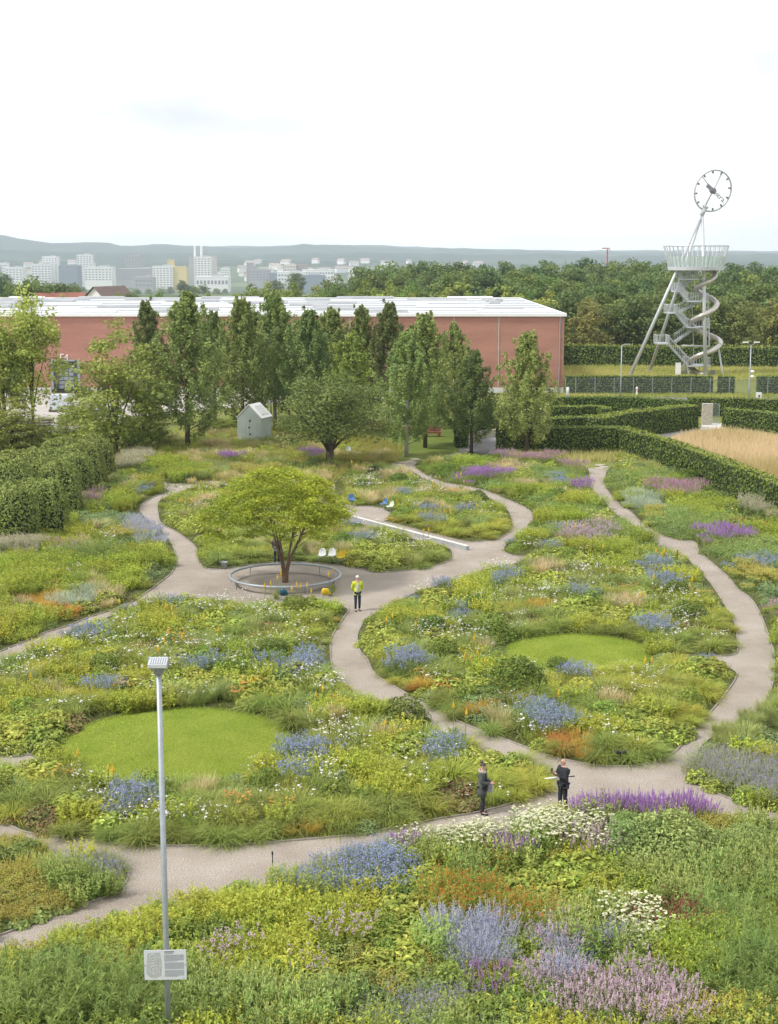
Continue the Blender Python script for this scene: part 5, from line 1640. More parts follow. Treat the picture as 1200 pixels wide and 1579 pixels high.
def k_lilac(rs, f, p):
    dome(f, rs, 520, .55, .42, .07, (0.165, 0.195, 0.065), (0.235, 0.26, 0.10), .5, .8)
    t, d = stems(f, rs, 90, .52, .52, (0.17, 0.2, 0.07), (0.24, 0.26, 0.1), 3, .07, .3, lean=.3)
    florets(p, rs, t, d, 4, .12, .02, .011, (0.34, 0.29, 0.50), (0.46, 0.42, 0.60))
def k_plume(rs, f, p):
    t, d = stems(f, rs, 70, .46, .95, (0.15, 0.19, 0.06), (0.22, 0.26, 0.09), 9, .13, .3, lean=.12)
    florets(p, rs, t, d, 14, .26, .055, .016, (0.50, 0.45, 0.32), (0.64, 0.58, 0.44))
def k_monarda(rs, f, p):
    stems(f, rs, 60, .42, .62, LM1, LM2, 9, .11, .25)
    t, d = stems(f, rs, 20, .42, .74, G1, G2, 5, .09, .25)
    florets(p, rs, t, d, 7, .03, .028, .018, (0.56, 0.40, 0.52), (0.70, 0.56, 0.64))
def k_gold(rs, f, p):
    t, d = stems(f, rs, 60, .40, .55, G1, G2, 9, .11, .25)
    florets(p, rs, t, d, 7, .06, .035, .02, (0.50, 0.46, 0.09), (0.60, 0.55, 0.16))
def k_poker(rs, f, p):
    blades(f, rs, 60, .07, .55, .5, .55, .012, (0.12, 0.165, 0.04), (0.19, 0.22, 0.06))
    top = np.array([[rs.normal(0, .03), rs.normal(0, .03), 1.0]])
    s = np.array([[.014, 0, 0]]); s2 = np.array([[0, .014, 0]]); z = np.zeros((1, 3))
    for q in (s, s2): f.quads(np.stack([z - q, z + q, top + q, top - q], 1), np.array([0.17, 0.2, 0.05]))
    d = np.array([[0, 0, 1.0]])
    spindles(p, top - d * .02, d, .36, .052, np.array([[0.70, 0.50, 0.045]]), 8)
    florets(p, rs, np.repeat(top + d * .14, 40, 0), np.repeat(d, 40, 0), 1, .14, .022, .014, (0.66, 0.44, 0.04), (0.78, 0.60, 0.08))

KIND = {  # key: builder, object name, description, category, rough height, number of variants
    'fount': (k_fount, 'fountain_grass', 'arching mid green fountain grass clump', .6), 'fountl': (k_fountl, 'fountain_grass', 'arching yellow-green fountain grass clump', .55),
    'feath': (k_feath, 'feather_grass', 'fine hazy grey-green grass clump', .6), 'meadow': (k_meadow, 'meadow_clump', 'mixed fresh green meadow clump', .5),
    'tan': (k_tan, 'seedhead_grass', 'straw coloured grass clump with seed heads', .6), 'rust': (k_rust, 'rusty_grass', 'rusty orange tinged grass clump', .5),
    'lime': (k_lime, 'lime_perennial', 'lime green narrow leaved perennial clump', .6), 'bigl': (k_bigl, 'upright_perennial', 'tall dense yellow-green upright perennial clump', .85),
    'leafy': (k_leafy, 'leafy_mound', 'broad leaved light green mound', .5), 'shrub': (k_shrub, 'round_shrub', 'rounded green shrub', .6), 'dark': (k_dark, 'dark_shrub', 'dark green leafy shrub', .55),
    'bluegr': (k_bluegr, 'glaucous_mound', 'grey-green leafy mound', .45), 'brown': (k_brown, 'brown_leaf_mound', 'low reddish brown leaved mound', .3), 'silver': (k_silver, 'silver_perennial', 'silver leaved perennial clump', .6),
    'yleaf': (k_yleaf, 'yellow_frothed_mound', 'leafy mound frothed with small yellow flowers', .4), 'amso': (k_amso, 'thread_leaf_mound', 'soft thread leaved green mound', .8), 'mound': (k_mound, 'big_rounded_shrub', 'large smooth domed green shrub', .7), 'ball': (k_ball, 'ball_shrub', 'single dense rounded green shrub', .8), 'fern': (k_fern, 'ferny_perennial', 'ferny soft green perennial clump', .7),
    'gspike': (k_gspike, 'green_spike_perennial', 'upright green perennial with pale flower spikes', .9), 'blue': (k_blue, 'blue_flowering_perennial', 'perennial clump covered in blue flowers', .6),
    'white': (k_white, 'white_flowering_perennial', 'clump dotted with white flower heads', .6), 'yarrow': (k_yarrow, 'cream_yarrow', 'yarrow clump with flat cream flower heads', .8), 'orange': (k_orange, 'orange_flowering_perennial', 'clump with flat orange flower heads', .5),
    'ospike': (k_ospike, 'orange_spike_perennial', 'upright clump with red-orange flowers', .75), 'pink': (k_pink, 'pink_spire_perennial', 'clump with pink flower spires', .8), 'purple': (k_purple, 'purple_spire_perennial', 'clump with violet purple flower spires', .85),
    'magenta': (k_magenta, 'magenta_perennial', 'low clump with magenta flowers', .55), 'red': (k_red, 'red_spire_perennial', 'clump with dark red flower spires', .75), 'rose': (k_rose, 'pale_pink_perennial', 'clump dense with pale pink flower spikes', .65),
    'lav': (k_lav, 'lavender_haze_perennial', 'silvery clump with hazy lavender spires', .8), 'lilac': (k_lilac, 'lilac_mound', 'grey-green mound dusted with lilac flowers', .45), 'plume': (k_plume, 'cream_plume_perennial', 'tall clump with cream plumes', 1.0),
    'monarda': (k_monarda, 'pink_pompom_perennial', 'light green clump with pale pink pompom flowers', .7), 'gold': (k_gold, 'golden_perennial', 'clump with small golden yellow flowers', .55), 'poker': (k_poker, 'torch_lily', 'yellow torch lily with a single upright flower', 1.2),
}
GRASSY = {'fount', 'fountl', 'feath', 'meadow', 'tan', 'rust', 'amso'}
PROTO = {}
def proto(kind):
    if kind not in PROTO:
        lst = []
        for v in range(3):
            rs = np.random.RandomState(sum(ord(c) for c in kind) * 7 + v)
            f, p = NB(), NB()
            KIND[kind][0](rs, f, p)
            lst.append((f.mesh(KIND[kind][1], M['grassy'] if kind in GRASSY else M['leaf']), p.mesh('flower_heads', M['petal']) if (p.q or p.t) else None))
        PROTO[kind] = lst
    return PROTO[kind]
BEDNAME = {'A': 'in the bed round the left lawn', 'B': 'in the bed round the right lawn', 'J': 'in the far bed below the maze hedges', 'C': 'in the bed behind the long white bench', 'D': 'in the bed behind the ring bench tree',
           'F': 'in the bed beside the rounded left hedges', 'G': 'in the front bed nearest the viewer', 'H': 'in the small bed at the lower left corner', 'I': 'in the bed right of the right hand path', 'M': 'on the rough meadow near the fruit tree'}
PL = []          # kind, bed, x, y, scale, zscale
rs0 = np.random.RandomState(2024)

DRIFT = []       # kind, bed, px, py, rx px, ry px, scale   (as seen in the photograph)
def D(bedk, kind, *spots, sc=1.0):
    for s in spots:
        DRIFT.append((kind, bedk, s[0], s[1], s[2] if len(s) > 2 else 16, s[3] if len(s) > 3 else 8, sc))
# --- left lawn bed
D('A', 'blue', (135, 986, 28, 12), (272, 931, 15, 9), (209, 939, 18, 6), (158, 1064, 30, 10), (309, 1032, 20, 11), (417, 1028, 18, 7), (480, 1026, 30, 20), (470, 1172, 42, 16), (200, 1236, 32, 28), (675, 1162, 36, 14), (468, 1200, 15, 6))
D('A', 'white', (329, 920, 26, 13), (187, 963, 17, 7), (47, 1026, 30, 9), (193, 1032, 26, 12), (279, 1000, 15, 10), (300, 1014, 15, 6), (345, 1028, 12, 8), (480, 1060, 32, 10), (415, 1102, 16, 12), (520, 1132, 36, 16), (50, 1160, 46, 9), (120, 1172, 14, 10),
  (240, 1232, 22, 16), (235, 1266, 22, 6), (542, 1212, 16, 14), (632, 1180, 16, 10), (265, 1172, 16, 8), (395, 948, 24, 10), (555, 1156, 14, 8))
D('A', 'orange', (135, 1082, 13, 5), (197, 1072, 15, 6), (387, 1070, 17, 6), (535, 1093, 13, 5), (105, 1193, 14, 7), (265, 1184, 12, 6), (372, 1246, 18, 10), (430, 1256, 20, 7), (92, 986, 14, 5), (275, 998, 13, 9), (462, 941, 12, 5))
D('A', 'rust', (456, 1272, 28, 14), (40, 1003, 28, 6), (556, 1054, 14, 7), (118, 982, 20, 6), (512, 950, 10, 8), (460, 1112, 16, 10))
D('A', 'leafy', (288, 1056, 50, 20), (28, 1138, 58, 34), (335, 1184, 50, 18), (752, 1170, 52, 24), (330, 968, 34, 18), (60, 1105, 24, 14), (455, 940, 45, 14), (600, 1095, 30, 12), (285, 935, 40, 9), (150, 965, 25, 9))
D('A', 'shrub', (40, 1090, 20, 10))
D('A', 'brown', (66, 1262, 44, 20), (112, 1115, 24, 10), (706, 1228, 36, 28), (230, 1002, 14, 8), (405, 968, 22, 8), (430, 1178, 20, 10))
D('A', 'fount', (96, 1222, 34, 20), (80, 1098, 26, 14), (155, 1284, 70, 14), (270, 1290, 60, 14), (380, 1282, 60, 16), (500, 1272, 60, 18), (330, 1250, 50, 16), (30, 1235, 40, 16), (590, 1252, 60, 18), (430, 1230, 30, 12), (350, 1086, 90, 7), (190, 1098, 60, 7), (430, 1120, 30, 12), (360, 985, 24, 12))
D('A', 'fountl', (520, 1250, 40, 14), (660, 1240, 40, 14), (790, 1215, 40, 18), (820, 1200, 22, 16), (560, 1010, 10, 30), (525, 985, 12, 30), (600, 1070, 36, 10), (240, 960, 40, 12), (80, 1030, 40, 12))
D('A', 'lime', (268, 975, 45, 14), (110, 1045, 30, 10), (560, 1190, 30, 14), (590, 1150, 30, 12), (505, 1090, 24, 12), (160, 1200, 20, 14))
D('A', 'tan', (75, 1072, 36, 10), (310, 1215, 36, 12), (350, 1235, 30, 10), (590, 1130, 24, 10), (520, 1105, 18, 8))
# --- right lawn bed
D('B', 'blue', (630, 1020, 27, 15), (710, 948, 14, 12), (785, 896, 17, 8), (640, 919, 14, 5), (842, 1104, 42, 24), (892, 1039, 32, 9), (1080, 1013, 20, 9), (1007, 876, 25, 9), (1026, 898, 30, 10), (1013, 970, 30, 11), (896, 921, 9, 8), (850, 815, 20, 5), (846, 847, 14, 7), (690, 905, 12, 5), (875, 1120, 20, 10))
D('B', 'white', (660, 910, 36, 8), (778, 880, 16, 14), (700, 984, 17, 12), (846, 922, 32, 7), (722, 1045, 14, 9), (743, 1018, 10, 7), (899, 890, 26, 10), (956, 889, 14, 7), (1023, 927, 28, 10), (924, 1007, 18, 6), (997, 1015, 24, 6), (1050, 960, 22, 12), (830, 850, 14, 8), (960, 1045, 14, 6), (935, 985, 14, 4), (1042, 945, 12, 6), (1095, 1000, 12, 5))
D('B', 'orange', (683, 1062, 16, 8), (759, 924, 12, 5), (648, 1045, 14, 6), (1035, 881, 22, 6), (978, 907, 14, 5), (1095, 924, 18, 6), (852, 806, 32, 5), (1086, 842, 12, 4))
D('B', 'rust', (880, 1146, 46, 15), (640, 1058, 22, 8), (828, 938, 14, 6), (740, 1095, 20, 8))
D('B', 'shrub', (960, 1108, 26, 14))
D('B', 'dark', (760, 1074, 24, 10))
D('B', 'leafy', (578, 988, 33, 22), (899, 946, 42, 14), (1002, 1126, 54, 27), (1100, 1036, 36, 14), (720, 1060, 32, 14), (690, 930, 44, 12), (840, 898, 40, 12), (980, 955, 26, 12))
D('B', 'fount', (670, 1088, 50, 10), (760, 1128, 50, 12), (840, 1155, 50, 10), (940, 1168, 60, 14), (1020, 1160, 36, 14), (690, 1035, 24, 12), (1100, 985, 40, 10), (960, 975, 70, 6), (870, 972, 70, 5), (1060, 1000, 40, 10), (850, 1075, 20, 12), (890, 1085, 30, 8))
D('B', 'fountl', (620, 1050, 30, 8), (1090, 1068, 34, 18), (1060, 1100, 30, 18), (1110, 960, 16, 20), (600, 1005, 22, 18), (940, 1040, 60, 12), (980, 1060, 60, 14), (720, 890, 60, 7), (640, 950, 36, 10))
D('B', 'tan', (965, 930, 32, 12), (840, 875, 40, 12), (770, 1110, 26, 10), (950, 1085, 46, 10), (760, 1000, 24, 8))
D('B', 'brown', (930, 1090, 44, 9), (820, 960, 24, 8), (1080, 975, 24, 7))
D('B', 'lime', (612, 945, 34, 12), (880, 1075, 40, 10), (760, 1030, 20, 10), (950, 870, 50, 8), (1000, 1000, 30, 8), (800, 905, 30, 8), (930, 1125, 20, 10))
D('J', 'purple', (749, 734, 32, 8), (906, 755, 23, 7), (730, 741, 20, 5))
D('J', 'pink', (815, 708, 44, 5), (888, 719, 27, 6), (850, 709, 25, 4))
D('J', 'blue', (771, 707, 18, 4), (868, 746, 18, 6), (790, 832, 18, 6))
D('J', 'rose', (904, 828, 42, 14))
D('J', 'white', (700, 716, 12, 4))
D('J', 'shrub', (690, 726, 40, 9), (760, 712, 30, 6), (840, 770, 30, 10), (860, 860, 26, 10), (800, 842, 24, 9))
D('J', 'tan', (820, 752, 30, 8), (790, 770, 30, 8), (780, 720, 40, 6))
D('J', 'fern', (860, 730, 40, 8), (890, 790, 44, 10), (830, 790, 36, 10), (700, 738, 26, 6), (950, 815, 30, 10), (860, 775, 40, 9))
D('J', 'bigl', (840, 760, 24, 8), (900, 775, 30, 9), (870, 800, 30, 8), (930, 850, 40, 10), (740, 752, 26, 6))
D('J', 'leafy', (880, 865, 60, 10), (800, 735, 22, 6), (920, 800, 26, 8), (960, 840, 22, 10))
# --- bed behind the bench
D('C', 'blue', (664, 808, 17, 9), (721, 792, 19, 6), (627, 764, 12, 5), (667, 789, 12, 5), (650, 786, 10, 4))
D('C', 'white', (679, 764, 16, 6), (564, 753, 16, 11), (581, 739, 14, 6), (640, 768, 10, 4), (735, 790, 12, 5), (755, 772, 14, 5))
D('C', 'rust', (607, 800, 16, 9), (700, 758, 14, 4))
D('C', 'shrub', (550, 733, 14, 6), (690, 775, 20, 7))
D('C', 'fountl', (740, 822, 42, 10), (690, 815, 30, 9), (770, 808, 16, 14), (640, 800, 20, 8))
# --- bed behind the ring tree and up the left path
D('D', 'leafy', (591, 864, 38, 21), (296, 806, 29, 11), (560, 858, 20, 14), (330, 760, 20, 9))
D('D', 'shrub', (500, 842, 16, 10), (370, 800, 20, 10))
D('D', 'blue', (564, 838, 11, 8), (535, 815, 10, 5))
D('D', 'white', (638, 841, 14, 8), (591, 832, 18, 7), (280, 762, 21, 8), (277, 794, 9, 8), (315, 821, 13, 6), (655, 848, 12, 5), (345, 752, 14, 5))
D('D', 'orange', (288, 750, 15, 5), (290, 783, 14, 4))
D('D', 'lime', (330, 840, 30, 17), (262, 790, 16, 8), (266, 775, 14, 8))
D('D', 'fount', (400, 862, 44, 8), (340, 866, 28, 9), (450, 860, 40, 7), (500, 862, 30, 8), (660, 862, 26, 9), (640, 858, 30, 9))
# --- left bed
D('F', 'bigl', (78, 826, 48, 18), (198, 775, 29, 13), (54, 888, 54, 26), (15, 880, 30, 20), (205, 868, 50, 14))
D('F', 'dark', (149, 758, 29, 12), (190, 842, 16, 8))
D('F', 'pink', (144, 772, 22, 7), (102, 768, 14, 8), (102, 852, 28, 5))
D('F', 'bluegr', (150, 802, 40, 12), (110, 795, 30, 9), (195, 800, 22, 9), (235, 888, 22, 14), (180, 815, 20, 9), (20, 930, 24, 10))
D('F', 'lav', (228, 806, 22, 8), (242, 826, 22, 10), (225, 818, 20, 8))
D('F', 'silver', (122, 925, 25, 14), (218, 830, 14, 8))
D('F', 'gold', (203, 825, 26, 9), (232, 770, 16, 7), (60, 910, 20, 7))
D('F', 'white', (171, 838, 22, 6), (120, 888, 9, 12), (112, 880, 8, 8))
D('F', 'plume', (28, 850, 40, 8), (197, 708, 26, 12))
D('F', 'blue', (220, 756, 13, 6), (205, 762, 12, 6))
D('F', 'lime', (28, 965, 42, 14), (190, 895, 38, 18), (70, 950, 26, 10), (15, 985, 24, 10), (235, 858, 24, 14), (160, 868, 30, 10))
D('F', 'rust', (72, 928, 36, 10), (100, 945, 20, 10))
D('F', 'tan', (170, 915, 30, 10), (150, 935, 26, 8))
D('F', 'amso', (100, 958, 24, 12), (130, 860, 40, 8))
D('F', 'brown', (135, 952, 26, 6), (190, 925, 22, 7))
# --- front bed
D('G', 'yarrow', (795, 1278, 128, 24), (700, 1290, 60, 14), (640, 1296, 34, 14), (760, 1302, 60, 12), (650, 1287, 32, 18), (880, 1292, 60, 18), (985, 1428, 27, 24), (1020, 1470, 30, 14))
D('G', 'purple', (1010, 1243, 100, 16), (960, 1250, 40, 10), (1080, 1250, 40, 10), (920, 1256, 30, 10), (1010, 1256, 90, 12), (780, 1312, 22, 14), (625, 1300, 20, 20))
D('G', 'rose', (925, 1314, 30, 18), (955, 1548, 105, 34), (852, 1456, 26, 18), (850, 1512, 40, 14), (1010, 1534, 46, 20))
D('G', 'shrub', (800, 1480, 22, 22), (830, 1545, 26, 24), (760, 1560, 34, 16), (930, 1490, 24, 14), (700, 1515, 24, 14))
D('G', 'fern', (820, 1462, 20, 12), (960, 1465, 24, 20), (1040, 1480, 20, 16), (660, 1530, 30, 14))
D('G', 'mound', (1038, 1312, 4, 2), sc=1.5)
D('G', 'mound', (985, 1312, 4, 2), (1085, 1308, 4, 2), (1150, 1300, 4, 2), sc=1.15)
D('G', 'mound', (1190, 1345, 4, 2), sc=.9)
D('G', 'fern', (980, 1345, 30, 12), (1060, 1345, 50, 10), (1190, 1300, 24, 16))
D('G', 'gspike', (1125, 1352, 70, 40), (1080, 1370, 40, 24), (1180, 1330, 40, 30), (1040, 1365, 30, 20))
D('G', 'ospike', (712, 1400, 46, 20), (755, 1340, 14, 10), (810, 1420, 34, 8), (692, 1362, 14, 10), (765, 1412, 30, 8))
D('G', 'shrub', (590, 1450, 30, 20), (1000, 1385, 30, 14), (930, 1400, 40, 14), (1180, 1400, 24, 16), (320, 1450, 40, 14))
D('G', 'leafy', (865, 1352, 76, 26), (800, 1375, 46, 20), (920, 1365, 46, 20), (640, 1430, 40, 30), (590, 1500, 60, 30), (660, 1360, 26, 12))
D('G', 'dark', (60, 1512, 60, 26), (110, 1490, 40, 18), (640, 1372, 30, 14), (560, 1540, 40, 20))
D('G', 'lav', (738, 1462, 46, 30), (878, 1484, 24, 30), (925, 1446, 18, 14))
D('G', 'magenta', (750, 1522, 24, 10), (690, 1482, 16, 8))
D('G', 'red', (1042, 1428, 46, 28))
D('G', 'amso', (1128, 1408, 62, 26), (1165, 1490, 60, 60), (150, 1538, 140, 46), (1140, 1540, 50, 30), (60, 1560, 70, 20), (260, 1560, 40, 18))
D('G', 'bigl', (1090, 1480, 42, 34), (1060, 1500, 30, 20))
D('G', 'gold', (1120, 1562, 50, 24), (1060, 1565, 40, 18), (230, 1440, 30, 10), (900, 1450, 20, 10))
D('G', 'blue', (545, 1348, 88, 42), (600, 1318, 40, 20))
D('G', 'lime', (350, 1402, 110, 30), (440, 1420, 80, 36), (240, 1425, 60, 20), (150, 1455, 70, 20), (520, 1420, 60, 24), (420, 1470, 70, 30))
D('G', 'orange', (371, 1360, 14, 6), (426, 1370, 12, 6))
D('G', 'monarda', (360, 1482, 36, 12), (480, 1507, 20, 12), (528, 1447, 26, 10))
D('G', 'meadow', (300, 1395, 50, 12), (100, 1440, 50, 12), (400, 1390, 40, 14))
D('G', 'gspike', (400, 1555, 100, 28), (330, 1530, 50, 20), (480, 1555, 60, 20), (1180, 1270, 40, 16))
D('G', 'lilac', (560, 1570, 50, 14), (640, 1560, 40, 18), (700, 1550, 40, 20))
D('G', 'yleaf', (180, 1480, 50, 16), (30, 1470, 40, 14))
# --- lower left corner
D('H', 'yleaf', (55, 1392, 62, 38), (20, 1425, 50, 18), (100, 1400, 30, 16))
D('H', 'lilac', (140, 1342, 40, 16), (165, 1345, 24, 14))
D('H', 'gspike', (150, 1368, 46, 18), (120, 1350, 40, 14))
D('H', 'dark', (16, 1322, 30, 18))
D('H', 'blue', (110, 1335, 12, 8), (150, 1338, 10, 6))
# --- right bed
D('I', 'silver', (994, 775, 28, 15))
D('I', 'gold', (1002, 797, 28, 11), (1165, 892, 36, 17))
D('I', 'fern', (1060, 802, 60, 22), (1045, 822, 50, 14), (1010, 735, 40, 8), (1140, 848, 56, 20), (960, 745, 24, 10), (1180, 850, 40, 16), sc=1.1)
D('I', 'pink', (1042, 757, 40, 9), (1187, 939, 22, 8))
D('I', 'dark', (1124, 765, 46, 13), (1060, 740, 28, 9), (1160, 800, 30, 14))
D('I', 'purple', (1115, 828, 44, 8), (1075, 830, 14, 6))
D('I', 'blue', (1165, 872, 52, 9), (1100, 876, 20, 5))
D('I', 'bluegr', (1175, 912, 34, 14), (1020, 815, 30, 12), (1000, 760, 24, 8))
D('I', 'lime', (1075, 775, 40, 12), (1170, 970, 22, 20), (1185, 1020, 14, 20), (965, 765, 22, 12), (1100, 800, 30, 14), (940, 735, 14, 10))
D('I', 'rust', (1190, 990, 12, 16), (1150, 810, 30, 10))
D('I', 'feath', (1170, 1120, 70, 20), (1120, 1135, 40, 18), (1180, 1090, 30, 18))
D('I', 'lilac', (1150, 1195, 64, 26), (1110, 1180, 36, 20), (1190, 1215, 40, 18))
D('I', 'bluegr', (1180, 1150, 30, 18), (1150, 1150, 30, 12))
D('I', 'plume', (1180, 790, 20, 10), (1075, 730, 20, 6))
# --- rough meadow
D('M', 'purple', (345, 709, 22, 5), (488, 704, 20, 4), (575, 725, 20, 5))
D('M', 'dark', (256, 734, 34, 12), (225, 728, 26, 9), (470, 718, 40, 6))
D('M', 'plume', (205, 712, 22, 12), (190, 720, 16, 8))
D('M', 'bigl', (290, 728, 30, 10), (250, 715, 30, 8))
D('M', 'bluegr', (310, 722, 36, 7), (360, 718, 30, 6))
D('M', 'gold', (395, 726, 30, 6), (560, 712, 30, 4))

# single rounded shrubs: photo centre and half width
for b_, px_, py_, r_ in (('A', 418, 1008, 27), ('A', 412, 1211, 29), ('A', 626, 1108, 35), ('A', 160, 1033, 27), ('A', 455, 940, 22), ('B', 665, 969, 28), ('B', 760, 977, 27), ('B', 683, 1013, 24), ('B', 1043, 912, 25), ('B', 1062, 950, 27), ('B', 926, 921, 22),
                         ('B', 860, 1028, 23), ('B', 735, 934, 20), ('B', 797, 1052, 42), ('B', 772, 1066, 24), ('C', 616, 742, 18), ('C', 561, 748, 17), ('C', 736, 767, 13), ('D', 527, 837, 23), ('D', 553, 818, 16), ('D', 619, 837, 21), ('D', 317, 781, 14), ('J', 690, 727, 18), ('J', 860, 768, 20), ('I', 1060, 740, 18)):
    DRIFT.append(('ball', b_, px_, py_, r_, r_ * .5, 1.15 * r_ / ppm(P(px_, py_))))
def sdist(y): return min(1.28, max(0.60, 0.60 + (y - 36) * 0.0075))
OCC = []
def add_plant(kind, b, x, y, sc):
    PL.append((kind, b, x, y, sc * rs0.uniform(.82, 1.18), rs0.uniform(.88, 1.14) * (1.0 - .24 * (sdist(y) - .60) / .68)))
def blocked(x, y, pad=0.25):
    if (x - LAWN1.x) ** 2 + (y - LAWN1.y) ** 2 < (LR1 + pad) ** 2: return True
    if (x - LAWN2.x) ** 2 + (y - LAWN2.y) ** 2 < (LR2 + pad) ** 2: return True
    return False
ELL = []
for kind, b, px_, py_, rx, ry, sc in DRIFT:
    c0 = P(px_, py_)
    s_ = ppm(c0)
    c = P(px_, py_ + KIND[kind][3] * 0.42 * s_ * sc)
    yb_ = P(px_, py_ + KIND[kind][3] * .42 * s_ * sc + ry); yt_ = P(px_, py_ + KIND[kind][3] * .42 * s_ * sc - ry)
    ex, ey = rx / s_, max(0.35, (yt_.y - yb_.y) / 2)
    c = Vector((c.x, (yt_.y + yb_.y) / 2, 0))
    if kind == 'blue' and b != 'G': ex, ey = ex * .82, max(.35, ey * .85)
    if kind == 'tan': ex, ey = ex * .75, max(.35, ey * .75)
    if kind in ('mound', 'ball'): ex = ey = sc * .85
    ELL.append((kind, b, c.x, c.y, ex, ey, sc))
E = np.array([(e[2], e[3], e[4], e[5]) for e in ELL])
BP = {k: np.array([(p.x, p.y) for p in v]) for k, v in BEDS.items()}
def inside(b, x, y, m=0.22):
    poly = BEDS['B' if b == 'J' else b]
    xs = np.array([x, x + m, x - m, x, x]); ys = np.array([y, y, y, y + m, y - m])
    return bool(in_poly(xs, ys, poly).all())
CAND = []        # kind, bed, x, y, scale, margin
for (kind, b, cx, cyy, ex, ey, sc) in ELL:
    if kind in ('mound', 'ball'):
        CAND.append((kind, b, cx, cyy, sc, .05))
        continue
    s = sdist(cyy) * {'white': 1.25, 'orange': 1.25, 'amso': 1.5}.get(kind, .95)
    n_ = 0
    yy = cyy - ey
    while yy <= cyy + ey + 1e-6:
        xx = cx - ex + (s * .5 if n_ % 2 else 0)
        while xx <= cx + ex + 1e-6:
            x, y = xx + rs0.normal(0, s * .18), yy + rs0.normal(0, s * .18)
            dd_ = ((x - cx) / (ex + .12)) ** 2 + ((y - cyy) / (ey + .12)) ** 2
            if (dd_ <= 1.05 + .45 * math.sin(3 * math.atan2(y - cyy, x - cx) + cx * 3) or n_ + xx == 0) and rs0.rand() < (.97 if dd_ < .4 else .8) and not blocked(x, y, .18):
                CAND.append((kind, b, x, y, sc * (0.74 + .5 * s / (1.25 if kind in ('white', 'orange') else 1)) * (1.2 if kind == 'amso' else 1), .03 + .16 * s * (0 if cyy < 56 else 1)))
            xx += s
        yy += s * .87
        n_ += 1
# fill between the drifts
MIX = {'A': ('meadow', 'feath', 'fountl', 'fount', 'lime', 'feath', 'fount', 'lime', 'white', 'leafy', 'shrub', 'bluegr'), 'B': ('meadow', 'feath', 'fountl', 'fount', 'lime', 'meadow', 'fount', 'lime', 'leafy', 'shrub', 'white', 'bluegr'),
       'C': ('meadow', 'feath', 'fountl', 'lime', 'tan', 'meadow', 'shrub', 'feath'), 'D': ('meadow', 'fountl', 'lime', 'feath', 'tan', 'leafy', 'fount', 'meadow'),
       'F': ('lime', 'bigl', 'bluegr', 'meadow', 'leafy', 'fern', 'tan'), 'G': ('lime', 'leafy', 'shrub', 'gspike', 'fern', 'shrub', 'lime', 'leafy', 'yleaf'), 'H': ('yleaf', 'lime', 'meadow'),
       'I': ('fern', 'lime', 'leafy', 'bigl', 'meadow', 'shrub', 'bluegr'), 'M': ('meadow', 'tan', 'tan', 'meadow', 'feath', 'lime')}
JMIX = ('fern', 'bigl', 'leafy', 'meadow', 'lime', 'shrub', 'tan', 'feath')
for b, poly in BEDS.items():
    a = BP[b]
    x0, y0 = a.min(0); x1, y1 = a.max(0)
    # drift seeds
    seeds = []
    for _ in range(int((x1 - x0) * (y1 - y0) / 3.2) + 6):
        seeds.append((rs0.uniform(x0, x1), rs0.uniform(y0, y1), rs0.randint(0, 1000)))
    seeds = np.array(seeds)
    y = y0
    r_ = 0
    while y < y1:
        s = sdist(y) * (1.25 if b == 'M' else 1.0)
        x = x0 + (s * .5 if r_ % 2 else 0)
        while x < x1:
            px_, py_ = x + rs0.normal(0, s * .2), y + rs0.normal(0, s * .2)
            x += s
            u, v_ = to_px((px_, py_, 0.4))
            if u < -60 or u > 1260 or v_ > 1650: continue
            if blocked(px_, py_): continue
            if (((px_ - E[:, 0]) / E[:, 2]) ** 2 + ((py_ - E[:, 1]) / E[:, 3]) ** 2 < .92).any(): continue
            k = seeds[((seeds[:, :2] - (px_, py_)) ** 2).sum(1).argmin(), 2]
            far_b = b == 'B' and py_ > 86
            mix = JMIX if far_b else MIX[b]
            if rs0.rand() < .07 and b in 'ABCD': k = -1
            kind = 'white' if k < 0 else mix[int(k) % len(mix)] if rs0.rand() < .78 else mix[rs0.randint(len(mix))]
            CAND.append((kind, 'J' if far_b else b, px_, py_, .74 + .5 * s, (.10 if py_ < 56 else .12 + .22 * s)))
        y += s * .87
        r_ += 1
for b, poly in BEDS.items():
    cs = [c for c in CAND if ('B' if c[1] == 'J' else c[1]) == b]
    if not cs: continue
    x = np.array([c[2] for c in cs]); y = np.array([c[3] for c in cs]); m_ = np.array([c[5] for c in cs])
    ok = in_poly(x, y, poly) & in_poly(x + m_, y, poly) & in_poly(x - m_, y, poly) & in_poly(x, y + m_, poly) & in_poly(x, y - m_, poly)
    e_ = 0.85
    deep = in_poly(x + e_, y, poly) & in_poly(x - e_, y, poly) & in_poly(x, y + e_ * 1.6, poly) & in_poly(x, y - e_, poly)
    for c, k, dp in zip(cs, ok, deep):
        if k:
            add_plant(*c[:5])
            for lc, lr, ff in ((LAWN1, LR1, .95), (LAWN2, LR2, .85)):
                if lc.y - lr - 2.4 < c[3] < lc.y and abs(c[2] - lc.x) < lr:
                    l_ = list(PL[-1]); l_[5] *= ff; l_[4] *= .9; PL[-1] = tuple(l_)
            if not dp and c[0] not in ('mound', 'ball'):                      # low planting along the paths
                l_ = list(PL[-1]); f_ = .78 if c[3] < 58 else .68
                l_[4] *= f_; l_[5] *= f_ + .1; PL[-1] = tuple(l_)
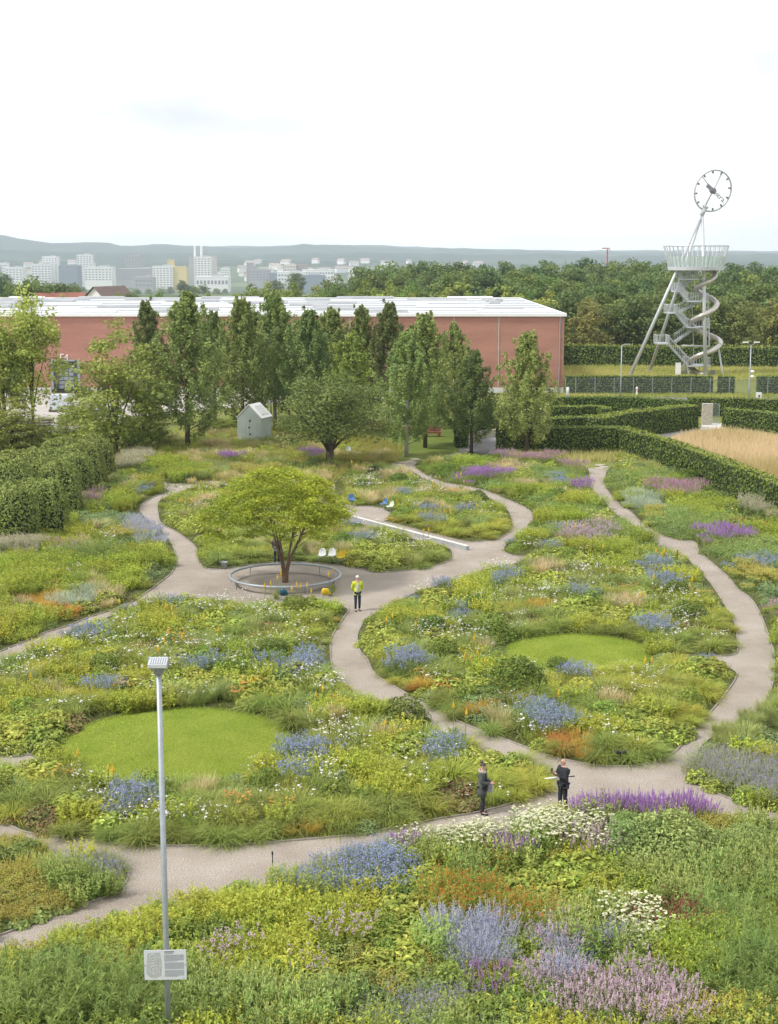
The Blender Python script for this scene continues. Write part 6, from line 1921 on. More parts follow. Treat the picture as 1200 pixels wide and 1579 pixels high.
# torch lilies, by the place of their flower in the photograph
POK = [(187, 930), (257, 937), (265, 941), (316, 953), (339, 974), (286, 983), (253, 990), (244, 1004), (48, 1045), (390, 1050), (395, 1050), (487, 1072), (499, 1064), (481, 1097), (593, 1115), (408, 906), (418, 902), (426, 893), (433, 886), (457, 904), (466, 906),
       (476, 905), (449, 910), (483, 914), (509, 888), (514, 882), (599, 958), (608, 952), (699, 1091), (717, 1102), (716, 1015), (722, 1015), (736, 1009), (752, 1020), (732, 987), (1064, 896), (1062, 904), (1010, 890), (1073, 882), (989, 919), (994, 920), (864, 1072), (996, 1021), (1007, 1021),
       (680, 738), (704, 736), (711, 733), (715, 744), (666, 746), (668, 752), (683, 779), (688, 790), (692, 790), (645, 779), (612, 774), (736, 781), (545, 714), (550, 719), (900, 812), (886, 814), (1012, 852), (1020, 857), (1024, 852), (930, 845), (652, 820), (660, 818), (176, 1190), (168, 1188), (120, 1165), (640, 965), (300, 740), (310, 745)]
for px_, py_ in POK:
    v0 = P(px_, py_)
    g = P(px_, py_ + 1.12 * ppm(v0))
    bk = next((k for k in 'ABCDFGHI' if in_poly(np.array([g.x]), np.array([g.y]), BEDS[k])[0]), 'M')
    PL.append(('poker', bk, g.x, g.y, 1.0, 1.0))

LAND = {  # where a plant stands, told by what it is nearest to (photo px, py)
    'A': [(280, 1080, 'behind the left lawn'), (200, 1230, 'in front of the left lawn'), (30, 1130, 'left of the left lawn'), (480, 1110, 'right of the left lawn'), (420, 945, 'in front of the ring bench'), (240, 960, 'between ring bench and left lawn'), (100, 1010, 'beside the left path'), (530, 1020, 'beside the middle path'), (680, 1190, 'behind the coated woman'), (250, 1290, 'along the front path by the left lawn'), (520, 1270, 'along the front path right of the left lawn')],
    'B': [(893, 955, 'behind the right lawn'), (893, 1060, 'in front of the right lawn'), (720, 1000, 'left of the right lawn'), (1080, 960, 'right of the right lawn'), (930, 1165, 'at the front tip of the right lawn bed'), (640, 925, 'beside the lime jacketed man'), (620, 1040, 'along the middle path left of the right lawn'), (800, 880, 'at the gravel fork by the long bench'), (1040, 890, 'along the right path above the right lawn'), (1060, 1100, 'along the right path below the right lawn'), (740, 1100, 'along the path toward the two visitors')],
    'J': [(690, 725, 'beside the upper middle path'), (830, 715, 'below the long maze hedge'), (870, 780, 'between the right lawn and the maze hedge'), (950, 820, 'left of the upper right path'), (790, 800, 'right of the upper middle path')],
    'C': [(560, 745, 'by the blue chairs'), (640, 790, 'right behind the long bench'), (730, 800, 'at the right tip behind the long bench'), (650, 745, 'in the back of the bed behind the long bench')],
    'D': [(590, 860, 'between ring bench and long bench'), (430, 850, 'behind the ring tree'), (280, 790, 'right of the left path'), (340, 840, 'behind the metal bucket'), (520, 820, 'by the left end of the long bench')],
    'F': [(60, 830, 'beside the nearest rounded hedge'), (150, 770, 'beside the farthest rounded hedge'), (230, 810, 'left of the upper left path'), (60, 900, 'at the left edge below the hedges'), (200, 880, 'left of the left path bend'), (70, 960, 'along the lower left path')],
    'G': [(640, 1310, 'in the front bed before the coated woman'), (820, 1290, 'in the front bed before the bald man'), (1020, 1280, 'in the front bed by the path fork'), (1150, 1350, 'at the right edge of the front bed'), (540, 1370, 'in the front bed right of the black stake'), (330, 1400, 'in the front bed beside the floodlight post'), (120, 1460, 'in the front bed left of the floodlight post'), (120, 1560, 'at the lower left corner of the view'), (400, 1560, 'at the bottom right of the sign'), (440, 1470, 'in the front bed right of the sign'), (720, 1400, 'in the middle of the front bed'), (760, 1500, 'at the bottom middle of the front bed'), (980, 1420, 'in the right half of the front bed'), (980, 1540, 'at the bottom right of the front bed'), (1150, 1500, 'at the lower right corner of the view'), (620, 1540, 'at the bottom centre of the view')],
    'H': [(20, 1325, 'in the corner bed at the left edge'), (60, 1400, 'in the corner bed below the left lawn'), (150, 1350, 'at the tip of the lower left corner bed')],
    'I': [(980, 740, 'right of the upper right path'), (1060, 740, 'below the diagonal hedge'), (1010, 800, 'beside the upper right path bend'), (1100, 810, 'between right path and diagonal hedge'), (1160, 880, 'right of the right path'), (1185, 980, 'at the right edge beside the right lawn'), (1150, 1120, 'at the right edge above the path fork'), (1130, 1200, 'right of the path fork')],
    'M': [(260, 725, 'on the meadow left of the cabin'), (200, 715, 'on the meadow beside the rounded hedges'), (380, 710, 'on the meadow in front of the cabin'), (490, 712, 'on the meadow under the fruit tree'), (570, 712, 'on the meadow right of the fruit tree')]}
# plant them: the 300 largest of a kind as things of their own, any others joined
bykind = {}
for p in PL: bykind.setdefault(p[0], []).append(p)
N_IND = 0
for kind, lst in bykind.items():
    lst.sort(key=lambda p: -p[4] / p[3])
    pro = proto(kind)
    nm, desc = KIND[kind][1], KIND[kind][2]
    ind = lst[:300]
    done = []
    for i, (k_, b_, x, y, sc, zs) in enumerate(ind):
        u_, v_ = to_px((x, y, 0))
        lb = f'{desc} {min(LAND[b_], key=lambda l: ((l[0] - u_) * .55) ** 2 + (l[1] - v_) ** 2)[2]}'
        fm, pm = pro[(i * 7 + int(abs(x) * 13)) % 3]
        o = bpy.data.objects.new(nm, fm)
        COL.objects.link(o)
        o.location = (x, y, 0.03)
        o.rotation_euler = (rs0.normal(0, .04), rs0.normal(0, .04), rs0.uniform(0, 6.283))
        o.scale = (sc, sc, sc * zs)
        tag(o, lb, 'plant' if kind not in ('fount', 'fountl', 'feath', 'tan', 'rust') else 'grass', lb)
        done.append((o, lb, u_))
        if pm is not None:
            c = bpy.data.objects.new('flower_heads', pm)
            COL.objects.link(c)
            c.parent = o
            c['kind'] = 'stuff'
        N_IND += 1
    number_off(done)
    rest = lst[300:]
    if rest:
        # geometry of one clump repeated into one joined object
        me = pro[0][0]
        nv = len(me.vertices)
        co = np.empty(nv * 3, np.float32); me.vertices.foreach_get('co', co); co = co.reshape(-1, 3)
        cl = np.empty(nv * 4, np.float32); me.attributes['Col'].data.foreach_get('color', cl); cl = cl.reshape(-1, 4)[:, :3]
        ls = np.empty(len(me.polygons), np.int32); me.polygons.foreach_get('loop_start', ls)
        lt = np.empty(len(me.polygons), np.int32); me.polygons.foreach_get('loop_total', lt)
        q4 = ls[lt == 4]; q3 = ls[lt == 3]
        keep4 = q4[::2]; keep3 = q3[::2]          # far clumps: half the leaves, a little wider
        nb = NB()
        for (k_, b_, x, y, sc, zs) in rest:
            a_ = rs0.uniform(0, 6.283)
            m_ = np.array([[math.cos(a_), -math.sin(a_), 0], [math.sin(a_), math.cos(a_), 0], [0, 0, zs]]) * sc
            w_ = co @ m_.T + np.array([x, y, .03])
            tone = rs0.uniform(.85, 1.15)
            if len(keep4):
                ix = keep4[:, None] + np.arange(4); nb.quads(w_[ix], cl[ix] * tone)
            if len(keep3):
                ix = keep3[:, None] + np.arange(3); nb.tris(w_[ix], cl[ix] * tone)
        o = link('far_' + nm + '_drift', nb.mesh('far_' + nm, M['grassy'] if kind in GRASSY else M['leaf']))
        tag(o, f'mass of farther {desc}s running together in the back beds', 'plants', None, 'stuff')
print('individual plants', N_IND, {k: len(v) for k, v in bykind.items()})

# low ground cover between the clumps: uncountable, one object
nb = NB()
for b, poly in BEDS.items():
    a = BP[b]
    x0, y0 = a.min(0); x1, y1 = a.max(0)
    n_ = int((x1 - x0) * (y1 - y0) * (9 if b in 'GHA' else 6))
    x = rs0.uniform(x0, x1, n_); y = rs0.uniform(y0, y1, n_)
    u = 600 + FPX * x / (y * CT + CAM_H * ST)
    ok = in_poly(x, y, poly) & (u > -80) & (u < 1280) & ((x - LAWN1.x) ** 2 + (y - LAWN1.y) ** 2 > (LR1 + .05) ** 2) & ((x - LAWN2.x) ** 2 + (y - LAWN2.y) ** 2 > (LR2 + .05) ** 2)
    x, y = x[ok], y[ok]
    m_ = 5
    n_ = len(x) * m_
    root = np.stack([np.repeat(x, m_), np.repeat(y, m_), np.full(n_, .03)], 1) + rs0.normal(0, .08, (n_, 3)) * np.array([1, 1, 0])
    tip = root + np.stack([rs0.normal(0, .12, n_), rs0.normal(0, .12, n_), rs0.uniform(.08, .24, n_)], 1)
    az = rs0.uniform(0, 6.283, n_)
    s_ = np.stack([np.cos(az), np.sin(az), np.zeros(n_)], 1) * .022
    cols = vary(rs0, n_, (0.085, 0.125, 0.025), (0.17, 0.20, 0.045))
    nb.tris(np.stack([root - s_, root + s_, tip], 1), cols)
tag(link('ground_cover', nb.mesh('ground_cover', M['grassy'])), 'low green ground cover filling the gaps between the perennial clumps', 'ground cover', None, 'stuff')
nb = NB()
for c_, r_, n_ in ((LAWN1, LR1, 60000), (LAWN2, LR2, 34000)):
    u = np.sqrt(rs0.rand(n_)) * (r_ + .03); a_ = rs0.uniform(0, 6.283, n_)
    dz = (0.32 if c_ is LAWN1 else .26) * np.sin(np.pi / 2 * np.clip(1 - u / r_, 0, 1))
    root = np.stack([c_.x + u * np.cos(a_), c_.y + u * np.sin(a_), .045 + dz], 1)
    edge = (u > r_ - .12)[:, None]
    hgt = rs0.uniform(.025, .055, (n_, 1)) * np.where(edge, 2.2, 1.0)
    tip = root + rs0.normal(0, .02, (n_, 3)) * np.array([1, 1, 0]) + np.array([0, 0, 1]) * hgt
    b_ = rs0.uniform(0, 6.283, n_)
    s_ = np.stack([np.cos(b_), np.sin(b_), np.zeros(n_)], 1) * .011
    pat = (.5 + .5 * np.sin(root[:, 0] * 2.1 + np.sin(root[:, 1] * 1.7)) * np.cos(root[:, 1] * 1.3 + root[:, 0] * .6))[:, None]
    f_ = np.clip(pat * .6 + rs0.normal(.2, .25, (n_, 1)), 0, 1)
    nb.tris(np.stack([root - s_, root + s_, tip], 1), (np.array((0.165, 0.220, 0.028)) * (1 - f_) + np.array((0.27, 0.295, 0.055)) * f_))
tag(link('lawn_grass', nb.mesh('lawn_grass', M['grassy'])), 'short mown grass of the two round lawns', 'grass', None, 'stuff')
# tall dry grass of the field at the right, rough grass under the tower and on the meadow
def tuft_field(name, px, n_, h0, h1, wid, c1, c2, label, m_=4):
    poly = PX(px)
    a = np.array([(p.x, p.y) for p in poly])
    x0, y0 = a.min(0); x1, y1 = a.max(0)
    x = rs0.uniform(x0, x1, n_); y = rs0.uniform(y0, y1, n_)
    ok = in_poly(x, y, poly)
    x, y = x[ok], y[ok]
    k = len(x) * m_
    patchy = (np.sin(x * .35) * np.cos(y * .27) + np.sin(x * .11 + y * .17)) * .25 + .5
    root = np.stack([np.repeat(x, m_), np.repeat(y, m_), np.full(k, -.02)], 1) + rs0.normal(0, .14, (k, 3)) * np.array([1, 1, 0])
    tip = root + np.stack([rs0.normal(.05, .2, k), rs0.normal(0, .2, k), rs0.uniform(h0, h1, k)], 1)
    az = rs0.uniform(0, 6.283, k)
    s_ = np.stack([np.cos(az), np.sin(az), np.zeros(k)], 1) * wid
    f = np.clip(np.repeat(patchy, m_)[:, None] + rs0.normal(0, .2, (k, 1)), 0, 1)
    nbx = NB()
    nbx.tris(np.stack([root - s_, root + s_, tip], 1), (np.array(c1) * (1 - f) + np.array(c2) * f) * rs0.uniform(.85, 1.15, (k, 1)))
    tag(link(name, nbx.mesh(name, M['grassy'])), label, 'grass', None, 'stuff')
tuft_field('dry_grass', [(1020, 690), (1050, 674), (1116, 665), (1200, 677), (1330, 690), (1400, 760), (1260, 790), (1180, 758), (1100, 726)], 15000, .5, .95, .03, (0.30, 0.27, 0.10), (0.50, 0.42, 0.26), 'tall straw coloured dry grass filling the field behind the diagonal hedge')
tuft_field('rough_grass', [(868, 588), (868, 566), (1000, 564), (1260, 566), (1260, 586), (1000, 587)], 9000, .25, .6, .05, (0.22, 0.24, 0.06), (0.36, 0.33, 0.12), 'rough yellowish grass round the feet of the slide tower')
tuft_field('meadow_grass', [(150, 745), (165, 705), (250, 672), (330, 662), (520, 664), (620, 690), (612, 712), (560, 722), (510, 745), (430, 762), (330, 742), (215, 738)], 16000, .3, .7, .035, (0.19, 0.215, 0.045), (0.32, 0.30, 0.09), 'uneven meadow grass round the cabin and the fruit tree')
tuft_field('verge_grass', [(868, 612), (868, 606), (1100, 606), (1300, 610), (1300, 614)], 3000, .15, .4, .05, (0.17, 0.2, 0.05), (0.28, 0.27, 0.08), 'short verge grass along the foot of the wire fence')
tuft_field('hedge_foot_grass', [(770, 712), (770, 702), (955, 702), (1020, 724), (1010, 728), (950, 712)], 2500, .4, .8, .03, (0.26, 0.26, 0.08), (0.42, 0.37, 0.18), 'pale feathery grass fringe along the foot of the long hedge')

# ================================================================== ring bench round the tree
rg = empty('ring_bench', (RINGC.x, RINGC.y, 0))
tag(rg, 'wide circular bench of one steel tube round the multi-stemmed tree', 'bench')
zr = 0.44
MB().tube([(RINGR * math.cos(2 * math.pi * k / 72), RINGR * math.sin(2 * math.pi * k / 72), zr) for k in range(72)], 0.068, 12, closed=True).build('ring_tube', M['galv'], rg, True)
for k in range(9):
    a = 2 * math.pi * (k + .35) / 9
    MB().tube([(RINGR * math.cos(a), RINGR * math.sin(a), 0), (RINGR * math.cos(a), RINGR * math.sin(a), zr - .06)], 0.022, 6).build('leg', M['galv_dark'], rg)

# ================================================================== long bench wall
a, c = P(534, 800), P(719, 849)
d = (c - a); ln = d.length; ang = math.atan2(d.y, d.x)
bw = empty('long_bench', ((a + c) / 2).to_tuple()[:2] + (0,), ang)
tag(bw, 'long low white topped concrete bench wall crossing behind the ring tree', 'bench')
for k in range(6):
    x = -ln / 2 + ln * (k + .5) / 6
    MB().box((x, 0.12, 0.12), (ln / 6 - 0.012, 0.20, 0.24)).build('wall_block', M['grey_conc'], bw)
    MB().box((x, 0.12, 0.262), (ln / 6 - 0.006, 0.24, 0.045)).build('seat_slab', M['white_conc'], bw)
patch('gravel_court', [(534, 800), (540, 784), (590, 784), (602, 793), (592, 806), (560, 806)], 0.042, M['gravel'])

# ================================================================== shell chairs
def chair_mesh(col):
    k = 'chair_%02d%02d%02d' % tuple(int(99 * x) for x in col)
    if k not in M: M[k] = mat('chair_shell', col, 0.45, var=0.05)
    prof = [(-.22, .435), (-.17, .45), (-.06, .435), (.06, .43), (.14, .46), (.19, .55), (.215, .66), (.235, .76), (.24, .82)]
    vs_, n_ = [], 7
    for off in (0.0, 0.014):
        for i, (y, z) in enumerate(prof):
            hw = [.19, .215, .22, .22, .215, .215, .205, .17, .09][i]
            for j in range(n_):
                u = -1 + 2 * j / (n_ - 1)
                lift = 0.05 * u * u if i < 5 else 0
                fwd = 0.07 * u * u if i >= 4 else 0
                vs_.append((u * hw, y - fwd + (off if i >= 5 else 0), z + lift - (off if i < 5 else 0)))
    m_ = len(prof) * n_
    fs = []
    for i in range(len(prof) - 1):
        for j in range(n_ - 1):
            q_ = (i * n_ + j, i * n_ + j + 1, (i + 1) * n_ + j + 1, (i + 1) * n_ + j)
            fs.append(q_); fs.append(tuple(m_ + x for x in reversed(q_)))
    rim = [i for i in range(n_)] + [i * n_ + n_ - 1 for i in range(1, len(prof))] + [(len(prof) - 1) * n_ + j for j in range(n_ - 2, -1, -1)] + [i * n_ for i in range(len(prof) - 2, 0, -1)]
    for i in range(len(rim)):
        p_, q_ = rim[i], rim[(i + 1) % len(rim)]
        fs.append((q_, p_, m_ + p_, m_ + q_))
    return MB().add(vs_, fs).mesh('shell', M[k], True)
LEGM = [MB().tube([(sx * .13, sy * .12, .43), (sx * .21, sy * .21, 0)], [.013, .010], 6).mesh('leg', M['bark_pale' if w_ else 'galv']) for w_ in (0, 1) for sx in (-1, 1) for sy in (-1, 1)]
XB = MB().tube([(-.17, -.16, .22), (.17, .16, .22)], .006, 4).tube([(.17, -.16, .225), (-.17, .16, .225)], .006, 4).mesh('cross_brace', M['galv_dark'])
CM = {}
for px_, py_, col, rz, wood, lab in ((497, 868, (0.76, 0.76, 0.75), -.2, 0, 'white shell chair, left of the three chairs behind the ring bench'), (512, 868, (0.76, 0.76, 0.75), -.15, 0, 'white shell chair next to the yellow one behind the ring bench'),
                               (526, 871, (0.72, 0.50, 0.03), -.2, 1, 'yellow shell chair with wooden legs right of two white chairs'), (503, 930, (0.72, 0.50, 0.03), 3.0, 0, 'yellow shell chair half hidden in front of the ring bench'),
                               (438, 931, (0.03, 0.11, 0.17), 3.1, 0, 'dark teal shell chair half hidden in front of the ring bench'), (543, 781, (0.07, 0.17, 0.38), .3, 0, 'blue shell chair left on the gravel court behind the long bench'),
                               (592, 788, (0.07, 0.15, 0.32), -.9, 0, 'blue shell chair beside the planting behind the long bench'), (602, 792, (0.50, 0.56, 0.44), -.9, 0, 'pale green shell chair next to the right blue chair'),
                               (538, 703, (0.50, 0.58, 0.58), .2, 0, 'pale blue shell chair in the grass right of the fruit tree trunk')):
    q = P(px_, py_)
    t = empty('shell_chair', (q.x, q.y, 0.04 if py_ < 800 and py_ > 710 else 0.0), rz + math.pi * 0)
    tag(t, lab, 'chair', 'shell chairs of the garden')
    if col not in CM: CM[col] = chair_mesh(col)
    link('shell', CM[col], t)
    for k in range(4): link('leg', LEGM[4 * wood + k], t)
    link('cross_brace', XB, t)
q = P(346, 877)
t = empty('metal_bucket', (q.x, q.y, 0)); tag(t, 'small galvanised bucket on the gravel left of the ring bench', 'bucket')
MB().lathe((0, 0, 0), [(.14, 0), (.20, .38), (.215, .39), (.20, .40), (.17, .3), (.13, .04)], 16).build('body', M['galv'], t, True)
MB().tube([(.2 * math.cos(x), 0.02, .39 + .12 * math.sin(x)) for x in [math.pi * k / 8 for k in range(9)]], .008, 5).build('handle', M['galv_dark'], t)

# ================================================================== tall floodlight post with sign in the front bed
q = P(260.5, 1612)
PY = q.y
lp = empty('floodlight_post', (q.x, q.y, 0))
tag(lp, 'tall galvanised floodlight post rising from the front bed', 'lamp post')
zt_ = AT(245, 1037, PY).z
MB().tube([(0, 0, 0), (0, 0, 2.6), (0, 0, zt_)], [.068, .066, .056], 16).build('post', M['galv'], lp, True)
MB().tube([(0, 0, zt_ - .02), (0, 0, zt_ + .10)], .11, 12).build('collar', M['galv_dark'], lp)
MB().box((0, 0, zt_ + .14), (.44, .10, .05)).build('crossbar', M['galv'], lp)
for s in (-1, 1):
    MB().box((s * .21, 0.02, zt_ + .22), (.02, .06, .22)).build('bracket', M['galv'], lp)
fl = MB()
wq = .20
prof = [(-.22, .16), (-.14, .12), (.17, .23), (.19, .29), (.08, .32), (-.22, .23)]
fl.add([(-wq, y, zt_ + z) for y, z in prof] + [(wq, y, zt_ + z) for y, z in prof],
       [tuple(range(5, -1, -1)), tuple(range(6, 12))] + [(i, (i + 1) % 6, 6 + (i + 1) % 6, 6 + i) for i in range(6)])
hs = fl.build('floodlight', M['tower'], lp)
MB().box((0, 0, 0), (.34, .30, .012), 0, 0.34).build('lens', M['doorglass'], hs).location = (0, 0.0, zt_ + .165)
for k in range(7):
    o = MB().box((0, 0, 0), (.012, .26, .02), 0, .29).build('cooling_fin', M['tower'], hs)
    o.location = (-.15 + k * .05, -.08, zt_ + .285)
# sign board
zs0, zs1 = AT(256, 1507, PY).z, AT(256, 1461.5, PY).z
xs0, xs1 = AT(224, 1485, PY).x - q.x, AT(288.5, 1485, PY).x - q.x
sg = empty('information_sign', (q.x, q.y - .11, 0), R(2.5))
tag(sg, 'pale information board with a garden map and text on the floodlight post', 'sign')
sc_, sh_, sw_ = (xs0 + xs1) / 2, zs1 - zs0, xs1 - xs0
zc_ = (zs0 + zs1) / 2
M['signface'] = mat('sign_face', (0.60, 0.615, 0.66), 0.4, var=0.03)
M['signink'] = mat('sign_ink', (0.30, 0.315, 0.34), 0.6, var=0.05)
M['signmap'] = mat('sign_map', (0.42, 0.43, 0.43), 0.6, var=0.08, scale=25)
M['signmap2'] = mat('sign_map_path', (0.56, 0.56, 0.55), 0.6, var=0.03)
M['signink2'] = mat('sign_dark_ink', (0.16, 0.165, 0.18), 0.6, var=0.05)
bd = MB().box((sc_, 0, zc_), (sw_, .012, sh_)).build('board', M['signface'], sg)
y_ = -.0085
def flat(x0, x1, z0, z1, m, nm='print', yy=y_):
    return MB().box((sc_ + (x0 + x1) / 2 * sw_, yy, zc_ + (z0 + z1) / 2 * sh_), ((x1 - x0) * sw_, .003, (z1 - z0) * sh_)).build(nm, m, bd)
mp_ = [(-.42, .40), (-.12, .42), (-.09, .1), (-.10, -.36), (-.22, -.44), (-.36, -.42), (-.45, -.3), (-.44, .1)]
MB().add([(sc_ + x * sw_, y_, zc_ + z * sh_) for x, z in mp_] , [tuple(range(len(mp_)))]).build('map_print', M['signmap'], bd)
for cx_, cz_, rx_, rz2 in ((-.30, .20, .075, .16), (-.27, -.16, .085, .15), (-.16, .0, .045, .26), (-.30, .20, .03, .05), (-.27, -.16, .03, .045)):
    ringp = [(sc_ + (cx_ + rx_ * math.cos(u)) * sw_, y_ - .002, zc_ + (cz_ + rz2 * math.sin(u)) * sh_) for u in [2 * math.pi * k / 20 for k in range(20)]]
    MB().tube(ringp, .005, 4, closed=True).build('map_path', M['signmap2'], bd)
for i, (w_, z_) in enumerate(((.235, .445), (.20, .395))):
    flat(-.02, -.02 + w_, z_ - .018, z_ + .014, M['signink2'] if i == 0 else M['signink'], 'heading_print')
z_ = .335
for blk in range(3):
    for k in range(7):
        flat(-.02, (.44 if (k < 6 or blk == 1) else .30), z_ - .011, z_ + .006, M['signink'], 'text_line')
        z_ -= .033
    z_ -= .028
flat(.40, .45, -.455, -.44, M['signink'], 'text_line')
for s in (-1, 1):
    MB().box((sc_ + s * sw_ * .475, -.012, zc_), (.02, .012, .02)).build('screw', M['galv_dark'], bd)
for z_ in (zs0 + .12, zs1 - .12):
    MB().lathe((0, .11, 0), [(.092, z_ - .02), (.092, z_ + .02)], 14).build('clamp', M['galv_dark'], sg)

# ================================================================== plant stakes, spotlight
for i, (px_, y0, y1, lab) in enumerate(((421, 1366, 1313, 'thin black stake at the path edge right of the floodlight post'), (390, 1600, 1545, 'thin black stake at the bottom of the front bed'), (797, 893, 869, 'thin black stake behind the white flowers of the right lawn bed'),
                                  (1044, 872, 848, 'thin black stake near the right path, farther one'), (1084, 922, 899, 'thin black stake near the right path, nearer one'), (896, 1150, 1120, 'thin black stake in the rusty grass of the right lawn bed'),
                                  (337, 878, 852, 'thin black stake behind the metal bucket'), (477, 972, 946, 'thin black stake in front of the ring bench'), (508, 1150, 1122, 'thin black stake right of the left lawn'), (988, 816, 798, 'thin black stake beside the upper right path'))):
    q = P(px_, y0)
    t = empty('plant_stake', (q.x, q.y, 0)); tag(t, lab, 'stake', 'thin black stakes in the beds')
    h_ = AT(px_, y1, q.y).z
    MB().tube([(0, 0, 0), (0, 0, h_)], .016, 6).build('rod', M['black'], t)
    MB().box((0, -.012, h_ - .05), (.05, .012, .08)).build('tag_plate', M['black'], t)
q = P(957, 1178)
t = empty('ground_spotlight', (q.x, q.y, 0)); tag(t, 'small black twin spotlight at the tip of the right lawn bed', 'spotlight')
MB().tube([(0, 0, 0), (0, 0, .42)], .018, 6).build('spike', M['black'], t)
for s in (-1, 1):
    MB().tube([(s * .05, -.02, .40), (s * .16, -.05, .47)], .065, 10).build('lamp_head', M['black'], t)

# ================================================================== people
M['skin'] = mat('skin', (0.50, 0.30, 0.22), 0.6, var=0.05)
M['hair_w'] = mat('hair_white', (0.62, 0.60, 0.57), 0.8, var=0.1, scale=30)
M['hair_d'] = mat('hair_dark', (0.075, 0.06, 0.055), 0.8, var=0.3, scale=30)
M['coat'] = mat('olive_grey_coat', (0.075, 0.085, 0.082), 0.85, var=0.2, scale=7)
M['scarf'] = mat('fleece', (0.36, 0.31, 0.25), 0.95, var=0.15, scale=20)
M['lime_jkt'] = mat('lime_jacket', (0.50, 0.55, 0.035), 0.65, var=0.08, scale=6)
M['sweater'] = mat('grey_sweater', (0.42, 0.44, 0.40), 0.9, var=0.12, scale=14)
M['jeans'] = mat('navy_jeans', (0.018, 0.022, 0.045), 0.85, var=0.3, scale=8)
M['grey_cl'] = mat('grey_cloth', (0.11, 0.11, 0.12), 0.9, var=0.2, scale=7)
def skin_mesh(name, verts, edges, radii, m, sub=2):
    me = bpy.data.meshes.new(name)
    me.from_pydata([tuple(v) for v in verts], edges, [])
    o = bpy.data.objects.new(name + '_tmp', me)
    COL.objects.link(o)
    o.modifiers.new('s', 'SKIN')
    lay = me.skin_vertices[0].data
    for i, r_ in enumerate(radii):
        lay[i].radius = r_ if isinstance(r_, tuple) else (r_, r_)
    lay[0].use_root = True
    o.modifiers.new('d', 'SUBSURF').levels = sub
    dg = bpy.context.evaluated_depsgraph_get()
    dg.update()
    res = bpy.data.meshes.new_from_object(o.evaluated_get(dg))
    bpy.data.objects.remove(o)
    res.materials.clear(); res.materials.append(m)
    res.polygons.foreach_set('use_smooth', [True] * len(res.polygons))
    return res
def ellipsoid(c, r, m, name, parent, n=12, zmin=-1.0):
    prof = []
    k = 9
    for i in range(k + 1):
        ph = -math.pi / 2 + math.pi * i / k
        if math.sin(ph) < zmin: continue
        prof.append((max(math.cos(ph), .02), math.sin(ph)))
    mb = MB().lathe((0, 0, 0), prof, n)
    mb.v = [(c[0] + x * r[0], c[1] + y * r[1], c[2] + z * r[2]) for x, y, z in mb.v]
    return mb.build(name, m, parent, True)
def hand(parent, wrist, dirv, side, m):
    """palm with five bent fingers"""
    w_ = Vector(wrist); d_ = Vector(dirv).normalized()
    sd = d_.cross(Vector((0, 0, 1)))
    if sd.length < .1: sd = Vector((1, 0, 0))
    sd.normalize(); dn = d_.cross(sd)
    mb = MB()
    mb.tube([w_, w_ + d_ * .045, w_ + d_ * .085], [.026, .037, .033], 8)
    for k, (o_, l_) in enumerate(((-.028, .062), (-.010, .075), (.010, .078), (.027, .066))):
        b = w_ + d_ * .08 + sd * o_
        mb.tube([b, b + d_ * l_ * .5, b + d_ * l_ * .8 + dn * l_ * .35], [.0095, .0085, .007], 6)
    b = w_ + d_ * .03 + sd * .03 * side
    mb.tube([b, b + d_ * .035 + sd * .028 * side, b + d_ * .065 + sd * .022 * side + dn * .015], [.012, .0105, .008], 6)
    return mb.build('hand', m, parent, True)
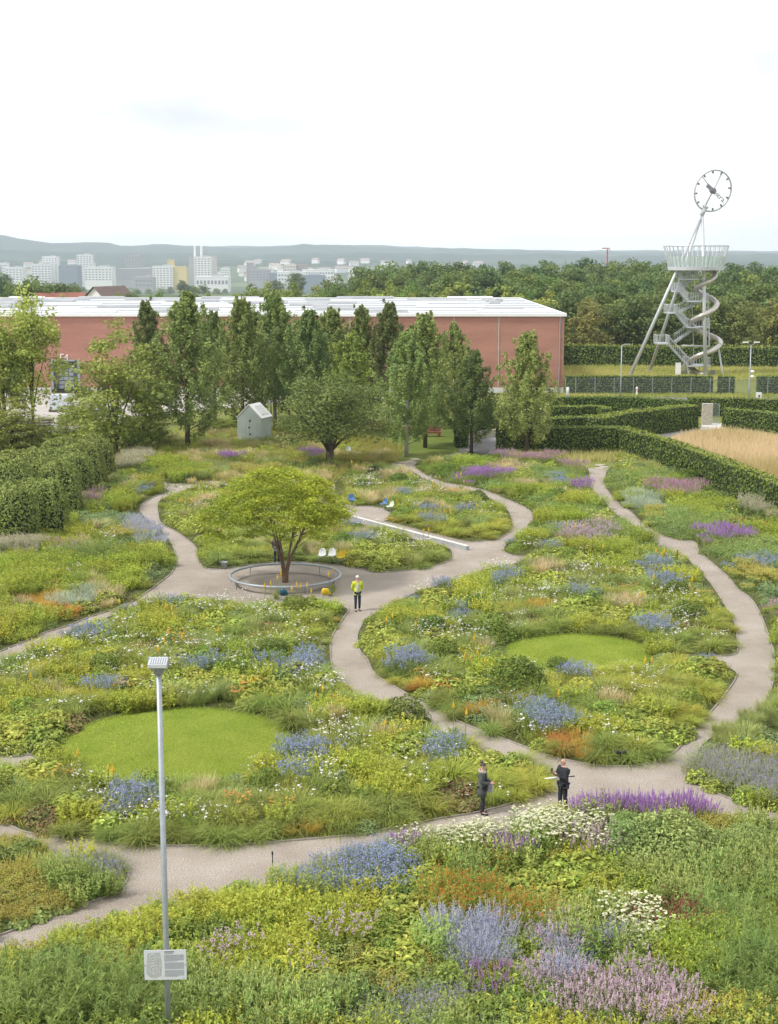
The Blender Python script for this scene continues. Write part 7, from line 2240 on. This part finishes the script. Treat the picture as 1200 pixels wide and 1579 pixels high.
def person(px, py, rz, H, label, arms, top_m, leg_m, hair, coat_len=0.0, stride=.09, open_front=None, bun=False):
    q = P(px, py)
    t = empty('person', (q.x, q.y, 0), rz)
    tag(t, label, 'person')
    k = H / 1.75
    S = lambda *v: Vector(v) * k
    elb, wri = arms
    J = {'pel': S(0, 0, .95), 'wai': S(0, 0, 1.08), 'che': S(0, .01, 1.30), 'nb': S(0, .015, 1.45), 'nk': S(0, 0, 1.52), 'hd': S(0, -.02, 1.60), 'hc': S(0, -.015, 1.66), 'ht': S(0, 0, 1.725)}
    for s, n_ in ((-1, 'l'), (1, 'r')):
        J['hip' + n_] = S(s * .095, 0, .90); J['kn' + n_] = S(s * (.10 + .0), -.02 + s * stride * .3, .49); J['an' + n_] = S(s * .105, .02 + s * stride * .5, .09); J['to' + n_] = S(s * .12, -.13 + s * stride * .5, .04)
        J['sh' + n_] = S(s * .175, .01, 1.41); J['el' + n_] = Vector(elb[n_]) * k; J['wr' + n_] = Vector(wri[n_]) * k
    names = list(J)
    ix = {n_: i for i, n_ in enumerate(names)}
    ed = [('pel', 'wai'), ('wai', 'che'), ('che', 'nb'), ('nb', 'nk'), ('nk', 'hd'), ('hd', 'hc'), ('hc', 'ht')]
    for n_ in 'lr':
        ed += [('pel', 'hip' + n_), ('hip' + n_, 'kn' + n_), ('kn' + n_, 'an' + n_), ('an' + n_, 'to' + n_), ('nb', 'sh' + n_), ('sh' + n_, 'el' + n_), ('el' + n_, 'wr' + n_)]
    rad = {'pel': (.13, .10), 'wai': (.125, .095), 'che': (.14, .10), 'nb': (.09, .07), 'nk': .052, 'hd': (.068, .075), 'hc': (.078, .092), 'ht': (.05, .06), 'hip': .078, 'kn': .055, 'an': .038, 'to': .032, 'sh': .058, 'el': .042, 'wr': .028}
    def rr_(n_, add=0.0, f=1.0):
        r = rad.get(n_, rad.get(n_[:-1]))
        r = r if isinstance(r, tuple) else (r, r)
        return ((r[0] + add) * k * f, (r[1] + add) * k * f)
    def sub(name, keep, add, m, parent=t, extra=()):
        kp = list(keep)
        e = [(kp.index(a_), kp.index(b_)) for a_, b_ in ed if a_ in kp and b_ in kp]
        return link(name, skin_mesh(name, [J[n_] for n_ in kp], e, [rr_(n_, add + (.03 if add and n_ in ('nb', 'shl', 'shr') else 0)) for n_ in kp], m), parent)
    body = sub('body', names, 0.0, M['skin'])
    sub('trousers', ['pel', 'hipl', 'knl', 'anl', 'hipr', 'knr', 'anr'], .018, leg_m)
    for n_ in 'lr':
        a_, b_ = J['an' + n_], J['to' + n_]
        MB().tube([a_ + S(0, .05, -.05), a_ + S(0, -.02, -.045), b_ + S(0, .03, -.005), b_ + S(0, -.05, -.01)], [.040 * k, .045 * k, .042 * k, .026 * k], 8).build('shoe', M['black'], t, True)
    jk = sub('jacket', ['che', 'wai', 'pel', 'nb', 'shl', 'ell', 'wrl', 'shr', 'elr', 'wrr'], .022, top_m)
    if coat_len:
        prof = [(.205 * k, (.95 - coat_len) * k), (.20 * k, .8 * k), (.175 * k, 1.02 * k), (.165 * k, 1.2 * k)]
        mb = MB().lathe((0, 0, 0), prof, 18)
        mb.v = [(x, y * .74 + .02 * k, z) for x, y, z in mb.v]
        mb.build('coat_skirt', top_m, jk, True)
    if open_front is not None:
        ellipsoid(S(0, -.085, 1.16), (.085 * k, .065 * k, .27 * k), open_front, 'sweater', t)
    for n_, s in (('l', -1), ('r', 1)):
        hand(t, J['wr' + n_], J['wr' + n_] - J['el' + n_], s, M['skin'])
    hc = J['hc']
    # face: brow line, eyes, nose, mouth, ears
    MB().tube([hc + S(0, -.088, .005), hc + S(0, -.112, -.022), hc + S(0, -.092, -.03)], [.008 * k, .014 * k, .008 * k], 6).build('nose', M['skin'], body, True)
    for s in (-1, 1):
        ellipsoid(hc + S(s * .032, -.088, .01), (.013 * k, .008 * k, .008 * k), M['hair_d'], 'eye', body, 8)
        ellipsoid(hc + S(s * .083, .0, -.01), (.012 * k, .022 * k, .033 * k), M['skin'], 'ear', body, 8)
    MB().tube([hc + S(-.022, -.086, -.058), hc + S(0, -.092, -.06), hc + S(.022, -.086, -.058)], .005 * k, 5).build('mouth', M['rustred'], body)
    if hair is not None:
        ellipsoid(hc + S(0, .018, .022), (.090 * k, .100 * k, .088 * k), hair, 'hair', t, 14, -.25)
        if bun:
            ellipsoid(hc + S(0, .05, .125), (.055 * k, .055 * k, .05 * k), hair, 'hair_bun', t, 10)
    return t, J, k, jk
# man taking a picture, front path
ph = ({'l': (-.22, -.12, 1.16), 'r': (.24, -.10, 1.16)}, {'l': (-.06, -.34, 1.33), 'r': (.08, -.30, 1.30)})
t, J, k, jk = person(868, 1252, R(-62), 1.78, 'bald man in a black jacket photographing with a phone on the path', ph, M['blackcloth'], M['blackcloth'], None, .12)
pm = MB().box((0, 0, 0), (.085, .012, .16), 0, -.2).build('phone', M['black']); pm.location = t.matrix_basis @ Vector((-.02, -.44, 1.44)); pm.rotation_euler = (0, 0, R(-62))
tag(pm, 'black phone held up by the bald man in the black jacket', 'phone')
um = empty('folded_umbrella', t.matrix_basis @ Vector((0.0, -.10, 1.16)), R(4)); tag(um, 'white folded umbrella with black handle carried under the man\'s arm', 'umbrella')
MB().tube([(-.52, 0, -.02), (-.2, 0, 0), (.22, 0, .02)], [.012, .030, .034], 8).build('canopy', M['white'], um, True)
MB().tube([(.22, 0, .02), (.44, 0, .035)], [.016, .022], 8).build('handle', M['black'], um, True)
MB().tube([(.18 * k, -.05 * k, 1.40 * k), (.21 * k, -.10 * k, 1.2 * k)], .012, 6).build('sleeve_stripe', M['white'], jk)
# woman in a long coat
cl = ({'l': (-.23, .0, 1.14), 'r': (.23, .0, 1.14)}, {'l': (-.05, -.27, 1.10), 'r': (.05, -.28, 1.11)})
t, J, k, jk = person(744, 1255, R(72), 1.68, 'woman with a hair bun in a long grey-green coat standing at the bed edge', cl, M['coat'], M['blackcloth'], M['hair_d'], .32, .10, M['blackcloth'], True)
MB().tube([(.13 * math.cos(u) * k, (.02 + .10 * math.sin(u)) * k, (1.475 + .03 * math.sin(u)) * k) for u in [2 * math.pi * j / 16 for j in range(16)]], .042 * k, 8, closed=True).build('fleece_collar', M['scarf'], t, True)
bg = empty('shoulder_bag', t.matrix_basis @ Vector((.20, -.12, .84)), R(72)); tag(bg, 'grey shoulder bag hanging at the woman\'s hip', 'bag')
mb = MB().prism([(-.07, -.15), (.07, -.15), (.08, .15), (-.08, .15)], -.16, .16); mb.build('pouch', M['grey_conc'], bg)
MB().box((.082, 0, .03), (.012, .24, .02)).build('zip', M['black'], bg)
MB().tube([(0, .12, .16), (-.10, .08, .5), (-.16, 0, .62)], .012, 6).build('strap', M['black'], bg)
# man in the lime jacket
bk = ({'l': (-.27, .08, 1.14), 'r': (.27, .08, 1.14)}, {'l': (-.13, .17, .96), 'r': (.13, .17, .96)})
person(551.5, 942, R(14), 1.78, 'white haired man in an open lime yellow jacket standing on the gravel', bk, M['lime_jkt'], M['jeans'], M['hair_w'], .10, .05, M['sweater'])
# person behind the ring tree
dn_ = ({'l': (-.25, .03, 1.14), 'r': (.25, .03, 1.14)}, {'l': (-.22, -.10, .92), 'r': (.22, -.10, .92)})
person(427, 870, R(160), 1.7, 'person in dark grey clothes half hidden behind the ring tree stems', dn_, M['grey_cl'], M['blackcloth'], M['hair_d'], .15, .12)

# ================================================================== haze
hz = MB().box((0, 5120, 36), (16000, 10360, 172)).build('haze', M['white'])
hm_, t_, o_ = newmat('haze_air')
pv = nd(t_, 'ShaderNodeVolumePrincipled', inp={'Color': rgba((0.80, 0.89, 1.0)), 'Density': 1.05e-4, 'Anisotropy': 0.0})
t_.links.new(pv.outputs[0], o_.inputs['Volume'])
hz.data.materials.clear(); hz.data.materials.append(hm_)
tag(hz, 'pale summer haze veiling the far town and hills', 'haze', None, 'stuff')

for o in bpy.data.objects:                      # keep every label within sixteen words
    if o.parent is None and 'label' in o.keys() and len(o['label'].split()) > 16:
        o['label'] = ' '.join(o.get('group', o['label']).split()[:16])
